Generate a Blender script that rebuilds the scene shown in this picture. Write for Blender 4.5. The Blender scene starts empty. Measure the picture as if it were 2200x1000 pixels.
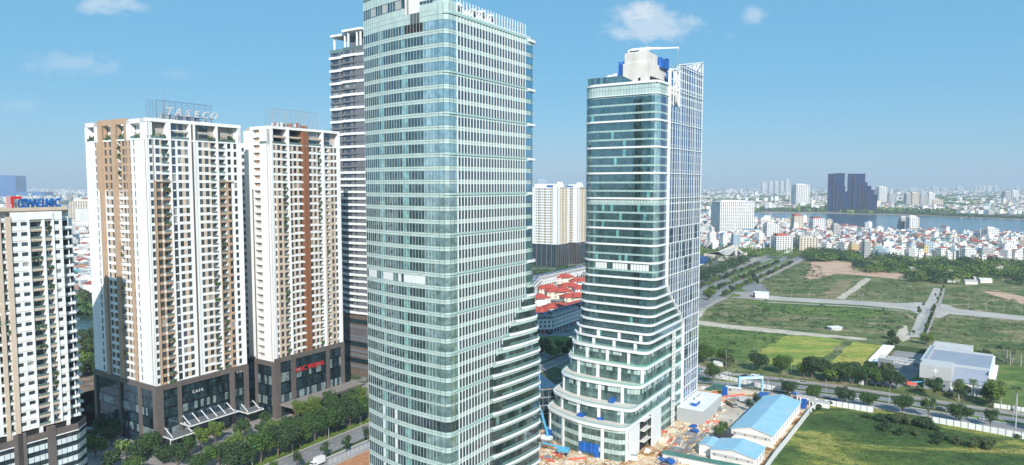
import bpy, bmesh, math, random
from mathutils import Vector, Matrix
random.seed(11)
C = bpy.context.scene.collection
SC = bpy.context.scene
rad = math.radians

# ---------------- camera ----------------
CAM_H = 120.0
FPX = 1467.0
PITCH = rad(3.98)
cd = bpy.data.cameras.new('camera'); cam = bpy.data.objects.new('camera', cd); C.objects.link(cam)
cam.location = (0, 0, CAM_H); cam.rotation_euler = (rad(90) - PITCH, 0, 0)
cd.sensor_width = 36.0; cd.lens = 36.0 * FPX / 2200.0
cd.clip_start = 1.0; cd.clip_end = 80000
SC.camera = cam

# ---------------- sky, sun, exposure ----------------
SUN_EL, SUN_AZ = rad(35), (0.15, -0.989)       # horizontal direction towards the sun
w = bpy.data.worlds.new('World'); SC.world = w; w.use_nodes = True
nt = w.node_tree; nt.nodes.clear()
wo = nt.nodes.new('ShaderNodeOutputWorld'); bg = nt.nodes.new('ShaderNodeBackground')
sky = nt.nodes.new('ShaderNodeTexSky'); sky.sky_type = 'NISHITA'; sky.sun_disc = False
sky.sun_elevation = SUN_EL; sky.sun_rotation = math.atan2(SUN_AZ[0], SUN_AZ[1])
sky.altitude = 100; sky.air_density = 1.0; sky.dust_density = 0.3; sky.ozone_density = 1.6
hs = nt.nodes.new('ShaderNodeHueSaturation'); hs.inputs['Hue'].default_value = 0.482; hs.inputs['Saturation'].default_value = 1.35
mxs = nt.nodes.new('ShaderNodeMix'); mxs.data_type = 'RGBA'; mxs.inputs['Factor'].default_value = .84     # thin even veil over the clear sky
mxs.inputs['B'].default_value = (.95, 2.4, 3.85, 1)
nt.links.new(sky.outputs[0], hs.inputs['Color']); nt.links.new(hs.outputs[0], mxs.inputs['A']); 
# a few small fair-weather clouds and wisps: (azimuth slope, height slope, half width, half height, opacity, raggedness)
def _n(t, op=None):
    k = nt.nodes.new(t)
    if op: k.operation = op
    return k
def _m(op, a, b=None, c=None, clamp=False):
    k = _n('ShaderNodeMath', op); k.use_clamp = clamp
    for i, q in enumerate((a, b, c)):
        if q is None: continue
        if isinstance(q, (int, float)): k.inputs[i].default_value = q
        else: nt.links.new(q, k.inputs[i])
    return k.outputs[0]
_tc = _n('ShaderNodeTexCoord'); _sp = _n('ShaderNodeSeparateXYZ'); nt.links.new(_tc.outputs['Generated'], _sp.inputs[0])
_y = _m('MAXIMUM', _sp.outputs[1], .05); _u = _m('DIVIDE', _sp.outputs[0], _y); _v = _m('DIVIDE', _sp.outputs[2], _y)
_cb = _n('ShaderNodeCombineXYZ'); nt.links.new(_u, _cb.inputs[0]); nt.links.new(_m('MULTIPLY', _v, 1.7), _cb.inputs[1])
_nz = _n('ShaderNodeTexNoise'); _nz.inputs['Scale'].default_value = 34; _nz.inputs['Detail'].default_value = 9; _nz.inputs['Roughness'].default_value = .58; _nz.inputs['Distortion'].default_value = .25
nt.links.new(_cb.outputs[0], _nz.inputs['Vector'])
_acc = None
for (u0, v0, ha, hb, op, rg) in ((0.201, 0.229, 0.079, 0.029, 0.55, 1.9), (0.190, 0.247, 0.041, 0.023, 0.74, 1.8), (0.167, 0.218, 0.035, 0.013, 0.45, 1.8), (0.349, 0.244, 0.020, 0.015, 0.40, 1.6), (-0.578, 0.258, 0.060, 0.017, 0.45, 1.8), (-0.638, 0.174, 0.077, 0.020, 0.24, 2.0), (-0.658, 0.183, 0.020, 0.011, 0.20, 1.6), (-0.712, 0.116, 0.040, 0.012, 0.12, 2.0), (-0.485, 0.161, 0.027, 0.009, 0.12, 1.8), (0.315, 0.214, 0.016, 0.005, 0.10, 1.8)):
    dx = _m('POWER', _m('DIVIDE', _m('SUBTRACT', _u, u0), ha), 2.0); dy = _m('POWER', _m('DIVIDE', _m('SUBTRACT', _v, v0), hb), 2.0)
    f = _m('SUBTRACT', 1.0, _m('SQRT', _m('ADD', dx, dy)))
    q = _m('ADD', _m('MULTIPLY', _m('SUBTRACT', _nz.outputs['Fac'], .5), rg), _m('MULTIPLY', f, .9))
    q = _m('MULTIPLY', _m('MULTIPLY', q, 1.5, clamp=True), op); q = _m('MULTIPLY', q, _m('MULTIPLY', _m('ADD', f, .25), 3.0, clamp=True))
    q = _m('MULTIPLY', q, _m('GREATER_THAN', _sp.outputs[1], .1))
    _acc = q if _acc is None else _m('MAXIMUM', _acc, q)
_cm = nt.nodes.new('ShaderNodeMix'); _cm.data_type = 'RGBA'; _cm.inputs['B'].default_value = (4.6, 4.9, 5.2, 1)
nt.links.new(_acc, _cm.inputs['Factor']); nt.links.new(mxs.outputs['Result'], _cm.inputs['A']); nt.links.new(_cm.outputs['Result'], bg.inputs[0])
bg.inputs[1].default_value = 0.125
nt.links.new(bg.outputs[0], wo.inputs[0])
sl = bpy.data.lights.new('sun', 'SUN'); so = bpy.data.objects.new('sun', sl); C.objects.link(so)
sl.energy = 3.9; sl.angle = rad(0.5); sl.color = (1.0, 0.95, 0.88)
sd = Vector((SUN_AZ[0] * math.cos(SUN_EL), SUN_AZ[1] * math.cos(SUN_EL), math.sin(SUN_EL)))
so.rotation_euler = sd.to_track_quat('Z', 'Y').to_euler()
SC.view_settings.view_transform = 'Standard'; SC.view_settings.look = 'None'
SC.view_settings.exposure = 0.55; SC.view_settings.gamma = 1
SC.cycles.max_bounces = 6; SC.cycles.diffuse_bounces = 2; SC.cycles.glossy_bounces = 3
SC.cycles.transmission_bounces = 2; SC.cycles.volume_bounces = 0; SC.cycles.transparent_max_bounces = 8

# ---------------- plan helpers (surveyed from the drone view) ----------------
_c, _s = math.cos(PITCH), math.sin(PITCH)
def G(px, py, z=0.0):
    "the map position (x, y) of a point at height z, read off the 2200 x 1000 survey photo"
    u, v = px - 1100.0, 500.0 - py
    d = (u, FPX * _c + v * _s, -FPX * _s + v * _c)
    t = (z - CAM_H) / d[2]
    return (d[0] * t, d[1] * t)
AD = Vector((0.545, 0.839)); BD = Vector((-0.839, 0.545)); ANG = math.atan2(0.839, 0.545)
def uv(x, y): return (x * .545 + y * .839, x * .839 - y * .545)
def fromuv(u, v): return (u * .545 + v * .839, u * .839 - v * .545)

# ---------------- materials ----------------
MATS = {}
def _new(name):
    m = bpy.data.materials.new(name); m.use_nodes = True
    n = m.node_tree; p = n.nodes['Principled BSDF']
    return m, n, p
def mat(name, col, rough=0.7, metal=0.0, var=0.0, noise=0.0, nscale=0.3, spec=None, bump=0.0, bscale=4.0, dirt=None, alpha=None):
    "plain paint/stone/metal; var = difference from panel to panel, noise = blotches, dirt = (colour, amount, scale)"
    if name in MATS: return MATS[name]
    m, n, p = _new(name); N = n.nodes; L = n.links
    p.inputs['Roughness'].default_value = rough; p.inputs['Metallic'].default_value = metal
    if spec is not None: p.inputs['Specular IOR Level'].default_value = spec
    if alpha is not None: p.inputs['Alpha'].default_value = alpha
    src = None
    rgb = N.new('ShaderNodeRGB'); rgb.outputs[0].default_value = (*col, 1); src = rgb.outputs[0]
    if noise or dirt or bump:
        geo = N.new('ShaderNodeNewGeometry')
    if noise:
        t = N.new('ShaderNodeTexNoise'); t.inputs['Scale'].default_value = nscale; t.inputs['Detail'].default_value = 5; t.inputs['Roughness'].default_value = .65
        L.new(geo.outputs['Position'], t.inputs['Vector'])
        mr = N.new('ShaderNodeMapRange'); mr.inputs[1].default_value = .3; mr.inputs[2].default_value = .7
        mr.inputs[3].default_value = 1 - noise; mr.inputs[4].default_value = 1 + noise
        L.new(t.outputs['Fac'], mr.inputs[0])
        mx = N.new('ShaderNodeVectorMath'); mx.operation = 'SCALE'
        L.new(src, mx.inputs[0]); L.new(mr.outputs[0], mx.inputs['Scale']); src = mx.outputs[0]
    if var:
        a = N.new('ShaderNodeAttribute'); a.attribute_name = 'rnd'
        mr = N.new('ShaderNodeMapRange'); mr.inputs[3].default_value = 1 - var; mr.inputs[4].default_value = 1 + var
        L.new(a.outputs['Fac'], mr.inputs[0])
        mx = N.new('ShaderNodeVectorMath'); mx.operation = 'SCALE'
        L.new(src, mx.inputs[0]); L.new(mr.outputs[0], mx.inputs['Scale']); src = mx.outputs[0]
    if dirt:
        dc, da, ds = dirt
        mp = N.new('ShaderNodeMapping'); mp.inputs['Scale'].default_value = (ds, ds, ds * .12)
        t = N.new('ShaderNodeTexNoise'); t.inputs['Scale'].default_value = 1; t.inputs['Detail'].default_value = 6
        L.new(geo.outputs['Position'], mp.inputs[0]); L.new(mp.outputs[0], t.inputs['Vector'])
        mr = N.new('ShaderNodeMapRange'); mr.inputs[1].default_value = .48; mr.inputs[2].default_value = .75; mr.inputs[4].default_value = da
        L.new(t.outputs['Fac'], mr.inputs[0])
        mx = N.new('ShaderNodeMix'); mx.data_type = 'RGBA'; L.new(mr.outputs[0], mx.inputs['Factor'])
        L.new(src, mx.inputs['A']); mx.inputs['B'].default_value = (*dc, 1); src = mx.outputs['Result']
    if bump:
        t = N.new('ShaderNodeTexNoise'); t.inputs['Scale'].default_value = bscale; t.inputs['Detail'].default_value = 4
        L.new(geo.outputs['Position'], t.inputs['Vector'])
        b = N.new('ShaderNodeBump'); b.inputs['Strength'].default_value = bump; b.inputs['Distance'].default_value = .3
        L.new(t.outputs['Fac'], b.inputs['Height']); L.new(b.outputs[0], p.inputs['Normal'])
    L.new(src, p.inputs['Base Color'])
    MATS[name] = m; return m

def ramp_mat(name, stops, rough=0.8, scale=0.02, stretch=(1, 1, 1), detail=8, w2=None, bump=0.0, bscale=1.0, nrough=.6, distort=0.0, hrange=(.3, .7)):
    "ground covers: several colours over a noise; w2 = (scale, amount) a second finer mottle"
    if name in MATS: return MATS[name]
    m, n, p = _new(name); N = n.nodes; L = n.links
    p.inputs['Roughness'].default_value = rough; p.inputs['Specular IOR Level'].default_value = .15
    geo = N.new('ShaderNodeNewGeometry'); mp = N.new('ShaderNodeMapping'); mp.inputs['Scale'].default_value = stretch
    mp.inputs['Rotation'].default_value = (0, 0, rad(35))
    L.new(geo.outputs['Position'], mp.inputs[0])
    t = N.new('ShaderNodeTexNoise'); t.inputs['Scale'].default_value = scale; t.inputs['Detail'].default_value = detail
    t.inputs['Roughness'].default_value = nrough; t.inputs['Distortion'].default_value = distort
    L.new(mp.outputs[0], t.inputs['Vector'])
    mr = N.new('ShaderNodeMapRange'); mr.inputs[1].default_value = hrange[0]; mr.inputs[2].default_value = hrange[1]
    L.new(t.outputs['Fac'], mr.inputs[0])
    r = N.new('ShaderNodeValToRGB'); e = r.color_ramp.elements
    e[0].position = stops[0][0]; e[0].color = (*stops[0][1], 1); e[1].position = stops[-1][0]; e[1].color = (*stops[-1][1], 1)
    for q, c in stops[1:-1]:
        k = e.new(q); k.color = (*c, 1)
    L.new(mr.outputs[0], r.inputs[0]); src = r.outputs[0]
    if w2:
        for sc_, am in w2:
            t2 = N.new('ShaderNodeTexNoise'); t2.inputs['Scale'].default_value = sc_; t2.inputs['Detail'].default_value = 6; t2.inputs['Roughness'].default_value = .7
            L.new(geo.outputs['Position'], t2.inputs['Vector'])
            m2 = N.new('ShaderNodeMapRange'); m2.inputs[1].default_value = .32; m2.inputs[2].default_value = .68
            m2.inputs[3].default_value = 1 - am; m2.inputs[4].default_value = 1 + am
            L.new(t2.outputs['Fac'], m2.inputs[0])
            mx = N.new('ShaderNodeVectorMath'); mx.operation = 'SCALE'
            L.new(src, mx.inputs[0]); L.new(m2.outputs[0], mx.inputs['Scale']); src = mx.outputs[0]
    if bump:
        t = N.new('ShaderNodeTexNoise'); t.inputs['Scale'].default_value = bscale; t.inputs['Detail'].default_value = 5
        L.new(geo.outputs['Position'], t.inputs['Vector'])
        b = N.new('ShaderNodeBump'); b.inputs['Strength'].default_value = bump; b.inputs['Distance'].default_value = 1.0
        L.new(t.outputs['Fac'], b.inputs['Height']); L.new(b.outputs[0], p.inputs['Normal'])
    L.new(src, p.inputs['Base Color']); MATS[name] = m; return m

def glass(name, body, tint=(.8, .95, 1.0), refl=0.4, rough=0.04, var=0.35, lit=None, wob=0.02):
    "opaque facade glass: a dark room behind a coated pane; every pane differs a little"
    if name in MATS: return MATS[name]
    m, n, p = _new(name); N = n.nodes; L = n.links
    n.nodes.remove(p)
    out = N['Material Output']
    a = N.new('ShaderNodeAttribute'); a.attribute_name = 'rnd'
    r = N.new('ShaderNodeValToRGB'); e = r.color_ramp.elements
    e[0].color = (*[c * (1 - var) for c in body], 1); e[0].position = 0
    e[1].color = (*[min(1, c * (1 + var)) for c in body], 1); e[1].position = .8
    if lit:
        k = e.new(.9); k.color = (*[c * (1 + var) for c in body], 1)
        k = e.new(.93); k.color = (*lit, 1)
    L.new(a.outputs['Fac'], r.inputs[0])
    geo = N.new('ShaderNodeNewGeometry')
    # blotchy interiors
    t = N.new('ShaderNodeTexNoise'); t.inputs['Scale'].default_value = .55; t.inputs['Detail'].default_value = 3
    L.new(geo.outputs['Position'], t.inputs['Vector'])
    mr = N.new('ShaderNodeMapRange'); mr.inputs[1].default_value = .3; mr.inputs[2].default_value = .7; mr.inputs[3].default_value = .55; mr.inputs[4].default_value = 1.5
    L.new(t.outputs['Fac'], mr.inputs[0])
    mx = N.new('ShaderNodeVectorMath'); mx.operation = 'SCALE'; L.new(r.outputs[0], mx.inputs[0]); L.new(mr.outputs[0], mx.inputs['Scale'])
    d = N.new('ShaderNodeBsdfDiffuse'); L.new(mx.outputs[0], d.inputs['Color'])
    g = N.new('ShaderNodeBsdfGlossy'); g.inputs['Color'].default_value = (*tint, 1); g.inputs['Roughness'].default_value = rough
    # slightly wavy panes
    t2 = N.new('ShaderNodeTexNoise'); t2.inputs['Scale'].default_value = .35; t2.inputs['Detail'].default_value = 1
    L.new(geo.outputs['Position'], t2.inputs['Vector'])
    b = N.new('ShaderNodeBump'); b.inputs['Strength'].default_value = wob; b.inputs['Distance'].default_value = 1
    L.new(t2.outputs['Fac'], b.inputs['Height']); L.new(b.outputs[0], g.inputs['Normal'])
    f = N.new('ShaderNodeFresnel'); f.inputs['IOR'].default_value = 1.5
    mm = N.new('ShaderNodeMapRange'); mm.inputs[3].default_value = refl; mm.inputs[4].default_value = 1.0
    L.new(f.outputs[0], mm.inputs[0])
    ms = N.new('ShaderNodeMixShader'); L.new(mm.outputs[0], ms.inputs[0]); L.new(d.outputs[0], ms.inputs[1]); L.new(g.outputs[0], ms.inputs[2])
    L.new(ms.outputs[0], out.inputs[0]); MATS[name] = m; return m

# ---------------- mesh collector ----------------
class MB:
    def __init__(s): s.v = []; s.f = []; s.m = []; s.r = []
    def face(s, pts, m=0, r=None):
        b = len(s.v); s.v.extend([tuple(p) for p in pts]); s.f.append(tuple(range(b, b + len(pts)))); s.m.append(m)
        s.r.append(random.random() if r is None else r)
    def box(s, x0, y0, z0, x1, y1, z1, m=0, r=None, rot=0, piv=(0, 0)):
        p = [(x0, y0), (x1, y0), (x1, y1), (x0, y1)]
        if rot:
            cc, ss = math.cos(rot), math.sin(rot)
            p = [(piv[0] + (x - piv[0]) * cc - (y - piv[1]) * ss, piv[1] + (x - piv[0]) * ss + (y - piv[1]) * cc) for x, y in p]
        s.prism(p, z0, z1, m, r)
    def cbox(s, cx, cy, cz, sx, sy, sz, m=0, rot=0, r=None):
        s.box(cx - sx / 2, cy - sy / 2, cz - sz / 2, cx + sx / 2, cy + sy / 2, cz + sz / 2, m, r, rot, (cx, cy))
    def prism(s, poly, z0, z1, m=0, r=None, mtop=None, bottom=True):
        b = len(s.v); n = len(poly); rr = random.random() if r is None else r
        s.v += [(x, y, z0) for x, y in poly] + [(x, y, z1) for x, y in poly]
        for i in range(n):
            j = (i + 1) % n; s.f.append((b + i, b + j, b + n + j, b + n + i)); s.m.append(m); s.r.append(rr)
        s.f.append(tuple(range(b + n, b + 2 * n))); s.m.append(m if mtop is None else mtop); s.r.append(rr)
        if bottom: s.f.append(tuple(range(b + n - 1, b - 1, -1))); s.m.append(m); s.r.append(rr)
    def bar(s, a, b, wd, m=0, h=None):
        a = Vector(a); b = Vector(b); d = b - a
        if d.length < 1e-6: return
        d.normalize(); up = Vector((0, 0, 1)) if abs(d.z) < .95 else Vector((1, 0, 0))
        sx = d.cross(up).normalized() * wd / 2; sy = sx.cross(d).normalized() * (h or wd) / 2
        k = len(s.v)
        for q in (a, b):
            for e in (-sx - sy, sx - sy, sx + sy, -sx + sy): s.v.append(tuple(q + e))
        rr = random.random()
        for f in ((0, 1, 5, 4), (1, 2, 6, 5), (2, 3, 7, 6), (3, 0, 4, 7), (3, 2, 1, 0), (4, 5, 6, 7)):
            s.f.append(tuple(k + i for i in f)); s.m.append(m); s.r.append(rr)
    def tube(s, a, b, r0, r1=None, n=8, m=0, cap=True):
        r1 = r0 if r1 is None else r1
        a = Vector(a); b = Vector(b); d = (b - a)
        if d.length < 1e-6: return
        d.normalize(); up = Vector((0, 0, 1)) if abs(d.z) < .95 else Vector((1, 0, 0))
        sx = d.cross(up).normalized(); sy = sx.cross(d).normalized(); k = len(s.v); rr = random.random()
        for q, r in ((a, r0), (b, r1)):
            for i in range(n):
                t = 2 * math.pi * i / n; s.v.append(tuple(q + sx * math.cos(t) * r + sy * math.sin(t) * r))
        for i in range(n):
            j = (i + 1) % n; s.f.append((k + i, k + j, k + n + j, k + n + i)); s.m.append(m); s.r.append(rr)
        if cap:
            s.f.append(tuple(range(k + n, k + 2 * n))); s.f.append(tuple(range(k + n - 1, k - 1, -1))); s.m += [m, m]; s.r += [rr, rr]
    def build(s, name, mats, parent=None, smooth=False, loc=None):
        if not s.f: return None
        me = bpy.data.meshes.new(name); me.from_pydata(s.v, [], s.f)
        if not isinstance(mats, (list, tuple)): mats = [mats]
        for m in mats: me.materials.append(m)
        me.polygons.foreach_set('material_index', s.m)
        at = me.attributes.new('rnd', 'FLOAT', 'FACE'); at.data.foreach_set('value', s.r)
        if smooth: me.polygons.foreach_set('use_smooth', [True] * len(s.f))
        me.update()
        o = bpy.data.objects.new(name, me); C.objects.link(o)
        if parent is not None: o.parent = parent
        if loc is not None: o.location = loc
        return o

def tag(o, label=None, cat=None, group=None, kind=None):
    if label: o['label'] = label
    if cat: o['category'] = cat
    if group: o['group'] = group
    if kind: o['kind'] = kind
    return o
def empty(name, loc, rz=0, label=None, cat=None, group=None):
    o = bpy.data.objects.new(name, None); C.objects.link(o); o.location = loc; o.rotation_euler = (0, 0, rz)
    o.empty_display_size = 1
    tag(o, label, cat, group); return o
KIDS = {}
def kids(o): return [c for c in C.objects if c.parent is o]
def copy_thing(o, loc, rz=None, label=None, group=None, scale=None, tree=None):
    "tree = [(child, [grandchildren])], worked out once"
    if o.name not in KIDS:
        KIDS[o.name] = [(c, kids(c)) for c in kids(o)]
    r = o.copy(); C.objects.link(r); r.location = loc
    if rz is not None: r.rotation_euler = (0, 0, rz)
    if scale is not None: r.scale = scale if hasattr(scale, '__len__') else (scale,) * 3
    if label: r['label'] = label
    if group: r['group'] = group
    for c, gs in KIDS[o.name]:
        d = c.copy(); C.objects.link(d); d.parent = r
        for g in gs:
            e = g.copy(); C.objects.link(e); e.parent = d
    return r

# ---------------- path helpers ----------------
def round_poly(pts, radii, n=6):
    "pts open path; radius at each inner point"
    out = [pts[0]]
    for i in range(1, len(pts) - 1):
        r = radii[i] if i < len(radii) else 0
        p = Vector(pts[i]); a = Vector(pts[i - 1]); b = Vector(pts[i + 1])
        if r <= 0: out.append(tuple(p)); continue
        da = (a - p).normalized(); db = (b - p).normalized()
        r_ = min(r, (a - p).length * .48, (b - p).length * .48)
        p0 = p + da * r_; p2 = p + db * r_
        for k in range(n + 1):
            t = k / n; q = p0 * (1 - t) ** 2 + p * 2 * t * (1 - t) + p2 * t * t; out.append(tuple(q))
    out.append(pts[-1]); return out
def resample(pts, w):
    "even pane widths along a path"
    L = [0]
    for a, b in zip(pts, pts[1:]): L.append(L[-1] + math.dist(a, b))
    n = max(1, round(L[-1] / w)); out = []
    j = 0
    for i in range(n + 1):
        t = L[-1] * i / n
        while j < len(L) - 2 and L[j + 1] < t: j += 1
        f = (t - L[j]) / max(1e-9, L[j + 1] - L[j]); a, b = pts[j], pts[j + 1]
        out.append((a[0] + (b[0] - a[0]) * f, a[1] + (b[1] - a[1]) * f))
    return out
def normals(pts):
    "outward = right of travel"
    out = []
    for i in range(len(pts)):
        a = Vector(pts[max(0, i - 1)]); b = Vector(pts[min(len(pts) - 1, i + 1)]); d = (b - a)
        d = d.normalized() if d.length else Vector((1, 0)); out.append(Vector((d.y, -d.x)))
    return out
def off(pts, d):
    nn = normals(pts); return [(p[0] + n.x * d, p[1] + n.y * d) for p, n in zip(pts, nn)]
def strip(mb, pts, z0, z1, m=0, per=True):
    for a, b in zip(pts, pts[1:]):
        mb.face([(a[0], a[1], z0), (b[0], b[1], z0), (b[0], b[1], z1), (a[0], a[1], z1)], m, None if per else .5)
def ledge(mb, pts, z0, z1, d, m=0, inner=0.0, ends=True):
    "solid band standing out by d from the path"
    o = off(pts, d); i_ = off(pts, inner) if inner else pts
    for k in range(len(pts) - 1):
        a, b, c, e = o[k], o[k + 1], i_[k + 1], i_[k]
        mb.face([(*a, z0), (*b, z0), (*b, z1), (*a, z1)], m, .5)
        mb.face([(*a, z1), (*b, z1), (*c, z1), (*e, z1)], m, .5)
        mb.face([(*e, z0), (*c, z0), (*b, z0), (*a, z0)], m, .5)
    if ends:
        mb.face([(*i_[0], z0), (*o[0], z0), (*o[0], z1), (*i_[0], z1)], m, .5)
        mb.face([(*o[-1], z0), (*i_[-1], z0), (*i_[-1], z1), (*o[-1], z1)], m, .5)
# ---------------- shared facade materials ----------------
M_fin = mat('white_fin_paint', (.80, .82, .81), .35, .1, var=.04)
M_band = mat('white_band_panel', (.82, .83, .82), .3, .0, noise=.04, nscale=.2)
M_mint = mat('mint_spandrel_glass', (.47, .59, .555), .12, 0, var=.07, spec=.9, noise=.05, nscale=.15)
M_mint2 = mat('mint_spandrel_dark', (.40, .56, .53), .12, 0, var=.08, spec=.9)
M_line = mat('dark_gasket', (.10, .13, .13), .5)
M_gl1 = glass('tower_glass_front', (.035, .062, .066), (.66, .84, .92), .15, .03, .5, lit=(.18, .36, .34))
M_gl2 = glass('tower_glass_side', (.035, .050, .055), (.50, .68, .80), .16, .03, .5, lit=(.13, .2, .2))
M_glc = glass('tower_glass_corner', (.20, .31, .32), (.85, .98, 1.0), .42, .02, .25)  # body colour made pale to paint in the bright sky reflected at the corner
M_gle = glass('tower_glass_end', (.04, .10, .15), (.65, .88, 1.0), .5, .03, .3)
M_blank = mat('white_blank_panel', (.74, .75, .74), .6, var=.03)
M_louv = mat('grey_louvre', (.42, .43, .42), .5, var=.1)
M_black = mat('unlit_opening', (.02, .02, .022), .9)
M_conc = mat('raw_concrete', (.68, .65, .60), .85, noise=.12, nscale=.25, dirt=((.3, .28, .25), .35, .3))
M_roof = mat('roof_screed', (.38, .37, .35), .9, noise=.2, nscale=.3)
M_duct = mat('white_duct', (.78, .79, .80), .4)
M_tarp = mat('blue_tarpaulin', (.012, .11, .42), .5, var=.25, noise=.2, nscale=.6)
M_steel = mat('galvanised_steel', (.45, .47, .48), .45, .6)
M_terr = mat('terrace_tiles', (.60, .56, .50), .85, noise=.14, nscale=.5, var=.05)
M_net = mat('green_safety_net', (.12, .42, .30), .8, alpha=.55)
M_rail = mat('glass_balustrade', (.22, .42, .38), .08, alpha=.45, spec=.9)

# =====================================================================  FRONT GLASS TOWER
T1 = empty('glass_tower', (-19.4, 206, 0), ANG, 'tall mint green glass office tower with rounded corner, nearest and highest in the middle', 'tower')
pB = [(0.0052 * max(0, y - 8) ** 2, y) for y in [39 - q * .97 for q in range(36)]]
cornerpts = round_poly([(0, 5.05), (0, 0), (5.05, 0)], [0, 10], 8)[1:-1]
pL = resample(pB, 1.35); pC = resample([(0, 5.05)] + cornerpts + [(5.05, 0)], 2.0)
pR = resample([(5.05, 0), (44, 0)], 1.6); pE = round_poly([(44, 0), (51, 0), (51, 30)], [0, 2.5], 4)
pE = [pE[0]] + pE[1:]
pBack = [(12, 46), (pB[0][0], pB[0][1])]
FZ = [];  z = 166.6
for k in range(40):
    FZ.append(z); z -= 4.08 if k < 29 else 4.9
    if z < 5: break
def finend(z):
    return 44.0 if z > 80 else (22.4 + (z - 58.6) / 21.4 * 21.6 if z > 58.6 else 22.4)
top_sp = 172.4
for k, zb in enumerate(FZ):
    vh = 2.62 if k < 29 else 3.2
    zt = FZ[k - 1] if k else top_sp
    g = MB(); s = MB(); fr = MB()
    for kind, pts in (('L', pL), ('C', pC), ('R', pR), ('E', resample(pE, 1.8)), ('B', resample(pBack, 1.5))):
        for i, (a, b) in enumerate(zip(pts, pts[1:])):
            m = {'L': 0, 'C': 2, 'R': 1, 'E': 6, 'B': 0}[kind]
            r = random.random() * .9
            if kind == 'L' and i in (7, 8, 16, 17) and random.random() < .75: r = .95
            if kind == 'C': r = random.random() * .5
            if kind == 'L' and k == 19 and (1 <= i <= 4 or 8 <= i <= 11 or i in (14,) or 16 <= i <= 22): m = 3
            if kind == 'L' and k == 0 and 17 <= i <= 22: m = 4
            if k == 30 and (kind == 'C' or (kind == 'L' and i > 16)): m = 5
            if k >= 30 and kind == 'L' and i in (7, 12): m = 3
            if kind == 'L' and i > 22 and m == 0: m = 2
            e = [(a[0], a[1], zb), (b[0], b[1], zb), (b[0], b[1], zb + vh), (a[0], a[1], zb + vh)]
            g.face(e, m, r)
            # spandrel: two courses of pale glass with a dark joint
            zm = zb + vh + (zt - zb - vh) * .52
            if k == 0 and kind == 'L' and 19 <= i <= 21:
                s.face([(a[0] + .8, a[1], zb + vh), (b[0] + .8, b[1], zb + vh), (b[0] + .8, b[1], zt), (a[0] + .8, a[1], zt)], 3, .5)
            else:
                s.face([(*a, zb + vh), (*b, zb + vh), (*b, zm - .05), (*a, zm - .05)], 1 if kind in 'R' and k % 3 != 0 else 0)
                s.face([(*a, zm + .05), (*b, zm + .05), (*b, zt - .02), (*a, zt - .02)], 0)
    full = pL + pC[1:] + pR[1:] + pE[1:]
    strip(fr, off(full, -.04), zb + vh, zt, 0)
    ledge(fr, off(full, -.02), zb - .05, zb + .03, .07, 0, ends=False); ledge(fr, off(full, -.02), zb + vh - .03, zb + vh + .03, .07, 0, ends=False)
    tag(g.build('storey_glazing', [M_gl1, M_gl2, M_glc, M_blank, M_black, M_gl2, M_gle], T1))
    s.build('spandrel_band', [M_mint, M_mint2, M_conc, M_conc], T1)
    fr.build('transom', [M_line], T1)
# horizontal breaks every third storey
for k in range(3, len(FZ), 3):
    if FZ[k] < 8: break
    b = MB(); ledge(b, pC[2:] + pR[1:], FZ[k] - .72, FZ[k] - .18, .30, 0, ends=True)
    b.build('break_ledge', [M_mint2], T1)
b = MB(); ledge(b, pC[2:] + pR[1:], 171.0, 171.7, .3, 0); b.build('break_ledge', [M_mint2], T1)
# fins
nR = normals(pR); nL = normals(pL)
breaks = [171.5] + [FZ[k] - .4 for k in range(3, len(FZ), 3)] + [2.0]
for i, p in enumerate(pR):
    f = MB()
    for zt, zb in zip([176.0] + breaks, breaks):
        if zb >= 171: zb_ = 171.9
        else: zb_ = zb + .3
        lo = zb_
        if p[0] > 22.8:
            zz = 80 - (44 - p[0]) / 21.6 * 21.4
            lo = max(lo, zz)
        if lo < zt - .6: f.box(p[0] - .09, -.25, lo, p[0] + .09, .02, zt - (.4 if zt < 171 else 0.0 if zt > 172 else .55), 0)
    f.build('fin', [M_fin], T1)
def crown_top(y):      # the glass screen climbs to the far left corner
    return 175.5 if y < 13 else 175.5 + (y - 13) * .95
for i, p in enumerate(pL):
    f = MB(); n = nL[i]; top = crown_top(p[1]) if not 17 <= i <= 22 else 172.3
    a = (p[0], p[1]); b_ = (p[0] + n.x * .11, p[1] + n.y * .11)
    t = Vector((-n.y, n.x)) * .03
    f.prism([(a[0] - t.x, a[1] - t.y), (b_[0] - t.x, b_[1] - t.y), (b_[0] + t.x, b_[1] + t.y), (a[0] + t.x, a[1] + t.y)], 2.0, top, 0)
    f.build('slim_fin', [mat('mullion_grey', (.46, .52, .51), .4, .1)], T1)
f = MB()
for p, n in list(zip(pC, normals(pC)))[1:-1]: f.cbox(p[0], p[1], 88, .1, .1, 172, 0)
f.build('corner_mullions', [M_line], T1)
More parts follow.
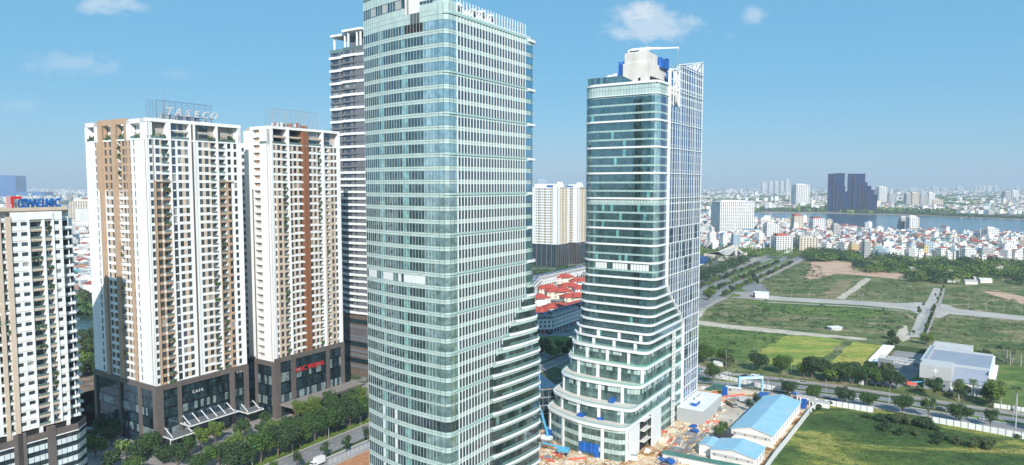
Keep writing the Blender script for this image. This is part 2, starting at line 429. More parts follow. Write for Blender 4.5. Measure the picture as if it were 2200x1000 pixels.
# crown screen on the left
cr = MB()
for i, (a, b_) in enumerate(zip(pL, pL[1:])):
    if 17 <= i <= 21: continue
    top = min(crown_top(a[1]), crown_top(b_[1])); z = 172.45; j = 0
    for z1, m in ((174.5, 1), (177.3, 2 if i in (4, 5, 9, 10, 14, 15) else 0), (180.3, 1), (184.5, 0), (187, 1), (192, 0), (204, 0)):
        if z >= top: break
        zz = min(z1, top)
        cr.face([(*a, z), (*b_, z), (*b_, zz), (*a, zz)], m)
        cr.face([(a[0] + .3, a[1], z), (a[0] + .3, a[1], zz), (b_[0] + .3, b_[1], zz), (b_[0] + .3, b_[1], z)], m)
        z = z1
cr.build('crown_screen', [M_gl1, M_mint, M_louv], T1)
cr = MB()
for j, (zz) in enumerate((174.5, 177.3, 180.3, 184.5, 187, 192)):
    pp = [p for p in pL[:17] if crown_top(p[1]) > zz]
    if len(pp) > 1: ledge(cr, pp, zz - .05, zz + .05, .1, 0)
for i in range(0, 17, 2): cr.bar((pL[i][0] + .3, pL[i][1], crown_top(pL[i][1]) - .5), (pL[i][0] + 5, pL[i][1] - 1, 172), .25, 1)
cr.build('crown_frame', [M_line, M_duct], T1)
cr = MB()
pp = pC[2:] + pR[1:]
ledge(cr, off(pp, -.5), 174.2, 174.5, .15, 0)
for a in pR: cr.bar((a[0], .3, 174.4), (a[0], 2.0, 171.6), .14, 0)
strip(cr, pC, 172.4, 175.0, 1); strip(cr, off(pC, -.3)[::-1], 172.4, 175.0, 1)
cr.build('parapet', [M_steel, M_mint], T1)
rf = MB(); rf.prism([(12.3, 45), (6.2, 38.5), (3.5, 32), (1.6, 24), (0.7, 14), (.5, 6), (3.2, 2.6), (8, .6), (50, .6), (50, 36)], 171.2, 171.5, 0)
rf.prism([(12.3, 45), (6.2, 38.5), (3.5, 32), (1.6, 24), (0.7, 14), (.5, 6), (3.2, 2.6), (8, .6), (50, .6), (50, 36)][::-1][::-1], .5, 171.1, 1)
rf.build('roof_slab', [M_roof, M_black], T1)
# plant on the roof
for i, (x, y, wd, h) in enumerate([(9.5, 9, 3.2, 6.6), (15.5, 8.5, 4.4, 6.8), (23, 8, 3.6, 6.3), (28.5, 8.3, 3.4, 7.0), (33, 8.0, 3.2, 6.6), (19.5, 13, 4, 8)]):
    d = MB(); z0 = 171.5; n = 10; zc = z0 + h - wd / 2
    prof = [(-wd / 2, z0)] + [(-wd / 2 * math.cos(math.pi * k / n), zc + wd / 2 * math.sin(math.pi * k / n)) for k in range(n + 1)] + [(wd / 2, z0)]
    for (xa, za), (xb, zb2) in zip(prof, prof[1:]):
        d.face([(x + xa, y - 1.6, za), (x + xb, y - 1.6, zb2), (x + xb, y + 4, zb2), (x + xa, y + 4, za)][::-1], 0)
    d.face([(x + a, y - 1.6, zz) for a, zz in prof][::-1], 0); d.face([(x + a, y + 4, zz) for a, zz in prof], 0)
    d.box(x - wd * .22, y - 1.75, zc - wd * .3, x + wd * .22, y - 1.58, zc + wd * .25, 1)
    d.build('exhaust_hood', [M_duct, M_black], T1)
d = MB(); d.box(6, 12, 171.5, 46, 24, 176.5, 0); d.box(2, 13, 171.5, 9, 22, 180, 0); d.box(30, 13, 176.5, 40, 20, 179, 0)
d.build('plant_room', [M_duct, M_conc], T1)
d = MB(); d.box(1.2, 9.5, 171.5, 3.2, 14, 178.2, 0); d.bar((3.5, 9, 171.5), (3.5, 9, 181), .35, 1); d.bar((1.0, 16, 171.5), (1.0, 16, 180), .4, 1); d.bar((1.5, 9.5, 178.5), (2.5, 22, 181), .3, 1)
d.build('lift_overrun', [M_duct, M_steel], T1)
tb = MB()
P0 = [(5 + i * .9, 7 - i * .2, 178.5 - (i % 3) * .4 - i * .55) for i in range(6)]
for a, b_ in zip(P0, P0[1:]):
    tb.face([a, b_, (b_[0] + .6, b_[1] + .8, b_[2] - 3.2), (a[0] + .4, a[1] + .9, a[2] - 3.6)], 0)
    tb.face([(a[0], a[1] + 3, a[2] - .5), a, b_, (b_[0], b_[1] + 3, b_[2] - .5)][::-1], 0)
o = tb.build('tarpaulin', [M_tarp]); o.location = T1.location; o.rotation_euler = (0, 0, ANG)
tag(o, 'loose bright blue tarpaulin on the roof of the nearest glass tower', 'tarpaulin')
# small white balcony ledges high on the right end and sweeping balconies low down
for k in range(0, len(FZ)):
    zb = FZ[k] - 1.25
    if FZ[k] < 6: break
    if k % 3 == 0 and zb > 80 or k == 0:
        b = MB(); path = round_poly([(46, 0), (52.2, 0), (52.2, 10)], [0, 2.5], 4)
        ledge(b, path, zb + .15 + (5 if k == 0 else 0), zb + .95 + (5 if k == 0 else 0), .45, 0, inner=-.1); b.build('balcony', [M_band], T1)
    elif zb <= 80:
        g = min(1.0, max(.25, (84 - zb) / 26)); x0 = finend(FZ[k]) + 1
        xs = [x0 + (49.5 - x0) * q / 12 for q in range(13)]
        outer = [(x, -.35 - 2.7 * g * (1 - (1 - min(1, (x - x0) / max(6, (49.5 - x0)))) ** 2)) for x in xs]
        yy = outer[-1][1]
        outer += [(50.6, yy + .3), (51.6, yy + 1.3), (52.0, yy + 2.8), (52.0, 6), (51.4, 12)]
        b = MB(); ledge(b, outer, zb + .2, zb + 1.05, .15, 0, inner=-.15)
        b.face([(x, y, zb + .3) for x, y in outer] + [(50, 12, zb + .3), (50, .1, zb + .3), (x0, .1, zb + .3)][0:], 1)
        b.face(([(x, y, zb + .05) for x, y in outer] + [(50, 12, zb + .05), (50, .1, zb + .05), (x0, .1, zb + .05)])[::-1], 1)
        bb = b.build('balcony', [M_band, M_conc], T1)
        up = (FZ[k - 1] - FZ[k]) if k else 4.08; gz = MB(); inn = resample(off(outer, -.45), 1.7)
        for a, c_ in zip(inn, inn[1:]):
            gz.face([(*a, zb + .2), (*c_, zb + .2), (*c_, zb + up - .75), (*a, zb + up - .75)], 0, random.random() * .95)
            gz.face([(*a, zb + up - .7), (*c_, zb + up - .7), (*c_, zb + up + .16), (*a, zb + up + .16)], 1)
        gz.build('curved_glazing', [M_gl2, M_mint], bb)
        if g > .7:
            r = MB(); strip(r, off(outer[2:], -.1), zb + 1.3, zb + 2.1, 0); r.build('balustrade', [M_rail], bb)

# =====================================================================  SECOND GLASS TOWER
T2 = empty('terraced_glass_tower', (66.5, 315, 0), ANG, 'glass tower whose lower storeys step out in white edged terraces over a building site', 'tower')
M_g3 = glass('terrace_tower_glass', (.040, .085, .088), (.55, .77, .84), .27, .03, .5, lit=(.16, .42, .37))
M_g4 = glass('terrace_tower_side_glass', (.06, .075, .11), (.50, .66, .90), .25, .05, .35)
M_g5 = glass('podium_glass', (.09, .15, .14), (.45, .66, .66), .16, .04, .6, lit=(.22, .30, .28))
BZ = [162, 150, 137.7, 125.6, 113.7, 99.4, 91.7, 83.5, 76, 71.5, 67.2, 63, 58.9, 54.9, 51, 47.3, 43, 36.4, 29, 20.8, 14.4, 0.0]
OUT = {}   # outline (y from far left to the near corner, then along the right face) at the floor named by its top band
def outline(z):
    if z >= 75: pts = [(3, 37.5), (.4, 34.5), (0, 30), (0, 0)]
    elif z > 53: f = (75 - z) / 20; pts = [(2, 39), (-1.5 * f, 36), (-3.0 * f, 30), (-4 * f, 0)]
    elif z > 49: pts = [(2, 41), (-2.9, 38), (-4.5, 30), (-5.5, 0)]
    elif z > 45: pts = [(2, 42), (-3.4, 39), (-6, 30), (-7.5, 0)]
    elif z > 40: pts = [(2, 43), (-6, 39.5), (-8, 30), (-9.2, 0)]
    elif z > 33: pts = [(2, 44), (-9, 40), (-11.5, 28), (-12, 0)]
    elif z > 25: pts = [(2, 45), (-14, 41.5), (-18.5, 30), (-18.5, 16), (-17, 0)]
    elif z > 17: pts = [(2, 47), (-18.5, 43.5), (-24, 33), (-27, 20), (-25.5, 0)]
    else: pts = [(2, 48), (-24, 43.5), (-29.5, 33), (-33.4, 22), (-33.6, 12), (-32.5, 0)]
    return pts
def opath(z, xr):
    pts = outline(z); rr = [0] + [3.5] * (len(pts) - 2) + [4.0]
    return round_poly(pts + [(xr, 0)], rr, 5)
def curve_x(z):
    if z >= 74: return 14.0
    if z <= 46: return 39.0
    t = (74 - z) / 28; t = t * t * (3 - 2 * t); return 14 + 25 * t
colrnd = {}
def crnd(key, spread=.5):  # tone shared down a pane column paints reflected surroundings into the glass colour
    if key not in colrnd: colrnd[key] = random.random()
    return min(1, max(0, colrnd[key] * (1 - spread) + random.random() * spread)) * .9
allz = [167.3] + BZ
for bi in range(len(allz) - 1):
    zt, zb = allz[bi], allz[bi + 1]
    xr = curve_x((zt + zb) / 2) - .3
    podium = zt < 44
    path = opath(zt if zt < 76 else 100, xr)
    ns = 1
    if bi == 0: ns = 0
    elif zt - zb > 9: ns = 3
    elif zt - zb > 6.5 and zt > 74: ns = 2
    g = MB(); s = MB(); ml = MB()
    pr = resample(path, 1.55); base = off(pr, -.12)
    H = zt - zb
    if ns == 0:
        for a, b in zip(pr, pr[1:]):
            s.face([(*a, zb), (*b, zb), (*b, zb + 2.6), (*a, zb + 2.6)], 0); s.face([(*a, zb + 2.7), (*b, zb + 2.7), (*b, zt), (*a, zt)], 0)
    else:
        extra = 2.3 if zt == 113.7 else 0
        hh = (H - extra) / ns
        for q in range(ns):
            z0 = zb + q * hh; vis = hh - .85 if not podium else hh * .62
            if podium: vis = hh * .60
            for i, (a, b) in enumerate(zip(pr, pr[1:])):
                side = a[1] < .5
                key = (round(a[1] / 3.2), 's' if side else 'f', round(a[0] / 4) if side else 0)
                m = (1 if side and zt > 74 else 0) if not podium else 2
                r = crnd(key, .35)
                if zt == 83.5 and q == ns - 1 and (4 < a[1] < 12.5 or 14.5 < a[1] < 23 or 25 < a[1] < 31): m = 3
                if not podium and not side and random.random() < .03: r = .96
                if 76 < zt and abs(a[1] - 1.5) < 1.5 and a[0] < 3: m = 4
                cb = 1.0 if podium else 0
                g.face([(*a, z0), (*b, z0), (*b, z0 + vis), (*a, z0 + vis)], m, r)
                top = z0 + hh - .03
                if podium and random.random() < .55 and hh > 5: s.face([(*a, z0 + vis), (*b, z0 + vis), (*b, top), (*a, top)], 2)
                else: s.face([(*a, z0 + vis), (*b, z0 + vis), (*b, top), (*a, top)], 0 if podium else 1)
            strip(ml, off(pr, -.03), z0 + vis - .04, z0 + vis + .04, 0)
        if extra:
            for a, b in zip(pr, pr[1:]): s.face([(*a, zt - extra), (*b, zt - extra), (*b, zt), (*a, zt)], 0)
    for p in pr[::1]: ml.cbox(p[0], p[1], (zt + zb) / 2, .09, .09, H, 0)
    g.build('storey_glazing', [M_g3, M_g4, M_g5, M_blank, M_glc], T2)
    s.build('spandrel_band', [M_mint, M_mint2, M_g5], T2); ml.build('mullions', [M_line], T2)
    # white edge band at the top of this block of storeys
    bd = MB(); th = .85 if zt > 44 else 1.15
    if zt == 162: th = .3
    ledge(bd, resample(path, 2.2), zt - th * .5, zt + th * .5, .55 if zt > 76 else .8, 0, inner=-.3)
    bd.build('white_band', [M_band], T2)
    if podium:
        fl = MB(); pl = [p for p in path] + [(xr, 30), (2, 46)]
        fl.prism(pl, zt + .05, zt + .4, 0); fl.build('terrace_floor', [M_terr], T2)
        rl = MB(); rr = off(resample(path, 2.0), .25); strip(rl, rr, zt + .7, zt + 1.75, 0); rl.build('balustrade', [M_net if zt in (36.4, 29) else M_rail], T2)
    if zt <= 51.5:
        # big white columns
        cp = resample(path[:], 1.0); n = normals(cp); cols = MB()
        tot = len(cp)
        for q in range(6, tot - 8, 11):
            p = cp[q]
            if p[1] < .2: continue
            a = math.atan2(n[q].y, n[q].x)
            c_ = MB(); c_.box(p[0] - .45, p[1] - .7, zb, p[0] + .4, p[1] + .7, zt - .4, 0, rot=a, piv=p); c_.build('column', [M_band], T2)
core = MB()
core.prism([(.8, 34), (.8, 4.6), (4.6, .8), (13, .8), (64.4, .6), (64.4, 34)], 0, 166.9, 0)
core.build('core', [M_black], T2)
rf = MB(); rf.prism([(0.3, 34.4), (0.3, .5), (2, .2), (64.4, .4), (64.4, 34.4)], 167.0, 167.3, 0); ledge(rf, round_poly([(3, 37), (.0, 33), (0, 0), (13.6, 0)], [0, 3, 4], 5), 166.9, 168.0, .35, 1, inner=-.3)
rf.build('roof_slab', [M_terr, M_band], T2)
# right-hand finned wall
random.seed(5)
bars = [178, 165.5, 150, 137.7, 125.6, 113.7, 99.4, 91.7, 83.5, 76, 67.2, 58.9, 51, 43, 36.4, 29, 20.8, 14.4, 8]
def crownz(x): return 178.5 + (x - 28) * .18
g = MB(); s = MB()
zrow = 5.0
rows = []
zz = 6.0
while zz < 176: rows.append(zz); zz += 4.03
for z0 in rows:
    x = 14.2
    while x < 65:
        x1 = min(65, x + 1.65)
        if x >= curve_x(z0 + 2) - .2 and z0 < (crownz(x) - 1 if x > 27.5 else 166):
            top = min(z0 + 4.03, crownz(x) if x > 27.5 else 168)
            hole = 20 < x < 27 and 158 < z0 < 168
            m = 2 if hole else 0
            if z0 < 24 and x > 44: m = 0
            g.face([(x, 0, z0 + .65), (x1, 0, z0 + .65), (x1, 0, top), (x, 0, top)], m)
            s.face([(x, -.01, z0), (x1, -.01, z0), (x1, -.01, min(top, z0 + .65)), (x, -.01, min(top, z0 + .65))], 0 if 104 < z0 < 114 or z0 > 158 else 1)
            if z0 > 166:
                g.face([(x1, .4, z0), (x, .4, z0), (x, .4, top), (x1, .4, top)], 0)
        x = x1
g.build('side_glazing', [M_g4, M_g3, M_conc], T2); s.build('side_spandrel', [M_mint, mat('side_spandrel_grey', (.20, .27, .30), .2, spec=.8)], T2)
for zt in bars:
    b = MB(); xa = max(curve_x(zt), 14) + (14 if zt > 170 else 0)
    b.box(xa, -.38, zt - .2, 65.4, .02, zt + .2, 0); b.build('cross_bar', [M_band], T2)
x = 16.0; xs = []
while x < 64.5: xs.append(x); x += random.choice([2.0, 3.2, 3.2, 3.4, 3.9])
xs.append(65.1)
for x in xs:
    f = MB(); lo = 2.0
    for q in range(0, 1760):
        zq = 176 - q * .1
        if curve_x(zq) > x + .3: lo = zq; break
    top = crownz(x) if x > 27.5 else 168.0
    if 20 < x < 27: top = 158
    segs = bars + [2]
    cur = top
    for zt in segs:
        if zt >= cur: continue
        a = max(zt, lo)
        if random.random() > .04 and cur - a > .4: f.box(x - .12, -.2, a + .2, x + .12, .02, cur - .2, 0)
        cur = zt
        if cur <= lo: break
    f.build('fin', [M_fin], T2)
# crown top rail and return
b = MB()
b.bar((28, -.2, 178.6), (65.3, -.2, 185.3), .5, 0); b.bar((65.3, -.2, 185.3), (64.5, 34, 180), .5, 0); b.bar((28, 0, 178.6), (55, 18, 181.5), .4, 0); b.bar((28, 1, 178.2), (28, 1, 166), .5, 0)
b.face([(65.2, .2, 167), (65.2, 30, 167), (65.2, 30, 180), (65.2, .2, 185)], 0)
for q in range(7): b.bar((28 + q * 6, 1.2, 178.5 + q * .9), (30 + q * 6, 6, 167.5), .25, 1)
b.build('crown_frame', [M_band, M_steel], T2)
# the white rib: column high up, sweeping curve, column to the ground
rib = MB(); zs = [174.5, 173.5] + list(range(172, 75, -8)) + [74 - q for q in range(0, 30)] + [40, 30, 20, 10, 0]
pts = [(curve_x(z_) + (1.2 if i == 0 else 0), z_ + (.4 if i == 0 else 0)) for i, z_ in enumerate(zs)]
for (xa, za), (xb, zb2) in zip(pts, pts[1:]):
    wd = 1.15
    rib.face([(xa - wd / 2, -1.1, za), (xb - wd / 2, -1.1, zb2), (xb + wd / 2, -1.1, zb2), (xa + wd / 2, -1.1, za)], 0, .5)
    rib.face([(xa - wd / 2, .1, za), (xb - wd / 2, .1, zb2), (xb - wd / 2, -1.1, zb2), (xa - wd / 2, -1.1, za)], 0, .5)
    rib.face([(xa + wd / 2, -1.1, za), (xb + wd / 2, -1.1, zb2), (xb + wd / 2, .1, zb2), (xa + wd / 2, .1, za)], 0, .5)
rib.bar((15.4, -.6, 174.6), (27, -.4, 176.5), .7, 0); rib.bar((19.5, -.4, 175), (19.5, -.4, 158), .45, 0); rib.bar((23, -.4, 175.5), (23, -.4, 160), .45, 0); rib.bar((15, -.4, 170), (27, -.4, 171), .3, 0); rib.bar((27.4, -.4, 178), (27.4, -.4, 158), .5, 0)
rib.build('curved_rib', [M_band], T2)
# raw opening where panels are missing
b = MB(); b.box(17, .3, 158, 27, 1.2, 167, 0); b.box(20.5, -.1, 159, 22.5, .5, 163, 1); b.box(24, -.1, 158.5, 25.2, .5, 162.5, 1); b.box(17, -.05, 163.4, 27, .4, 167.2, 2)
b.build('unglazed_bay', [M_conc, M_black, M_conc], T2)
# roof house, balustrade, tanks
b = MB()
b.prism([(8, 18.6), (2.4, 18.4), (2.4, 6.0), (20, 5.6), (38, 6), (38, 18.6)], 167.3, 177.0, 0)
b.prism([(9, 18.0), (2.9, 17.8), (2.9, 6.6), (16, 6.6), (22, 8), (22, 18)], 177.0, 181.8, 0)
b.box(2.3, 9.5, 168.3, 2.42, 10.6, 169.9, 1); b.box(5, 5.5, 168, 22, 5.9, 170.6, 1)
b.build('roof_house', [M_conc, M_black], T2)
b = MB()
for a, c_ in zip(resample([(1.0, 36), (.8, 25), (.8, 18)], 1.6), resample([(1.0, 36), (.8, 25), (.8, 18)], 1.6)[1:]):
    b.face([(*a, 168), (*c_, 168), (*c_, 171.2), (*a, 171.2)], 0); b.cbox(a[0], a[1], 169.6, .12, .12, 3.3, 1)
b.face([(.8, 18, 168), (.8, 13, 168), (.8, 13, 168.6), (.8, 18, 171.2)], 0)
b.bar((1, 36, 171.2), (.8, 18, 171.2), .15, 1); b.bar((.8, 18, 171.2), (.8, 13, 168.6), .15, 1)
b.build('roof_balustrade', [M_g3, M_line], T2)
b = MB(); b.tube((6, 27.5, 167.5), (6, 27.5, 172.5), 1.5, n=12); b.tube((6, 23, 172), (6, 27.5, 172), 1.0, n=10); b.box(4, 21.5, 167.5, 9, 24, 173.2, 0); b.build('roof_duct', [M_duct], T2)
# roof crane (building maintenance unit)
CR = empty('roof_crane', tuple(Vector((66.5, 315, 181.8)) + Vector((AD.x * 8 + BD.x * 13, AD.y * 8 + BD.y * 13, 0))), ANG, 'white maintenance crane with long jib on top of the concrete roof house', 'crane')
b = MB(); b.box(-2, -4, .4, 2, 4.5, 2.2, 0); b.box(-1.4, -3, 2.2, 1.4, 3.5, 2.7, 0); b.box(-2.05, -1, .9, -1.95, 3.7, 1.5, 1); b.build('machine_deck', [M_duct, M_black], CR)
b = MB(); b.tube((0, -4.5, -.3), (0, -4.5, 2.2), .7, n=12); b.box(-1.0, -5.4, 1.4, 1.0, -3.6, 2.9, 0); b.build('slewing_column', [M_duct], CR)
b = MB(); b.bar((0, -4, 2.3), (6, -8.5, 2.9), .95, 0); b.bar((6, -8.5, 2.9), (14, -14.5, 3.9), .62, 0); b.bar((14, -14.5, 3.8), (14, -14.5, 2.9), .4, 0); b.build('jib', [M_duct], CR)
b = MB()
for dx in (0, .8): b.tube((13.6 + dx, -14.5, 3.5), (13.6 + dx, -14.5, -9), .035, n=4)
b.build('hoist_rope', [M_steel], CR)
# blue sheeting on the roof, plants, workers' cradle
def loc2(x, y, z=0): v = Vector((66.5, 315, z)) + Vector((AD.x * x + BD.x * y, AD.y * x + BD.y * y, 0)); return tuple(v)
def sheeted(name, x, y, z, sx, sy, sz, label, n=7):
    b = MB(); random.seed(int(x * 10 + z))
    top = [[(-sx / 2 + sx * i / n + random.uniform(-.2, .2), -sy / 2 + sy * j / n, sz * (random.uniform(.78, 1.0))) for i in range(n + 1)] for j in range(n + 1)]
    for j in range(n):
        for i in range(n): b.face([top[j][i], top[j][i + 1], top[j + 1][i + 1], top[j + 1][i]], 0)
    for row in (top[0], top[-1], [t[0] for t in top], [t[-1] for t in top]):
        for a, c_ in zip(row, row[1:]): b.face([(a[0], a[1], 0), (c_[0], c_[1], 0), c_, a], 0)
    o = b.build(name, [M_tarp]); o.location = loc2(x, y, z); o.rotation_euler = (0, 0, ANG)
    tag(o, label, 'tarpaulin'); return o
sheeted('tarpaulin', 4.2, 19.9, 167.3, 2.2, 2.2, 12, 'tall blue sheeting on the left of the concrete roof house', 4)
sheeted('tarpaulin', 21, 7, 176.0, 10, 5, 5.4, 'crumpled blue sheeting between the roof house and the sloping crown', 8)
sheeted('tarpaulin', 24, 3.0, 167.3, 5, 2.5, 8, 'blue sheeting behind the missing facade panels of the crown', 5)
for x, y, z, sx, sy, sz, lb in ((-17, 24, 21.3, 5.5, 3, 1.3, 'heap of materials under dark blue sheets on the lower terrace, left pile'), (-16.5, 14.5, 21.3, 4, 3, 1.1, 'heap under dark blue sheets on the lower terrace, nearer the column'), (-13.5, 12, 29.4, 3.4, 2, 1.8, 'small heap under light blue sheets on the upper of the two tiled terraces')):
    o = sheeted('covered_heap', x - 9 if z < 25 else x - 6, y, z - 6.5 if z < 25 else 21.3, sx, sy, sz, lb, 5); o['category'] = 'covered heap'
# white blank walls, hoist and annex at the foot of the right face
b = MB(); b.box(-29, -.9, .3, -18.5, -.1, 13.2, 0); b.build('blank_wall', [M_blank], T2)
b = MB(); b.box(-9, -3.4, .3, 1.5, -2.6, 15.5, 0); b.box(-16, -.2, .2, -9, 0.4, 13.5, 1)
for zq in (4.5, 9.5, 14): b.box(-17, -2.6, zq, -9, .2, zq + .35, 2)
b.build('screen_wall', [M_blank, M_black, M_conc], T2)
HO = empty('construction_hoist', loc2(22, -1.6, 0), ANG, 'pale lattice hoist mast climbing the right face of the terraced tower', 'hoist')
for dx in (-1.6, .2, 1.8):
    b = MB()
    for ex in (0, .8):
        b.bar((dx + ex, 0, 0), (dx + ex, 0, 47), .2, 0)
    for q in range(0, 47, 2): b.bar((dx, 0, q), (dx + .8, 0, q + 1.5), .14, 0); b.box(dx - .1, -.15, q, dx + .9, .2, q + .25, 1)
    b.build('mast', [M_blank, M_steel], HO)
b = MB(); b.box(-1.4, -1.4, 14, 1.4, .0, 17, 0); b.box(-1.2, -1.45, 14.4, 1.2, -1.39, 16.6, 1); b.build('hoist_car', [M_blank, M_steel], HO)
AN = empty('service_annex', loc2(33, -14, 0), ANG, 'low pale ribbed block with roof units at the foot of the terraced tower', 'building')
M_rib = mat('ribbed_sheet', (.42, .44, .44), .6, noise=.06, nscale=.4)
b = MB(); b.box(-2, 0, 0, 30, 13.4, 7.2, 0); b.box(-2.1, -.1, 7.2, 30.1, 13.4, 7.55, 1)
for q in range(0, 7): b.box(-2.06, -.06, .6 + q, 30.05, 0.1, .66 + q, 1)
b.build('wall', [M_rib, M_blank], AN)
for q in range(4):
    b = MB(); b.box(12 + q * 1.7, 7, 7.6, 13.4 + q * 1.7, 8.5, 9.6, 0); b.tube((12.7 + q * 1.7, 7.7, 9.6), (12.7 + q * 1.7, 7.7, 9.75), .5, n=10, m=1); b.build('condenser', [M_blank, M_steel], AN)
for q in range(3):
    b = MB(); b.box(3 + q * 2.2, 5, 7.6, 4.9 + q * 2.2, 7.5, 9.2, 0); b.box(3 + q * 2.2, 5, 9.2, 4.9 + q * 2.2, 7.5, 9.5, 1); b.build('water_tank', [M_tarp, M_blank], AN)
# =====================================================================  APARTMENT TOWERS
M_white = mat('white_render', (.84, .84, .82), .75, noise=.05, nscale=.12, dirt=((.45, .43, .40), .22, .25))
M_beige = mat('beige_render', (.62, .50, .39), .8, noise=.08, nscale=.2, dirt=((.35, .28, .22), .25, .3))
M_orange = mat('orange_brown_render', (.49, .34, .23), .8, noise=.08, nscale=.2, dirt=((.3, .18, .1), .3, .3))
M_brown = mat('dark_brown_cladding', (.26, .115, .06), .7, noise=.1, nscale=.2)
M_win = glass('flat_window', (.035, .042, .05), (.6, .75, .9), .14, .06, .6, lit=(.35, .33, .3))
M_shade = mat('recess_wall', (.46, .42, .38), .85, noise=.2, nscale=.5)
M_green = mat('planter_green', (.05, .10, .025), .9, var=.5, noise=.3, nscale=2)
M_stone = mat('podium_stone', (.135, .115, .105), .55, noise=.12, nscale=.3, var=.1, dirt=((.08, .07, .06), .3, .4))
M_pgl = glass('podium_dark_glass', (.016, .032, .042), (.55, .75, .9), .12, .05, .7, lit=(.2, .26, .25))
M_brail = mat('balcony_glass_rail', (.13, .20, .19), .15, spec=.8, var=.3)
M_canopy = mat('canopy_sheet', (.20, .21, .22), .5, .3, noise=.1, nscale=.4)
M_letterw = mat('letter_white', (.80, .80, .78), .5)
M_letterr = mat('letter_red', (.62, .03, .03), .5)
M_letterb = mat('letter_blue', (.02, .13, .42), .5)

class Face:
    "one facade plane in the building's own frame: s along it, o outwards, z up"
    def __init__(s, ax, o0=0.0): s.ax = ax; s.o0 = o0
    def P(s, t, o, z): return (t, -(o + s.o0), z) if s.ax == 'A' else (-(o + s.o0), t, z)
    def box(s, mb, s0, s1, o0, o1, z0, z1, m=0, r=None):
        a = s.P(s0, o0, z0); b = s.P(s1, o1, z1)
        mb.box(min(a[0], b[0]), min(a[1], b[1]), z0, max(a[0], b[0]), max(a[1], b[1]), z1, m, r)
    def quad(s, mb, s0, s1, o, z0, z1, m=0, r=None):
        q = [s.P(s0, o, z0), s.P(s1, o, z0), s.P(s1, o, z1), s.P(s0, o, z1)]
        if s.ax == 'B': q = q[::-1]
        mb.face(q, m, r)

def facade(T, F, L, z0, pitch, n, cols, wallm, depth=.45, limit=100, store=None, sill=.95, head=.35, spand=None, plants=.12):
    """cols = [(s0, s1, kind)] openings: w window, b balcony. wallm(s, floor) -> material index of the wall there (0 white, 1 beige, 2 orange, 3 brown).
    spand(s, floor) -> material index of the strip under an opening."""
    wl = MB(); cols = sorted(cols); wins = store['win']; bal = store['bal']
    edges = [0.0] + [e for c in cols for e in c[:2]] + [L]
    spand = spand or wallm
    # solid wall between the openings
    for i in range(0, len(edges), 2):
        a, b = edges[i], edges[i + 1]
        if b - a < .05: continue
        # group floors by material
        st = 0
        for f in range(1, n + 1):
            if f == n or wallm((a + b) / 2, f) != wallm((a + b) / 2, st):
                F.box(wl, a, b, -depth - .1, 0, z0 + st * pitch, z0 + f * pitch, wallm((a + b) / 2, st)); st = f
    for (a, b, kd) in cols:
        for f in range(n):
            zf = z0 + f * pitch; m = spand((a + b) / 2, f)
            if kd == 'w':
                F.box(wl, a, b, -depth, -.02, zf, zf + sill, m); F.box(wl, a, b, -depth, -.02, zf + pitch - head, zf + pitch, m)
                wins.append((F, a, b, -depth + .12, zf + sill, zf + pitch - head))
            elif kd == 'v':
                F.box(wl, a, b, -depth, -.02, zf, zf + .35, m); F.box(wl, a, b, -depth, -.02, zf + pitch - .25, zf + pitch, m)
                wins.append((F, a, b, -depth + .12, zf + .35, zf + pitch - .25))
            elif kd == 'b':
                F.box(wl, a, b, -1.9, .1, zf - .12, zf + .12, m)
                F.box(wl, a, b, -.25, .0, zf + .12, zf + .5, m)
                F.box(wl, a, b, -.4, -.02, zf + pitch - .5, zf + pitch - .12, m)
                wins.append((F, a + .15, b - .15, -1.75, zf + .15, zf + pitch - .5))
                bal.append((F, a, b, zf + .5, zf + 1.25))
                if random.random() < plants: store['pl'].append((F, a, b, zf))
    # recess backing
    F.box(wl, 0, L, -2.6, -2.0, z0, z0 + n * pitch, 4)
    for (a, b, kd) in cols:
        if kd == 'b':
            for t in (a, b): F.box(wl, t - .06, t + .06, -2.0, -.1, z0, z0 + n * pitch, wallm(t, 0) if n < 3 else 0)
    return wl

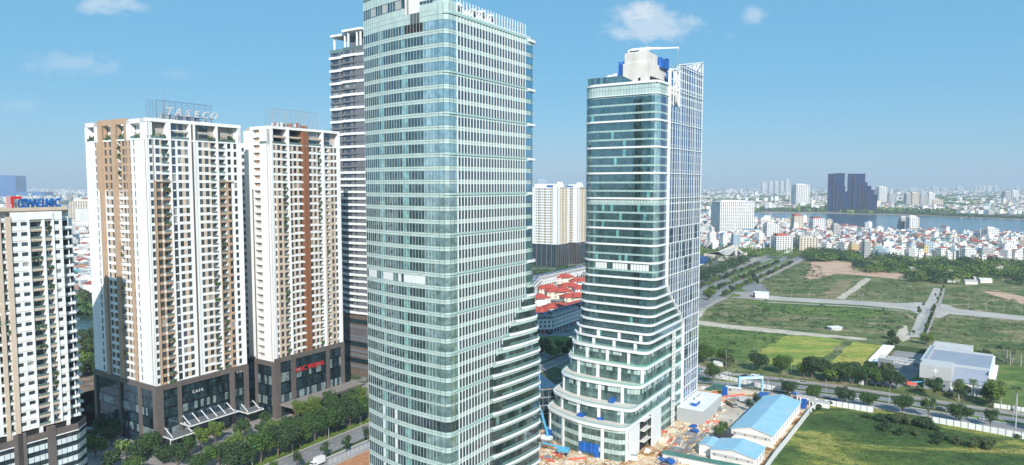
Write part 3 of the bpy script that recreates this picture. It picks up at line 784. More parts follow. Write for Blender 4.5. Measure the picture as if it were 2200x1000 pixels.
def finish_openings(T, store, limwin=100):
    # nearest to the viewer first
    def wpos(it):
        F, a, b = it[0], it[1], it[2]; p = F.P((a + b) / 2, 0, it[-2]); w_ = T.matrix_basis @ Vector(p); return (w_ - Vector((0, 0, CAM_H))).length
    T_ = T
    wins = sorted(store['win'], key=wpos); rest = MB()
    for k, (F, a, b, o, z0, z1) in enumerate(wins):
        mb = MB() if k < limwin else rest
        r = random.random() * .9 if random.random() > .07 else .95
        F.quad(mb, a, b, o, z0, z1, 0, r)
        if b - a > 1.2: F.box(mb, (a + b) / 2 - .04, (a + b) / 2 + .04, o, o + .06, z0, z1, 1)
        if b - a > 2.4:
            for q in (.25, .75): F.box(mb, a + (b - a) * q - .04, a + (b - a) * q + .04, o, o + .06, z0, z1, 1)
        if k < limwin: mb.build('window', [M_win, M_line], T)
    o = rest.build('windows', [M_win, M_line], T)
    if o: tag(o, kind='stuff')
    bl = sorted(store['bal'], key=wpos); rest = MB()
    for k, (F, a, b, z0, z1) in enumerate(bl):
        mb = MB() if k < 60 else rest
        F.quad(mb, a, b, .02, z0, z1, 0); F.quad(mb, b, a, -.02, z0, z1, 0); F.box(mb, a, b, -.03, .05, z1, z1 + .07, 1)
        if random.random() < .25: F.box(mb, a + .2, a + .9, -.9, -.3, z0 - .3, z0 + random.uniform(.3, 1.0), 2)
        if k < 60: mb.build('balcony_rail', [M_brail, M_steel, M_shade], T)
    o = rest.build('balcony_rails', [M_brail, M_steel, M_shade], T)
    if o: tag(o, kind='stuff')
    pm = MB()
    for (F, a, b, zf) in store['pl']:
        for _ in range(46):
            s_ = random.uniform(a, b); o_ = random.uniform(-.6, .5); z_ = zf + abs(random.gauss(.5, .6)); e = .28
            c_ = Vector(F.P(s_, o_, z_)); u = Vector((random.uniform(-1, 1), random.uniform(-1, 1), random.uniform(-1, 1))).normalized() * e; v = u.orthogonal().normalized() * e
            pm.face([c_ - u - v, c_ + u - v, c_ + u + v, c_ - u + v], 0)
    o = pm.build('balcony_plants', [M_green], T)
    if o: tag(o, kind='stuff')
WALLS = [M_white, M_beige, M_orange, M_brown, M_shade, M_stone]
def sA(px, x0, d0): r = (px - 1100) / 1467; return (r * d0 - x0) / (.545 - .839 * r)
def sB(px, x0, d0): r = (px - 1100) / 1467; return (x0 - r * d0) / (.839 + .545 * r)

# ---- podium of dark glass between stone piers, with letters and canopy
def podium(T, F, L, h, piers, name='podium', nfl=6, capz=2.2):
    b = MB(); g = MB()
    for a, c_ in piers: F.box(b, a, c_, -.6, .55, 0, h, 0)
    F.box(b, 0, L, -.6, .45, h - capz, h + .3, 0)
    nx = int(L / 1.6)
    for f in range(nfl):
        z0 = f * (h - capz) / nfl; z1 = (f + 1) * (h - capz) / nfl
        for i in range(nx):
            a, c_ = L * i / nx, L * (i + 1) / nx
            F.quad(g, a + .03, c_ - .03, -.25, z0 + .9, z1 - .05, 0, (random.random() * .9 if f not in (1, 3) else random.choice([.3, .6, .95, .95])))
            F.quad(g, a + .03, c_ - .03, -.22, z0, z0 + .85, 0, .1)
        F.box(b, 0, L, -.4, -.1, z0 + .82, z0 + .92, 1)
    F.box(b, 0, L, -.6, -.3, 0, h, 1)
    b.build(name, [M_stone, M_black], T); g.build(name + '_glazing', [M_pgl], T)
def letters(text, size, depth, m, name='letters', parent=None, loc=(0, 0, 0), rot=(0, 0, 0), shear=0.0, spacing=1.0, weight=0.0):
    cu = bpy.data.curves.new(name, 'FONT'); cu.body = text; cu.size = size; cu.extrude = depth; cu.align_x = 'CENTER'; cu.shear = shear
    cu.space_character = spacing; cu.offset = weight; cu.materials.append(m); cu.resolution_u = 3
    t = bpy.data.objects.new('tmp', cu); C.objects.link(t)
    me = bpy.data.meshes.new_from_object(t); bpy.data.objects.remove(t); bpy.data.curves.remove(cu)
    o = bpy.data.objects.new(name, me); C.objects.link(o); o.parent = parent; o.location = loc; o.rotation_euler = rot; return o

# ---------------------------------------------------------------- white and orange tower
X1, D1 = -160.1, 302.0
B1 = empty('apartment_tower', (X1, D1, 0), ANG, 'white and orange apartment tower with dark glass podium and a lettered rooftop sign', 'building')
bpy.context.view_layer.update()
ZP, PIT1, N1 = 29.4, 3.83, 29
ztop1 = 149.5
def z2a(z): return 320 + .19 * z
st = dict(win=[], bal=[], pl=[])
S = lambda z: sA(z2a(z), X1, D1)
LA = 46.8
colsA = [(S(10), S(65), 'w'), (S(95), S(145), 'w'), (S(165), S(250), 'b'), (S(270), S(325), 'v'), (S(345), S(390), 'w'), (S(425), S(468), 'w'),
         (S(580), S(620), 'w'), (S(650), S(695), 'w'), (S(715), S(780), 'b'), (S(810), S(880), 'b'), (S(905), S(945), 'w'), (S(975), S(1010), 'w')]
colsA = [(max(.5, a), b, k) for a, b, k in colsA]
ob = [(S(80), S(262)), (S(800), S(960))]; bz = [(S(145), S(165)), (S(390), S(424)), (S(468), S(480)), (S(560), S(580)), (S(622), S(650)), (S(695), S(714))]
def wA(s, f):
    if f < N1 - 5 and any(a <= s <= b for a, b in ob): return 2
    if any(a - .1 <= s <= b + .1 for a, b in bz): return 1
    return 0
def spA(s, f):
    return 2 if f < N1 - 5 and any(a <= s <= b for a, b in ob) else 0
ST1 = st
FA = Face('A'); FB = Face('B')
wl = facade(B1, FA, LA, ZP, PIT1, N1, colsA, wA, store=st, spand=spA, plants=.16)
# beige infill shows only at window height: white spandrel courses run across it
for a, b in bz:
    for f in range(N1): FA.box(wl, a - .02, b + .02, 0, .03, ZP + f * PIT1 - .3, ZP + f * PIT1 + .95, 0)
FA.box(wl, 0, .5, -.3, .15, ZP, ztop1, 0); FA.box(wl, LA - 1.4, LA, -.3, .15, ZP, ztop1, 0)
for t in (S(262), S(790)): FA.box(wl, t - .35, t + .35, -.3, .45, ZP, ztop1 - 1, 0)
FA.box(wl, S(488), S(500), 0, .3, ZP, ztop1 - 1, 0); FA.box(wl, S(524), S(545), 0, .3, ZP, ztop1 - 1, 0)
FA.box(wl, S(500), S(524), 0.0, .05, ZP, ztop1 - 1, 5)
for a, b in ob:
    FA.box(wl, a - .3, a + .2, 0, .5, ZP, ZP + (N1 - 5) * PIT1 + .5, 2); FA.box(wl, a - .3, b, -.1, .5, ZP + (N1 - 5) * PIT1, ZP + (N1 - 5) * PIT1 + .6, 2)
wl.build('front_wall', WALLS, B1)
# side facade
def zb5(z): return 180 + .28 * z
SB = lambda z: sB(zb5(z), X1, D1)
LB = 54.6
cb = [(SB(405), SB(392), 'w'), (SB(376), SB(366), 'w'), (SB(345), SB(335), 'w'), (SB(328), SB(310), 'w'), (SB(300), SB(276), 'b'), (SB(247), SB(232), 'b'), (SB(228), SB(210), 'w'), (SB(192), SB(173), 'w'), (SB(113), SB(101), 'w')]
cb = [(min(a, b), max(a, b), k) for a, b, k in cb]
ob_hi = (SB(352), SB(140)); pier_o = [(SB(366), SB(350)), (SB(275), SB(250)), (SB(170), SB(148)), (SB(380), SB(366))]
def wB(s, f):
    if any(a <= s <= b for a, b in pier_o): return 2
    if f >= N1 - 6 and ob_hi[0] <= s <= ob_hi[1]: return 2
    if SB(345) - .5 < s < SB(175): return 1 if f < N1 - 6 else 2
    return 0
def spB(s, f):
    if SB(380) <= s <= SB(366): return 2
    if f >= N1 - 6 and ob_hi[0] <= s <= ob_hi[1]: return 2
    return 0
wl = facade(B1, FB, LB, ZP, PIT1, N1, cb, wB, store=st, spand=spB, plants=.2)
for a, b in pier_o[1:3]: FB.box(wl, a, b, -.2, 1.2, ZP, ztop1 + .5, 2)
FB.box(wl, ob_hi[0], ob_hi[1], -.3, .25, ztop1 - 2.0, ztop1 + .6, 2)
for f in range(N1 - 6):
    for a, b in ((SB(345), SB(276)), (SB(247), SB(175))): FB.box(wl, a, b, 0, .08, ZP + f * PIT1 - .4, ZP + f * PIT1 + 1.0, 0)
wl.build('side_wall', WALLS, B1)
# top duplex storeys, roof frame, core
tp = MB(); zt = ZP + N1 * PIT1
for a, b in ((0, 1.2), (LA - 1.6, LA), (S(225), S(262)), (S(480), S(500)), (S(525), S(550)), (S(780), S(800))): FA.box(tp, a, b, -2.2, .15, zt, ztop1, 0)
FA.box(tp, -.2, LA, -2.2, .2, ztop1 - 1.5, ztop1, 0); FA.box(tp, 0, LA, -2.2, .1, zt - .3, zt + .35, 0)
FA.box(tp, S(225), S(480), -1.4, -.1, (zt + ztop1) / 2 - .5, (zt + ztop1) / 2 - .1, 0)
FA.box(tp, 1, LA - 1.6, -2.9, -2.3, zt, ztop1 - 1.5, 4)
for a, b in ((0, SB(455)), (SB(378), SB(352)), (SB(130), SB(105)), (SB(45), LB)): FB.box(tp, a, b, -2.2, .15, zt, ztop1, 0)
FB.box(tp, 0, SB(352), -2.2, .15, ztop1 - 2, ztop1, 0); FB.box(tp, SB(130), LB, -2.2, .15, ztop1 - 2, ztop1, 0)
for a, b in ((SB(352), SB(335)), (SB(275), SB(250)), (SB(170), SB(140))): FB.box(tp, a, b, -2.0, .3, zt, ztop1, 2)
FB.box(tp, 0, LB, -2.2, .1, zt - .4, zt + .4, 0); FB.box(tp, 4, LB - 6, -6, -5.4, zt, ztop1 - .5, 4)
tp.build('roof_frame', WALLS, B1)
g = MB()
for a, b in ((S(258), S(365)), (S(395), S(440)), (S(560), S(590)), (S(615), S(720)), (S(40), S(100)), (S(940), S(990))):
    for zq in (zt + .5, (zt + ztop1) / 2 + .1): FA.quad(g, a, b, -2.2, zq, zq + 3.0, 0)
for a, b in ((S(10), S(225)), (S(265), S(480)), (S(560), S(780)), (S(800), S(1000))): FA.quad(g, a, b, .0, zt + .35, zt + 1.4, 1)
for a, b in ((SB(455), SB(378)), (SB(335), SB(285)), (SB(232), SB(170)), (SB(105), SB(45))): FB.quad(g, a, b, .0, zt + .4, zt + 1.5, 1)
g.build('duplex_glazing', [M_win, M_brail], B1)
pm = MB()
for F, a, b in ((FA, S(10), S(225)), (FA, S(690), S(775)), (FA, S(805), S(1000)), (FB, SB(335), SB(285)), (FB, SB(232), SB(180)), (FB, SB(100), SB(55)), (FB, SB(450), SB(400))):
    for _ in range(140):
        c_ = Vector(F.P(random.uniform(a, b), random.uniform(-1, .1), zt + .5 + abs(random.gauss(.6, .8)))); u = Vector((random.uniform(-1, 1), random.uniform(-1, 1), random.uniform(-1, 1))).normalized() * .3; v = u.orthogonal().normalized() * .3
        pm.face([c_ - u - v, c_ + u - v, c_ + u + v, c_ - u + v], 0)
tag(pm.build('roof_garden', [M_green], B1), kind='stuff')
cr = MB(); cr.box(2.6, 2.6, ZP, LA - 2.6, LB - 2.4, ztop1 - 2.2, 0); cr.box(.1, LB - 2.5, ZP, LA, LB, ztop1 - 2, 0); cr.box(LA - 2.5, 2, ZP, LA, LB, ztop1 - 2, 0)
cr.box(12, 14, ztop1 - 2.2, 40, 44, ztop1 + 1.8, 0); cr.box(3, 30, ztop1 - 2.2, 14, 48, ztop1 + .8, 0)
cr.build('core_wall', [M_white], B1)
for i in range(5):
    t = MB(); t.tube((16 + i * 3.6, 16, ztop1 + 1.8), (16 + i * 3.6, 16, ztop1 + 4), 1.2, n=10); t.build('rooftop_tank', [M_steel], B1)
podium(B1, Face('A', .3), LA, 29.2, [(-.5, 2.6), (S(250), S(290)), (S(855), S(905)), (LA - 2, LA + .3)])
podium(B1, Face('B', .3), LB, 29.2, [(-.5, 2.2), (12.5, 14.5), (30, 32), (LB - 2, LB)])
letters('CAFE', 1.8, .08, M_letterw, 'cafe_letters', B1, (S(480), -.5, 22), (rad(90), 0, 0), spacing=1.5)
letters('VTRT', 1.5, .08, M_letterw, 'shop_letters', B1, (S(975), -.5, 26.0), (rad(90), 0, 0), spacing=1.3)
letters('HATIS', 1.5, .08, M_steel, 'cornice_letters', B1, (S(800), -.9, 27.5), (rad(90), 0, 0), spacing=1.3)
mst = MB(); mst.tube((14, 10, ztop1), (14, 10, ztop1 + 14), .12, n=5); mst.build('mast', [M_steel], B1)
# canopies hung from slanting white struts
def canopy(x0, x1, y1, z, name_lbl, nst, par=B1, up=4.2):
    b = MB(); b.box(x0, -y1, z, x1, -.6, z + .35, 0); b.box(x0 - .1, -y1 - .15, z - .1, x1 + .1, -y1, z + .45, 1); b.box(x0 - .15, -y1, z - .1, x0, -.6, z + .45, 1); b.box(x1, -y1, z - .1, x1 + .15, -.6, z + .45, 1)
    o = b.build('canopy', [M_canopy, M_letterw], par)
    for i in range(nst):
        x = x0 + 1.2 + (x1 - x0 - 2.4) * i / max(1, nst - 1); s_ = MB()
        s_.bar((x, -y1 + 1.5, z + .3), (x - 1.2, -y1 * .35, z + up), .28, 0); s_.bar((x - 1.2, -y1 * .35, z + up), (x - 1.0, -.5, z + up - 1.5), .07, 0)
        s_.build('strut', [M_letterw], o)
canopy(S(262), S(262) + 25, 8.5, 9.5, '', 6); canopy(1.5, 13, 8.5, 6.0, '', 2, up=4.5); canopy(41, 50, 8, 6.5, '', 2)
b = MB()
for i, x in enumerate((1.0, 13.5)): b.bar((x, -8.0, 0), (x, -8.0, 6.2), .35, 0)
b.build('canopy_post', [M_letterw], B1)
# rooftop sign: steel trellis and white slanting letters
SG = empty('rooftop_sign', tuple(B1.matrix_basis @ Vector((0, 2.0, ztop1))), ANG, 'big white slanted letters on a steel trellis on the tallest white and orange roof', 'sign')
fr = MB(); xs = [9.0 + i * 3.05 for i in range(10)]
for i, x in enumerate(xs):
    tpz = 9.2 + (i > 7) * -.3
    fr.bar((x, 6, 0), (x, 6, tpz), .2, 0); fr.bar((x - 2.2, 2.6, 0), (x, 6, tpz), .2, 0); fr.bar((x - .8, 4.4, tpz * .45), (x, 6, tpz * .3), .08, 0)
for q in range(12): fr.bar((4.5, 6.3, 1 + q * .72), (xs[-1], 6, 1 + q * .72), .08, 0)
for q in range(4): fr.bar((4.5 + q * 1.5, 6.3, 0), (4.5 + q * 1.5, 6.3, 8.8), .06, 0)
fr.bar((xs[0], 6, 9.2), (xs[-1], 6, 9.1), .15, 0); fr.bar((9, 2.6, 2.2), (xs[-1] - 1, 2.6, 2.2), .25, 0); fr.bar((9, 2.6, .9), (xs[-1] - 1, 2.6, .9), .2, 0)
for x in (18, 22, 26): fr.box(x, 2, 0, x + 1.4, 4, 2.2, 0)
fr.build('trellis', [mat('sign_steel', (.14, .18, .25), .6, .2)], SG)
x = 12.0
for ch, wd in zip('TASECO', (4.7, 4.6, 4.4, 4.4, 4.5, 4.2)):
    letters(ch, 5.2 if ch in 'TA' else 4.6, .35, mat('letter_grey', (.50, .50, .50), .6), 'letter', SG, (x, 1.8, 2.3), (rad(82), 0, 0), shear=.35, weight=.10); x += wd

# ---------------------------------------------------------------- beige tower with brown spine
X2, D2 = -121.2, 344.0
B2 = empty('apartment_tower', (X2, D2, 0), ANG, 'beige and white apartment tower with dark brown vertical spine and red podium letters', 'building')
bpy.context.view_layer.update()
LA2, LB2 = 46.2, 15.7
def z4(z): return 500 + .36 * z
S2 = lambda z: sA(z4(z), X2, D2)
st = dict(win=[], bal=[], pl=[])
cols2 = [(S2(248), S2(262), 'w'), (S2(275), S2(293), 'w'), (S2(303), S2(333), 'b'), (S2(347), S2(361), 'v'), (S2(370), S2(388), 'w'), (S2(400), S2(415), 'w'),
         (S2(462), S2(478), 'w'), (S2(488), S2(503), 'w'), (S2(513), S2(535), 'b'), (S2(555), S2(577), 'b'), (S2(590), S2(605), 'w'), (S2(612), S2(626), 'w')]
def w2f(s, f):
    if S2(425) <= s <= S2(455): return 3
    if s < S2(245) or s > S2(630) or S2(536) < s < S2(552) or S2(334) < s < S2(345): return 0
    return 1
def sp2(s, f):
    if f < 22 and (S2(266) < s < S2(334) or S2(553) < s < S2(608)): return 1
    return 0
wl = facade(B2, FA, LA2, ZP, PIT1, N1, cols2, w2f, store=st, spand=sp2, plants=.14)
for f in range(N1):
    for a, b in ((S2(343), S2(425)), (S2(455), S2(537))): FA.box(wl, a, b, -.02, .06, ZP + f * PIT1 - .35, ZP + f * PIT1 + .6, 0)
    if f >= 22:
        for a, b in ((S2(245), S2(334)), (S2(552), S2(628))): FA.box(wl, a, b, -.02, .06, ZP + f * PIT1 - .35, ZP + f * PIT1 + .6, 0)
for a, b in ((S2(425), S2(436)), (S2(447), S2(456))): FA.box(wl, a, b, 0, .6, ZP, 147.5, 3)
FA.box(wl, S2(436), S2(447), 0, .05, ZP, 147.5, 3)
for t in (S2(266), S2(553)): FA.box(wl, t - .3, t + .3, 0, .4, ZP, ZP + 22 * PIT1, 1)
FA.box(wl, 0, S2(243), -.2, .3, ZP, 149.5, 0); FA.box(wl, S2(632), LA2, -.2, .3, ZP, 149.5, 0)
for t in (S2(339), S2(544)): FA.box(wl, t - .4, t + .4, 0, .5, ZP, 148.5, 0)
wl.build('front_wall', WALLS, B2)
cb2 = [(2.4, 4.0, 'w'), (9.5, 13.5, 'b')]
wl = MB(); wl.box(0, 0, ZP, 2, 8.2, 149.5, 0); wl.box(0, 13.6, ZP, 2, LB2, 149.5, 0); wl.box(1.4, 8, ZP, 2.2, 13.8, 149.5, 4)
for f in range(N1 + 2):
    FB.box(wl, 8.2, 13.6, -1.4, .0, ZP + f * PIT1 - .2, ZP + f * PIT1 + (1.3 if f < 23 else 1.8), 0)
    if f > 22: FB.box(wl, 9, 12.5, -1.38, -.9, ZP + f * PIT1 + 1.8, ZP + f * PIT1 + 3.4, 2)
FB.box(wl, 0, LB2, -2, .1, 148.0, 149.6, 0)
FB.box(wl, 14.0, 14.9, 0, .05, ZP, 118, 5)
wl.build('side_wall', WALLS, B2)
tp = MB(); 
for a, b in ((0, 1.4), (S2(328), S2(338)), (S2(420), S2(460)), (S2(538), S2(550)), (LA2 - 1.4, LA2)): FA.box(tp, a, b, -2.4, .1, zt, 149.5, 3 if 15 < a < 24 else 0)
FA.box(tp, 0, LA2, -2.4, .25, 148.3, 149.6, 0); FA.box(tp, 0, S2(545), -1.4, .0, 144.2, 144.9, 1); FA.box(tp, 0, LA2, -2.2, .1, zt - .2, zt + .4, 0)
FA.box(tp, 1, LA2 - 1, -3, -2.5, zt, 148.3, 4)
tp.build('roof_frame', WALLS, B2)
g = MB()
for a, b in ((S2(243), S2(325)), (S2(335), S2(415)), (S2(455), S2(535)), (S2(550), S2(600))):
    for zq in (zt + .5, 144.95): FA.quad(g, a + .5, b - .3, -1.9, zq, zq + 3.0, 0)
    FA.quad(g, a, b, .0, zt + .4, zt + 1.5, 1)
FB.quad(g, 2.5, 8, .05, zt + .4, zt + 1.6, 1)
g.build('duplex_glazing', [M_win, M_brail], B2)
cr = MB(); cr.box(2.2, 2.6, ZP, LA2 - .1, 24, 148, 0); cr.box(2.2, 2.6, 148, LA2 - 3, 22, 149.3, 4)
# wing behind, striped, in the other tower's shade
cr.box(14, 24, ZP, LA2, 60, 143, 0)
cr.build('core_wall', WALLS[:5], B2)
wg = MB(); FW = Face('B', -13.9)
for f in range(N1):
    FW.box(wg, 24.2, 59, 0, .35, ZP + f * PIT1, ZP + f * PIT1 + 1.7, 0); FW.quad(wg, 24.2, 59, .05, ZP + f * PIT1 + 1.7, ZP + (f + 1) * PIT1, 1)
    for q in range(9): FW.box(wg, 26 + q * 4, 26.6 + q * 4, 0, .3, ZP + f * PIT1 + 1.7, ZP + (f + 1) * PIT1, 2)
FW.box(wg, 24.2, 30, -1, .6, 140, 148, 0)
wg.build('rear_wing', [M_white, M_win, M_orange], B2)
podium(B2, Face('A', .3), LA2, 31, [(-.5, 2.6), (S2(325), S2(350)), (S2(540), S2(556)), (LA2 - 2, LA2 + .3)], nfl=5)
podium(B2, Face('B', .3), LB2, 29.2, [(-.5, 2.0), (LB2 - 1.5, LB2)], nfl=5)
podium(B2, Face('B', -13.6), 60, 29.0, [(26, 27), (44, 45)], nfl=5)
letters('LAC HONG', 3.4, .15, M_letterr, 'red_letters', B2, (S2(438), -.7, 21.5), (rad(90), 0, 0), spacing=1.1, weight=.06)
b = MB(); b.box(2, -11, 6.4, 52, -.6, 7.4, 0); b.box(1.9, -11.1, 6.3, 52.1, -10.9, 7.6, 1)
for q in range(24): b.box(3 + q * 2, -10.8, 7.4, 3.25 + q * 2, -.7, 7.5, 1)
o = b.build('canopy', [mat('canopy_roof', (.27, .24, .21), .8, noise=.1), M_stone], B2)
for x in (4, 20, 36, 50):
    b = MB(); b.tube((x, -9.5, 0), (x, -9.5, 5), .35, n=8); b.bar((x, -9.5, 4.5), (x - 1.8, -9.5, 6.4), .2); b.bar((x, -9.5, 4.5), (x + 1.8, -9.5, 6.4), .2); b.build('column', [mat('rust_column', (.2, .09, .06), .7)], o)
SG = empty('sign_trellis', tuple(B2.matrix_basis @ Vector((0, 2.0, 149.5))), ANG, 'empty steel trellis with pale mesh standing on the brown spined roof', 'sign frame')
fr = MB()
for i in range(11):
    x = 8 + i * 3.0; fr.bar((x, 6, 0), (x, 6, 10), .14); fr.bar((x - 1.5, 3, 0), (x, 6, 10), .12)
for q in range(14): fr.bar((4, 6.2, .8 + q * .7), (38, 6.2, .8 + q * .7), .05)
for q in range(22): fr.bar((4 + q * 1.5, 6.1, 0), (4 + q * 1.5, 6.1, 9.6), .05)
fr.bar((8, 6, 10), (38, 6, 10), .15)
fr.build('trellis', [mat('grey_sign_steel', (.36, .36, .36), .6, .2)], SG)
b = MB()
for i in range(16): b.cbox(6 + i * 1.4 + random.random(), 3 + random.random() * 2, 1 + random.random(), 1.6, 1.2, 1.2 + random.random() * 1.5, i % 2, rot=random.random())
b.build('cooling_units', [M_steel, mat('rusty_red', (.3, .12, .08), .7)], SG)
finish_openings(B2, st, 100)
finish_openings(B1, ST1, 100)
# ---------------------------------------------------------------- grey tower with white belts
B3 = empty('apartment_tower', (-116, 440, 0), math.atan2(-.545, .839), 'dark grey apartment tower with white belts and a white roof pergola, behind the glass tower', 'building')
M_dgrey = mat('dark_grey_render', (.16, .17, .19), .7, noise=.08, nscale=.2)
M_podb = mat('podium_brown_louvre', (.15, .11, .09), .7, noise=.2, nscale=.5)
core = MB(); core.box(.3, 1.0, 39, 40, 26, 203, 0); core.box(13.5, -1.4, 39, 40, 2, 204, 0)
core.build('core_wall', [M_dgrey], B3)
zs = []; z = 39.0
while z < 200: zs.append(z); z += 4.0
def b3face(x0, x1, y, mbw, mbb, mbg, hi):
    for i, z in enumerate(zs):
        low = z < 125
        white = low or i % 2 == (len(zs) - 1) % 2
        if white: mbb.box(x0 - .3, y - 1.3, z, x1 + .3, y, z + (1.5 if not low else 1.4), 0)
        else: mbb.box(x0, y - 1.0, z, x1, y, z + 1.0, 1)
        mbg.face([(x0 + 2, y - .06, z + 1.2), (x1 - 1, y - .06, z + 1.2), (x1 - 1, y - .06, z + 3.9), (x0 + 2, y - .06, z + 3.9)], 0)
        for q in range(int((x1 - x0) / 1.5)): mbg.box(x0 + q * 1.5, y - .12, z + 1, x0 + q * 1.5 + (.14 if q % 4 else .8), y - .02, z + 4, 1)
w_, b_, g_ = MB(), MB(), MB()
b3face(.3, 13.2, 1.0, w_, b_, g_, 0); b3face(13.6, 26, -1.4, w_, b_, g_, 1); b3face(26.2, 40, -.6, w_, b_, g_, 1)
for x in (8.0, 20.5, 24): b_.box(x, -1.9 if x > 13 else .4, 39, x + 2.2, -.5 if x > 13 else 1.0, 203, 1)
b_.box(-.2, .4, 118, 40, 1, 126, 1)
b_.build('white_belts', [M_white, M_dgrey], B3); g_.build('glazing', [M_win, M_dgrey], B3)
b = MB()
for x, y in ((3, 1), (3, 14), (13.5, 0), (13.5, 14), (17.5, -1), (25, -1), (28, -1), (25, 14)): b.box(x, y, 203, x + .9, y + .9, 214, 0)
b.box(1.5, -.3, 213, 14.3, 16, 214.2, 0); b.box(13.6, -2, 214.5, 30, 16, 215.8, 0)
for q in range(14): b.box(2 + q * .9, 0, 212.6, 2.3 + q * .9, 15, 213, 0)
b.build('roof_pergola', [M_white], B3)
b = MB(); b.box(15.5, 4, 203, 30, 20, 213, 0); b.box(.5, .2, 203, 13, .35, 205, 1); b.box(14, -1.5, 203, 30, -1.35, 205, 1); b.build('roof_house', [M_dgrey, M_brail], B3)
b = MB(); b.box(-2, -3, 0, 42, 26, 38, 0)
for z in (5, 12, 15, 22, 24, 30): b.box(-2.1, -3.3, z, 42.1, -2.9, z + 1.6, 1)
for z in (8, 18.5, 33): b.face([(0, -3.1, z), (40, -3.1, z), (40, -3.1, z + 3), (0, -3.1, z + 3)], 2)
for z in range(22, 30): b.box(-2.1, -3.25, z, 42.1, -2.95, z + .35, 1)
b.build('podium', [M_podb, M_dgrey, M_pgl], B3)

# ---------------------------------------------------------------- near white block on the left
X0, D0 = -172.9, 262.0
B0 = empty('apartment_block', (X0, D0, 0), ANG, 'white apartment block with beige balconies and blue and red letters on its roof', 'building')
bpy.context.view_layer.update()
def s0(zm):
    px = .24 * zm; r = (px - 1100) / 1467; return (r * D0 - X0) / (.545 - .839 * r)
L0 = 48.0
st = dict(win=[], bal=[], pl=[])
class FaceN(Face):
    def __init__(s, L): s.ax = 'A'; s.o0 = 0; s.L = L
N0, P0_ = 21, 3.73; Z0 = 28.6; T0 = 110.0
cols = [(s0(475), s0(525), 'w'), (s0(398), s0(456), 'b'), (s0(262), s0(368), 'b'), (s0(178), s0(238), 'w'), (s0(90), s0(146), 'w')]
bx = s0(85), s0(42)
cols += [(s0(0) - 2.4, s0(36), 'b'), (s0(0) - 10, s0(0) - 6, 'w'), (s0(0) - 16, s0(0) - 12, 'w')]
cols = [(a + L0, b + L0, k) for a, b, k in cols]
st0 = st
class FS(Face):
    def P(s, t, o, z): return (t - L0, -(o + s.o0), z)
FF = FS('A')
def w0(s, f):
    s -= L0
    if s0(42) - .2 < s < s0(85) + .2 and s < s0(88): return 1
    return 0
def sp0(s, f):
    s -= L0; return 1 if s0(395) < s < s0(460) or s0(258) < s < s0(372) else 0
wl = facade(B0, FF, L0, Z0, P0_, N0, cols, w0, store=st, spand=sp0, sill=1.75, head=.55, plants=.1)
for t in (s0(245), s0(380), s0(465)): FF.box(wl, t + L0 - .35, t + L0 + .35, 0, .35, Z0, T0 - 2, 0)
FF.box(wl, s0(40) + L0, s0(84) + L0, -.2, .5, Z0 - 6, T0 - 1.5, 1)
FF.box(wl, s0(-45) + L0, s0(-8) + L0, -.2, .5, Z0 - 6, T0 - 1.5, 1)
FF.box(wl, s0(88) + L0, L0, -.4, .12, Z0 + N0 * P0_, T0, 0); FF.box(wl, s0(250) + L0, s0(465) + L0, 0, .5, Z0 + N0 * P0_ + .3, T0 - .3, 0)
FF.box(wl, 0, s0(36) + L0, -.4, .2, Z0 + N0 * P0_, T0 - 2.0, 0)
for f in range(N0): 
    for a, b in ((s0(86), s0(245)), (s0(466), s0(548))): FF.box(wl, a + L0, b + L0, 0, .05, Z0 + f * P0_ - .1, Z0 + f * P0_ + .08, 1)
wl.build('front_wall', WALLS, B0)
cr = MB(); cr.box(-L0, 2.6, Z0, -.1, 18, T0, 0); cr.box(-L0, .5, T0, 4, 18, T0 + .5, 1); cr.box(-34, .0, T0 + .5, 2, 16, T0 + 1.7, 1)
cr.box(-L0, 1, T0, -30, 16, T0 + 3.6, 0); cr.build('core_wall', [M_white, M_beige], B0)
# stepped balcony corner on the right
cr = MB(); gl = MB()
for i, (x, y, wx) in enumerate(((0, 2.6, 3.4), (3.2, 6.6, 3.2))):
    cr.box(x, y, Z0, x + wx, y + 12, T0 - i * 3, 0)
    for f in range(N0 - i):
        zf = Z0 + f * P0_
        gl = MB(); gl.box(x + .5, y - .08, zf + .9, x + wx - .5, y - .02, zf + 3.0, 0); gl.build('front_window', [M_win], B0)
        gl = MB(); gl.box(x + wx + .02, y + 1, zf + .9, x + wx + .08, y + 4.5, zf + 3.1, 0); gl.build('side_window', [M_win], B0)
        cr.box(x + .2, y - 1.1, zf - .1, x + wx + 1.0, y + 5, zf + .15, 0); cr.box(x + wx + .8, y - 1.1, zf, x + wx + 1.0, y + 5, zf + .9, 0); cr.box(x + .2, y - 1.1, zf, x + wx + 1, y - .95, zf + .9, 0)
cr.build('corner_balconies', [M_white], B0)
finish_openings(B0, st, 80)
# podium
pd = MB(); pg = MB()
path0 = [(-L0, -2.0), (1.5, -2.0), (6.6, 3.0), (6.6, 20)]
M_pwh = mat('podium_pale_panel', (.66, .74, .74), .2, spec=.8, var=.08)
pr = resample(path0, 1.9)
for f in range(6):
    z1 = 24.2 - f * 3.95
    for a, b in zip(pr, pr[1:]):
        if z1 > 0: pg.face([(*a, z1 - 1.9), (*b, z1 - 1.9), (*b, z1), (*a, z1)], 0, random.random() * .85)
        pg.face([(*a, z1 - 3.95), (*b, z1 - 3.95), (*b, z1 - 1.93), (*a, z1 - 1.93)], 1)
    ledge(pd, pr, z1 - 1.0, z1 - .9, .06, 2, ends=False); ledge(pd, pr, z1 - 2.0, z1 - 1.88, .1, 1, ends=False)
for p in pr: pd.cbox(p[0], p[1], 12, .12, .12, 24, 2)
ledge(pd, path0, 24.4, 27.0, .25, 0); ledge(pd, path0, 24.1, 24.45, .4, 1)
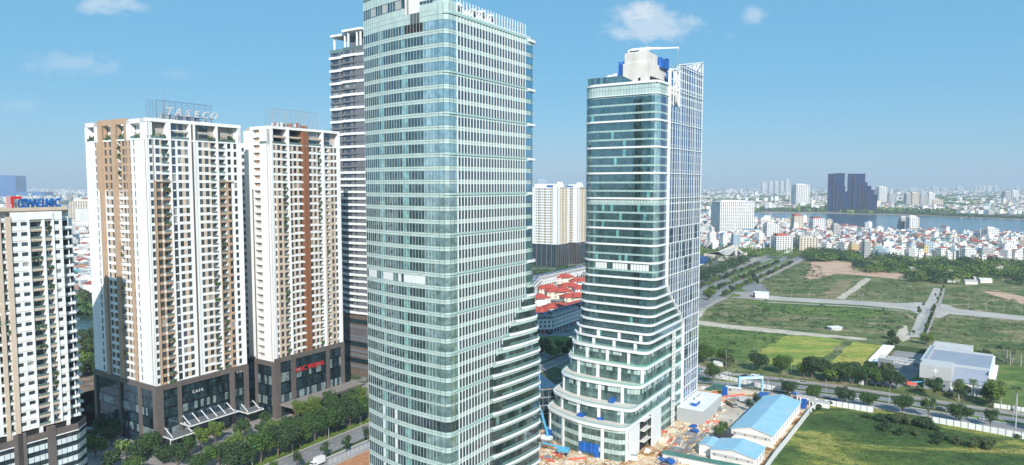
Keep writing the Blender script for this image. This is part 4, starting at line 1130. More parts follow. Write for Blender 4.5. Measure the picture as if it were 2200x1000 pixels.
for x in (s0(38), s0(85) - .5, s0(290) + 2): pd.box(x - 1.6, -2.6, 0, x + 1.2, -1.6, 28.5, 0)
pd.prism([(-L0, -1.9), (1.4, -1.9), (6.4, 3), (6.4, 20), (-L0, 20)], 24.3, 25.2, 2)
pd.box(-L0, .6, 25, 0, 4, Z0, 2)
for x in (-30, -20, -11, -1.5): pd.box(x, -.6, 25, x + 1.0, .4, Z0, 1)
pd.build('podium', [M_stone, M_white, M_black], B0); pg.build('podium_glazing', [M_pgl, M_pwh], B0)
letters('COMAELMIC PLAZA', 1.5, .06, mat('bronze_letters', (.25, .2, .15), .6), 'podium_letters', B0, (s0(180), -2.35, 25.2), (rad(90), 0, 0), spacing=1.15)
SG = empty('rooftop_sign', tuple(B0.matrix_basis @ Vector((0, .6, T0 + 1.7))), ANG, 'thick blue roof letters led by a red emblem on the leftmost white block', 'sign')
xw = s0(330)
n_ = 0
xa, xb = s0(165) + .3, s0(545)
tx = 'COWAELMIC'
for i, ch in enumerate(tx):
    letters(ch, 4.6, .45, M_letterb, 'letter', SG, (xa + (xb - xa) * (i + .5) / len(tx), 0, 0), (rad(90), 0, 0), weight=.1).scale = (.66, 1, 1)
em = MB()
def Q(s, z): return s
x1_, x2_ = s0(65), s0(100)
em.prism([(x1_, -.5), (x1_ + 1.2, -.5), (x1_ + 1.2, .5), (x1_, .5)], 0, 4.2, 1); em.box(x1_ + 1.2, -.5, 1.3, x1_ + 2.4, .5, 4.2, 0); em.box(x1_ + 1.8, -.5, 0, x1_ + 3.0, .5, 2.0, 0)
em.build('emblem_panel', [M_letterr, mat('pink_panel', (.6, .35, .36), .6)], SG)
em = MB(); em.box(x2_ + 1.0, -.5, 3.2, x2_ + 3.4, .5, 4.2, 0); em.box(x2_ + 1.0, -.5, 0, x2_ + 2.2, .5, 3.2, 1); em.build('emblem_panel', [M_letterr, M_steel], SG)
fr = MB()
for i in range(12): fr.bar((xa + (xb - xa) * i / 11, .8, 0), (xa + (xb - xa) * i / 11, .8, 3.8), .12); fr.bar((xa + (xb - xa) * i / 11, .8, 3.0), (xa + (xb - xa) * i / 11, 2.6, 0), .1)
fr.bar((xa, .8, 3.2), (xb, .8, 3.2), .12); fr.bar((xa, .8, .6), (xb, .8, .6), .12); fr.build('sign_support', [M_steel], SG)
# =====================================================================  GROUND, ROADS, WATER
random.seed(21)
def gp(pts, z=0.0): return [G(x, y) for x, y in pts]
def jag(poly, step, amp, seed=1):
    rnd = random.Random(seed); out = []
    for a, b in zip(poly, poly[1:] + poly[:1]):
        n = max(1, int(math.dist(a, b) / step)); d = Vector((b[0] - a[0], b[1] - a[1]))
        nrm = Vector((-d.y, d.x)).normalized() if d.length else Vector((0, 0))
        for k in range(n):
            t = k / n; o_ = rnd.uniform(-amp, amp) if k else 0
            out.append((a[0] + d.x * t + nrm.x * o_, a[1] + d.y * t + nrm.y * o_))
    return out
def sheet(name, poly, z, m, kind='structure'):
    me = bpy.data.meshes.new(name); bm = bmesh.new()
    vs = [bm.verts.new((x, y, z)) for x, y in poly]; f = bm.faces.new(vs); bm.normal_update()
    if f.normal.z < 0: f.normal_flip()
    bmesh.ops.triangulate(bm, faces=[f]); bm.to_mesh(me); bm.free(); me.materials.append(m)
    o = bpy.data.objects.new(name, me); C.objects.link(o); o['kind'] = kind; return o
M_gr = ramp_mat('far_ground', [(0, (.030, .050, .028)), (.35, (.045, .07, .035)), (.55, (.08, .10, .05)), (.62, (.26, .26, .24)), (.72, (.06, .085, .04)), (1, (.10, .12, .07))], .95, .006, detail=10, w2=[(.05, .35), (.3, .25)], nrough=.7)
b = MB(); R = 45000
b.face([(-R, -R, 0), (R, -R, 0), (R, R, 0), (-R, R, 0)]); tag(b.build('ground', [M_gr]), kind='structure')
M_scrub = ramp_mat('scrub', [(0, (.06, .095, .035)), (.35, (.10, .145, .05)), (.55, (.16, .18, .075)), (.72, (.24, .22, .12)), (1, (.34, .27, .17))], .95, .022, (1, 2.2, 1), 8, [(.12, .42), (.5, .4), (1.6, .45)], bump=.9, bscale=.6, distort=.6, nrough=.66)
M_lush = ramp_mat('lush_grass', [(0, (.06, .11, .03)), (.4, (.095, .155, .042)), (.7, (.15, .20, .055)), (1, (.22, .24, .08))], .95, .03, (1, 2, 1), 8, [(.2, .3), (1.3, .3)], bump=.5, bscale=.8)
M_yell = ramp_mat('yellow_meadow', [(0, (.14, .22, .045)), (.4, (.22, .29, .06)), (.7, (.34, .34, .08)), (1, (.42, .36, .12))], .95, .03, (1, 2.6, 1), 8, [(.15, .2), (.9, .28), (3, .2)], bump=.5, bscale=.8)
M_yel2 = ramp_mat('ripe_meadow', [(0, (.20, .27, .05)), (.5, (.34, .34, .075)), (1, (.46, .38, .11))], .95, .03, (1, 2.6, 1), 8, [(.15, .25), (.9, .25)], bump=.5, bscale=.8)
M_near = ramp_mat('reed_field', [(0, (.05, .09, .028)), (.36, (.075, .125, .035)), (.48, (.13, .17, .042)), (.57, (.27, .275, .065)), (.74, (.36, .31, .11)), (1, (.30, .22, .12))], .95, .013, (1, 2.2, 1), 10, [(.10, .35), (.45, .35), (1.6, .4)], bump=.9, bscale=1.2, distort=.8)
M_sand = ramp_mat('bare_earth', [(0, (.42, .24, .15)), (.5, (.55, .36, .25)), (1, (.62, .50, .38))], .95, .03, (1, 4, 1), 8, [(.3, .2)])
M_path = ramp_mat('pale_gravel', [(0, (.40, .34, .26)), (.5, (.52, .46, .37)), (1, (.62, .56, .46))], .95, .1, (1, 1, 1), 6, [(1.0, .18)])
M_road = ramp_mat('asphalt', [(0, (.19, .19, .195)), (.5, (.24, .24, .24)), (1, (.29, .285, .28))], .85, .05, (1, 1, 1), 7, [(.6, .14)])
M_roadp = ramp_mat('pale_concrete_road', [(0, (.38, .35, .31)), (.5, (.45, .42, .38)), (1, (.54, .50, .46))], .9, .05, (1, 1, 1), 7, [(.6, .14)])
M_pave = ramp_mat('paving', [(0, (.28, .25, .22)), (.5, (.36, .32, .29)), (1, (.43, .39, .35))], .9, .1, (1, 1, 1), 6, [(.9, .14)])
M_site = ramp_mat('construction_soil', [(0, (.22, .12, .055)), (.4, (.44, .25, .12)), (.58, (.62, .42, .25)), (1, (.70, .56, .40))], .95, .07, (1, 1, 1), 8, [(.35, .22), (2, .2)], distort=1.5, hrange=(.35, .62))
M_sitec = ramp_mat('site_concrete', [(0, (.36, .29, .22)), (.4, (.50, .44, .37)), (1, (.60, .55, .48))], .95, .05, (1, 1, 1), 8, [(.5, .16)], distort=.8)
M_plaza = ramp_mat('plaza_stone', [(0, (.22, .21, .21)), (.5, (.30, .28, .27)), (1, (.38, .33, .30))], .85, .15, (1, 1, 1), 6, [(.9, .12)])
M_verge = ramp_mat('verge_grass', [(0, (.07, .12, .03)), (1, (.16, .25, .05))], .95, .2, (1, 1, 1), 6, [(1.5, .3)])
M_mark = mat('road_paint', (.74, .74, .72), .7)
M_kerb = mat('kerb_stone', (.50, .48, .45), .85)
M_hedge = mat('low_hedge', (.05, .085, .03), .95, noise=.4, nscale=1.5, bump=.6, bscale=3)
M_hedr = mat('red_hedge', (.13, .055, .04), .95, noise=.3, nscale=1.5, bump=.6, bscale=3)

scr = [(108, 440), (150, 395), (330, 270), (700, 300), (1050, 700), (1050, 1350), (620, 1260), (470, 1130), (330, 905), (188, 690)]
sheet('scrub_field', jag(scr, 30, 4, 2), .02, M_scrub)
sheet('meadow', jag(gp([(1604, 777), (1622, 758), (1690, 721), (1765, 724), (1812, 733), (1790, 752), (1764, 777), (1740, 786), (1650, 782)]), 6, 1.5, 3), .05, M_yell)
sheet('meadow', jag(gp([(1783, 778), (1833, 735), (1906, 744), (1900, 765), (1884, 792), (1830, 788)]), 6, 1.5, 4), .065, M_yel2)
sheet('meadow', jag(gp([(2140, 785), (2260, 790), (2260, 905), (2180, 880), (2130, 868)]), 6, 1.5, 4), .05, M_lush)
sheet('meadow', jag(gp([(1500, 700), (1730, 718), (1690, 722), (1606, 775), (1500, 765)]), 8, 2, 5), .045, M_lush)
sheet('meadow', jag(gp([(1600, 640), (1800, 652), (1930, 664), (1850, 690), (1640, 668)]), 8, 3, 6), .04, M_lush)
sheet('bare_ground', jag(gp([(1728, 604), (1742, 563), (1800, 561), (1872, 573), (1946, 590), (1930, 600), (1850, 592), (1800, 588)]), 12, 4, 7), .06, M_sand)
sheet('bare_ground', jag(gp([(1758, 640), (1800, 604), (1832, 600), (1812, 640)]), 14, 1.5, 8), .05, ramp_mat('thin_grass_earth', [(0, (.10, .12, .05)), (.45, (.22, .19, .10)), (1, (.40, .29, .19))], .95, .04, (1, 3, 1), 8, [(.4, .25)]))
sheet('bare_ground', jag(gp([(2110, 626), (2150, 628), (2260, 648), (2260, 662), (2190, 652), (2150, 640)]), 12, 4, 9), .06, M_sand)
sheet('bare_ground', jag(gp([(1497, 640), (1522, 648), (1510, 678), (1494, 690)]), 5, 1.5, 10), .055, M_path)
sheet('near_field', jag([(113, 288), (122, 303), (178, 383), (192, 362), (243, 322), (330, 262), (300, 150), (60, 150), (80, 250)], 15, .8, 11), .03, M_near)
sheet('dirt_road', jag(gp([(1494, 688), (1560, 697), (1650, 706), (1765, 718), (1862, 727), (1862, 732), (1760, 724), (1650, 715), (1560, 706), (1494, 697)]), 5, 1.0, 12), .07, M_path)
sheet('dirt_road', jag(gp([(1795, 642), (1813, 644), (1872, 600), (1860, 597)]), 12, 1.2, 13), .07, M_path)
# pale cross road through the fields, with pavements
sheet('field_road', gp([(1636, 634), (1700, 640), (1850, 647), (1970, 655), (2090, 668), (2300, 690), (2300, 698), (2080, 679), (1950, 666), (1850, 656), (1650, 645)]), .08, M_roadp)
sheet('field_road', gp([(1952, 725), (1979, 725), (2003, 668), (1980, 660)]), .085, M_roadp)
sheet('field_road', gp([(1986, 658), (2008, 660), (2022, 620), (2006, 619)]), .085, M_roadp)
sheet('field_pavement', gp([(1981, 727), (1990, 729), (2012, 672), (2003, 668)]), .09, M_pave)
sheet('field_pavement', gp([(2012, 659), (2020, 661), (2031, 621), (2026, 620)]), .09, M_pave)
sheet('field_pavement', gp([(1636, 648), (1850, 659), (1950, 669), (1950, 671), (1850, 661), (1636, 650)]), .09, M_pave)
sheet('crossing', gp([(1925, 652), (1975, 650), (2035, 655), (2060, 665), (2020, 684), (1965, 672)]), .082, M_roadp)
sheet('yard', gp([(1935, 700), (1948, 700), (1955, 728), (1940, 735), (1925, 722)]), .07, M_path)

# main road: K is the kerb nearest the viewer
K = [G(2420, 962), G(2200, 926), G(2070, 905), G(1960, 886), G(1795, 860), G(1666, 842), G(1600, 834), G(1503, 824)]
K += [(98, 432), (78, 462), (62, 486)]
def lane(name, a, b, m, z, line=K, h=0.0, **kw):
    n = normals(line); n = [Vector((-v.x, -v.y)) if kw.get('flip', False) else v for v in n]
    A_ = [(p[0] + q.x * a, p[1] + q.y * a) for p, q in zip(line, n)]; B_ = [(p[0] + q.x * b, p[1] + q.y * b) for p, q in zip(line, n)]
    i0, i1 = kw.get('span', (0, len(line)))
    A_ = A_[i0:i1]; B_ = B_[i0:i1]
    mb = MB()
    for k in range(len(A_) - 1):
        q = [A_[k], A_[k + 1], B_[k + 1], B_[k]]
        mb.face([(*p, z + h) for p in q], 0)
        if h:
            mb.face([(*A_[k], z), (*A_[k + 1], z), (*A_[k + 1], z + h), (*A_[k], z + h)], 0); mb.face([(*B_[k + 1], z), (*B_[k], z), (*B_[k], z + h), (*B_[k + 1], z + h)], 0)
    o = mb.build(name, [m]); tag(o, kind=kw.get('kind', 'structure'))
    bm = bmesh.new(); bm.from_mesh(o.data); bmesh.ops.recalc_face_normals(bm, faces=bm.faces)
    if sum(f.normal.z for f in bm.faces) < 0: bmesh.ops.reverse_faces(bm, faces=bm.faces)
    bm.to_mesh(o.data); bm.free(); return o
def hedge(a, b, m, line, label, h=.8, **kw):
    o = lane('hedge', a, b, m, .15, line, h=h, kind='thing', **kw); tag(o, label, 'hedge'); return o
def dashes(line, offs, m, ln=3.0, gap=6.0, wd=.16, z=.13, name='road_markings', solid=False):
    n = normals(line); mb = MB()
    for of in offs:
        pts = resample([(p[0] + q.x * of, p[1] + q.y * of) for p, q in zip(line, n)], ln if not solid else 8)
        k = 0
        step = 1 if solid else 3
        for k in range(0, len(pts) - 1, step):
            a, b = Vector(pts[k]), Vector(pts[k + 1]); d = (b - a).normalized() * 0 + (b - a); t = Vector((-d.y, d.x)).normalized() * wd / 2
            mb.face([(a.x - t.x, a.y - t.y, z), (b.x - t.x, b.y - t.y, z), (b.x + t.x, b.y + t.y, z), (a.x + t.x, a.y + t.y, z)], 0)
    tag(mb.build(name, [m]), kind='structure')
nk = normals(K); sgn = 1 if nk[2].y > 0 else -1
def L_(a, b): return (a, b) if sgn > 0 else (-a, -b)
lane('road', *L_(-1.2, 27.5), M_road, .09)
lane('road_verge', *L_(-4.5, -1.2), M_pave, .10)
lane('pavement', *L_(27.5, 32), M_pave, .11)
lane('median', *L_(8.6, 12.6), M_verge, .10, h=.14)
lane('median_kerb', *L_(8.3, 8.6), M_kerb, .10, h=.15); lane('median_kerb', *L_(12.6, 12.9), M_kerb, .10, h=.15)
hedge(*L_(20.8, 22.2), M_hedge, K, 'long clipped dark hedge between the far carriageway and the service lane', h=.7)
hedge(*L_(9.0, 10.0), M_hedge, K, 'clipped hedge strip down the grass median of the main road', h=.6, span=(2, 6))
hedge(*L_(-1.2, -.3), M_hedge, K, 'low clipped hedge beside the near kerb of the main road', h=.6, span=(4, 9))
dashes(K, [sgn * 4.3, sgn * 16.7], M_mark); dashes(K, [sgn * .3, sgn * 8.0, sgn * 13.2, sgn * 20.3, sgn * 27.2], M_mark, wd=.12, solid=True, name='edge_lines')
# boulevard on the left (grid direction A), v = distance across
def vl(v, u0, u1, n=14): return [fromuv(u0 + (u1 - u0) * k / n, v) for k in range(n + 1)]
BL = vl(-230, 60, 452)     # line, right normal points to larger v
lane('boulevard', 0, -14.2, M_road, .09, BL); lane('service_road', 2.6, 9.2, M_road, .09, BL)
lane('boulevard_pavement', 1.6, 2.6, M_kerb, .10, BL, h=.1); lane('boulevard_pavement', 9.2, 11.2, M_pave, .10, BL)
hedge(.3, 1.6, M_hedge, BL, 'long clipped hedge between the boulevard and its service lane', h=.75)
lane('verge', -14.6, -20.5, M_verge, .10, BL, h=.08); lane('verge_kerb', -14.2, -14.6, M_kerb, .10, BL, h=.14)
lane('inner_service_road', -20.5, -27.5, M_road, .085, BL)
lane('plaza', -27.5, -66, M_plaza, .075, BL)
dashes(BL, [-3.6, -7.1, -10.6], M_mark, ln=2.2)
sheet('plaza', [fromuv(60, -258), fromuv(160, -300), fromuv(250, -420), fromuv(60, -420)], .06, M_plaza)
# boulevard beyond the roundabout
B2L = vl(-234, 560, 1500, 20)
lane('boulevard', 26, 12.5, M_road, .09, B2L); lane('boulevard', 8, -6, M_road, .09, B2L); lane('boulevard', -12, -27, M_road, .09, B2L)
lane('verge', 12.5, 8, M_verge, .095, B2L); lane('verge', -6, -12, M_verge, .095, B2L); lane('verge', -27, -42, M_pave, .07, B2L); lane('verge', 26, 34, M_pave, .07, B2L)
dashes(B2L, [4.5, 1, -2.5, -16, -19.5, -23, 17, 21], M_mark, ln=3)
sheet('junction', gp([(1470, 660), (1480, 622), (1545, 600), (1590, 598), (1640, 612), (1655, 632), (1640, 644), (1600, 640), (1545, 640), (1512, 662)]), .10, M_road)
sheet('junction_island', gp([(1576, 627), (1590, 619), (1607, 627)]), .16, M_verge); sheet('junction_island', gp([(1542, 637), (1556, 630), (1566, 631), (1558, 638)]), .16, M_verge)
sheet('junction_island', gp([(1566, 639), (1575, 631), (1592, 634), (1588, 638)]), .16, M_verge)
sheet('junction_paving', gp([(1570, 640), (1575, 629), (1612, 628), (1655, 633), (1640, 646)]), .12, M_pave)
# roundabout
cx, cy = 33, 508
circ = lambda r, n=40: [(cx + r * math.cos(2 * math.pi * k / n), cy + r * math.sin(2 * math.pi * k / n)) for k in range(n)]
sheet('roundabout_road', circ(46), .11, M_road); sheet('roundabout_lawn', circ(27), .22, M_verge)
sheet('street', [fromuv(430, -236), fromuv(430, -262), fromuv(640, -262), fromuv(640, -240)], .10, M_road)
sheet('side_street', [(-20, 540), (-60, 575), (30, 548), (60, 560), (100, 640), (75, 640), (30, 565), (-40, 600)], .09, M_road)
sheet('town_paving', [(-60, 550), (20, 530), (130, 640), (130, 900), (-100, 900)], .03, M_pave)
# building site
site = [G(1120, 1090), G(1150, 905), (14, 330), (6, 350), (40, 400), (98, 428), (150, 392), (178, 382), (116, 294), (96, 255), (40, 240)]
sheet('site_ground', jag([(-12, 262), (0, 300), (4, 352), (40, 405), (92, 425), (112, 418), (140, 402), (172, 377), (168, 372), (112, 291), (88, 252), (20, 236)], 8, .8, 14), .05, M_site)
sheet('site_road', jag([G(1600, 985), G(1480, 1000), G(1500, 955), G(1530, 905), G(1545, 870), G(1560, 845), G(1660, 862), G(1640, 905), G(1580, 960)], 6, .8, 15), .065, M_sitec)
sheet('earth_bank', jag([fromuv(150, -220.6), fromuv(300, -220.6), fromuv(300, -196), fromuv(150, -196)], 5, 1, 16), .07, mat('red_clay', (.42, .20, .10), .95, noise=.3, nscale=.5))
sheet('brown_yard', jag(gp([(150, 800), (230, 790), (230, 920), (165, 915)]), 6, 1, 17), .06, ramp_mat('brown_spoil', [(0, (.10, .07, .05)), (.5, (.2, .14, .1)), (1, (.34, .26, .2))], .95, .1, (1, 1, 1), 8, [(.8, .4)]))
# lakes
def water(name, poly, col, z=.3):
    m, n, p = _new(name); p.inputs['Base Color'].default_value = (*col, 1); p.inputs['Roughness'].default_value = .12; p.inputs['Specular IOR Level'].default_value = .6
    N = n.nodes; t = N.new('ShaderNodeTexNoise'); t.inputs['Scale'].default_value = .25; t.inputs['Detail'].default_value = 6
    geo = N.new('ShaderNodeNewGeometry'); n.links.new(geo.outputs['Position'], t.inputs['Vector'])
    bp = N.new('ShaderNodeBump'); bp.inputs['Strength'].default_value = .55; bp.inputs['Distance'].default_value = 1
    n.links.new(t.outputs['Fac'], bp.inputs['Height']); n.links.new(bp.outputs[0], p.inputs['Normal'])
    o = sheet(name, poly, z, m); o.name = 'water'; return o
LK_far = [(1440, 452), (1560, 455), (1620, 457.5), (1760, 458.5), (1860, 461), (1960, 463), (2100, 468), (2300, 476)]
LK_near = [(2340, 515), (2200, 512), (2050, 508), (1900, 503), (1800, 494), (1700, 480), (1600, 470), (1440, 466)]
water('lake', gp(LK_far + LK_near), (.025, .085, .15))
sheet('lake_shore', gp([(1640, 456.6), (1760, 457.4), (1860, 460.2), (1960, 462.2), (2100, 467.2), (2300, 474.8), (2300, 475.9), (2100, 468.3), (1960, 463.2), (1860, 461.2), (1760, 458.7), (1620, 457.7)]), .35, M_sand)
water('pond', gp([(120, 700), (160, 680), (230, 685), (260, 700), (230, 735), (150, 735)]), (.03, .07, .06))
water('left_lake', gp([(-200, 408.5), (60, 407), (300, 408), (300, 410), (60, 412), (-200, 413)]), (.03, .09, .16), .5)
# =====================================================================  TREES
random.seed(33)
M_leaf = []
for i, c in enumerate(sorted([(.066, .125, .03), (.048, .095, .03), (.11, .175, .035), (.078, .108, .045), (.04, .076, .032)])):
    M_leaf.append(mat('foliage_%d' % i, c, .75, var=.45, noise=.25, nscale=.35, spec=.25))
M_bark = mat('bark', (.16, .13, .10), .9)
M_palm = mat('palm_frond', (.075, .12, .035), .6, var=.3)
M_ptrunk = mat('palm_trunk', (.34, .32, .28), .8)
def crown_mesh(rnd, R, H, zc, nlobe, n, leaf, flat=1.0):
    mb = MB(); lobes = []
    for i in range(nlobe):
        a = rnd.uniform(0, 6.283); q = math.sqrt(rnd.random()) * .68
        lr = rnd.uniform(.28, .5)
        lobes.append((q * R * math.cos(a), q * R * math.sin(a), zc + rnd.uniform(-.32, .34) * H * flat * (1.1 - q * .8), lr))
    lobes.append((0, 0, zc + H * .1, .55))
    for i in range(n):
        lx, ly, lz, lr = rnd.choice(lobes)
        d = Vector((rnd.gauss(0, 1), rnd.gauss(0, 1), rnd.gauss(.25, 1))).normalized(); rr = rnd.uniform(.72, 1.08) if rnd.random() < .8 else rnd.uniform(.2, 1.2)
        p = Vector((lx + d.x * lr * R * rr, ly + d.y * lr * R * rr, lz + d.z * lr * H * .62 * rr))
        nn = (d * .75 + Vector((rnd.uniform(-1, 1), rnd.uniform(-1, 1), rnd.uniform(-.6, 1.2))) * .8).normalized()
        u = nn.orthogonal().normalized(); u = (u * math.cos(i) + nn.cross(u) * math.sin(i)).normalized(); v = nn.cross(u)
        e = leaf * rnd.uniform(.6, 1.35)
        mb.face([p - u * e, p - v * e * .8, p + u * e, p + v * e * .8], 0, rnd.random())
    return mb
PROTO = {}
def make_tree(key, name, R, H, trunk, nl, n, leaf, mi, seed, flat=1.0):
    rnd = random.Random(seed)
    root = empty(name, (0, 0, -500)); t = MB()
    zc = trunk + H * .45
    t.tube((0, 0, 0), (.1, .05, trunk * .7), .24 * R / 4, .17 * R / 4, 7)
    for k in range(5):
        a = k * 1.26 + rnd.random(); t.tube((.1, .05, trunk * .65), (math.cos(a) * R * .45, math.sin(a) * R * .45, zc + rnd.uniform(-.1, .2) * H), .13 * R / 4, .04, 5)
    t.tube((.1, .05, trunk * .65), (0, 0, zc + H * .3), .15 * R / 4, .04, 5)
    t.build('trunk', [M_bark], root)
    crown_mesh(rnd, R, H, zc, nl, n, leaf, flat).build('crown', [M_leaf[mi]], root)
    PROTO.setdefault(key, []).append(root); return root
for s_ in range(3): make_tree('big', 'tree', 4.8, 7.2, 2.5, 12, 4200, .24, [0, 1, 2][s_], 50 + s_, .8)
for s_ in range(2): make_tree('round', 'tree', 3.6, 6.8, 3.2, 10, 2800, .23, [1, 4][s_], 60 + s_)
for s_ in range(2): make_tree('young', 'tree', 2.3, 4.6, 3.4, 7, 1100, .2, [2, 0][s_], 70 + s_)
for s_ in range(3): make_tree('mid', 'tree', 4.2, 6.6, 1.9, 10, 1300, .36, [0, 4, 3][s_], 80 + s_)
for s_ in range(2): make_tree('bush', 'shrub', 3.0, 3.4, .4, 7, 900, .3, [3, 0][s_], 90 + s_)
def make_palm(seed, h):
    rnd = random.Random(seed); root = empty('palm_tree', (0, 0, -500)); t = MB()
    t.tube((0, 0, 0), (0, 0, h * .6), .34, .26, 8); t.tube((0, 0, h * .6), (0, 0, h), .26, .16, 8); t.build('trunk', [M_ptrunk], root)
    c = MB()
    for k in range(18):
        a = k * 2.4 + rnd.random() * .3; up = rnd.uniform(-.2, 1.0); ln = rnd.uniform(2.6, 3.4); pts = []
        for j in range(7):
            s_ = j / 6; r = ln * s_ * (1 - .15 * s_); z = h + .2 + up * 1.9 * s_ - 2.6 * s_ * s_ * (1 - up * .35)
            pts.append(Vector((math.cos(a) * r, math.sin(a) * r, z)))
        sd_ = Vector((-math.sin(a), math.cos(a), 0))
        for j in range(6):
            w0_, w1_ = .55 * (1 - (j / 6 - .35) ** 2 * 1.6), .55 * (1 - ((j + 1) / 6 - .35) ** 2 * 1.6)
            for sg in (-1, 1):
                for q in range(2):
                    p = pts[j].lerp(pts[j + 1], q * .5); p2 = pts[j].lerp(pts[j + 1], q * .5 + .34)
                    o_ = sd_ * sg * w0_ * 1.3 + (pts[j + 1] - pts[j]) * .5 - Vector((0, 0, .25))
                    c.face([p, p2, p2 + o_, p + o_], 0)
    c.build('crown', [M_palm], root); PROTO.setdefault('palm', []).append(root)
for s_ in range(3): make_palm(s_, [9.5, 11.5, 7.5][s_])
ALLP = [r for v in PROTO.values() for r in v]
NT = {}
def plant(key, x, y, label, cat='tree', group=None, s=1.0, var=.18, z=0.0):
    p = random.choice(PROTO[key]); sc = s * random.uniform(1 - var, 1 + var)
    r = copy_thing(p, (x, y, z), random.uniform(0, 6.28), label, group, (sc * random.uniform(.92, 1.08), sc, sc * random.uniform(.9, 1.1)))
    r['category'] = cat; NT[key] = NT.get(key, 0) + 1; return r
ORD = ['first', 'second', 'third', 'fourth', 'fifth', 'sixth', 'seventh', 'eighth', 'ninth', 'tenth', 'eleventh', 'twelfth', 'thirteenth', 'fourteenth', 'fifteenth', 'sixteenth', 'seventeenth', 'eighteenth', 'nineteenth', 'twentieth']
def ordn(i): return ORD[i] if i < 20 else 'twenty-' + ORD[i - 20] if i < 29 else str(i + 1) + 'th'
# left boulevard: broad crowned trees on the verge
uq = 168; i = 0
while uq < 300:
    x, y = fromuv(uq + random.uniform(-1.5, 1.5), -247.6 + random.uniform(-.8, .8)); plant('big', x, y, f'{ordn(i)} broad crowned tree from the viewer on the boulevard verge', group='trees on the boulevard verge', s=1.42); uq += random.uniform(6.2, 8.2); i += 1
uq = 160; i = 0
while uq < 330:
    x, y = fromuv(uq, -258.5 + random.uniform(-1.5, 1.5)); plant('big' if random.random() < .6 else 'round', x, y, f'{ordn(i)} leafy tree from the viewer in the row beside the podium plaza', group='trees beside the podium plaza', s=1.2); uq += random.uniform(7, 10.5); i += 1
for i, (px, py) in enumerate(sorted([(408, 985), (432, 968), (462, 956), (520, 952), (500, 975), (560, 940), (572, 925)])):
    plant('round', *G(px, py), f'{ordn(i)} small tree from the left in front of the hung canopies', group='trees in front of the hung canopies', s=1.05)
for i, (px, py) in enumerate(sorted([(640, 905), (676, 905), (714, 897), (752, 890), (775, 870)])):
    plant('round', *G(px, py), f'{ordn(i)} dense oval tree from the left before the long brown canopy', group='trees before the long brown canopy', s=1.3)
for i, (px, py) in enumerate(sorted([(270, 985), (298, 995), (240, 960), (262, 935), (225, 935), (205, 985), (190, 965), (350, 998), (380, 1003), (318, 985), (215, 900), (240, 1015), (285, 1025)])):
    plant('mid' if i % 2 else 'big', *G(px, py), f'{ordn(i)} tree from the left in the garden before the orange striped tower', group='garden trees by the orange tower', s=1.15)
for i, (px, py) in enumerate(sorted([(642, 1012), (697, 990), (743, 976), (791, 955), (588, 1030)])):
    plant('young', *G(px, py), f'{ordn(i)} slim young tree from the left along the service lane hedge', group='young trees by the service lane', s=1.1, var=.1)
# strip between the white block and the orange tower: pond side trees
for i, (px, py) in enumerate(sorted([(170, 815), (182, 800), (195, 790), (205, 805), (175, 780), (190, 768), (203, 770), (212, 752), (180, 750), (196, 745), (170, 735), (208, 735), (165, 762), (168, 668), (185, 660), (200, 665), (178, 650), (195, 648), (210, 655), (165, 642), (200, 628), (185, 618), (172, 600), (190, 595), (203, 585)])):
    plant('mid', *G(px, py), f'{ordn(i)} dark tree from the left by the pond between the two left blocks', group='trees round the pond', s=1.5 if py > 700 else 1.7)
# main road median
for i, (px, py, k, s) in enumerate(sorted([(1532, 827, 'round', 1.25), (1693, 853, 'big', .95), (1746, 862, 'big', .9), (1815, 873, 'big', .98), (1866, 879, 'big', .95), (1938, 892, 'big', 1.0), (1994, 901, 'young', 1.5), (2063, 912, 'big', 1.05), (2127, 921, 'round', .95), (2235, 930, 'big', 1)])):
    plant(k, *G(px, py), f'{ordn(i)} tree from the left on the grass median of the main road', group='trees on the main road median', s=s * 1.08, var=.04)
for i, (px, py) in enumerate(sorted([(1500, 778), (1516, 782), (1566, 789), (1632, 799), (1678, 805), (1728, 812), (1745, 815), (1775, 818), (1790, 822), (1808, 824), (1830, 825), (1848, 828), (1862, 829), (1880, 832), (1896, 833), (1912, 835), (1925, 836), (1836, 812), (1870, 815), (1904, 818), (1550, 782)])):
    plant('big' if i % 3 else 'mid', *G(px, py), f'{ordn(i)} dense dark tree from the left in the clumps beyond the main road', group='dense trees beyond the main road', s=1.28)
for i, (px, py, k) in enumerate(sorted([(2006, 858, 'round'), (2060, 858, 'round'), (2068, 866, 'young'), (2128, 872, 'big'), (2134, 878, 'round')])):
    plant(k, *G(px, py), f'{ordn(i)} leafy tree from the left before the white showroom wall', group='trees before the showroom', s=1.3)
for i, (px, py, j, s) in enumerate(sorted([(2059, 858, 1, .95), (2075, 856, 2, .9), (2090, 862, 1, 1.0), (2121, 862, 0, 1.05), (2150, 868, 1, 1.05), (2182, 885, 1, 1.15)])):
    r = copy_thing(PROTO['palm'][j], (*G(px, py), 0), i, f'{ordn(i)} royal palm from the left around the grey roofed showroom', 'palms around the showroom', s); r['category'] = 'palm'
for i, (px, py) in enumerate(sorted([(2144, 774), (2156, 778), (2163, 772), (2170, 784), (2175, 781), (2193, 788), (2205, 785)])):
    r = copy_thing(PROTO['palm'][i % 2], (*G(px, py), 0), i, f'{ordn(i)} palm from the left in the dark row behind the showroom lawn', 'palms behind the showroom lawn', 1.05); r['category'] = 'palm'
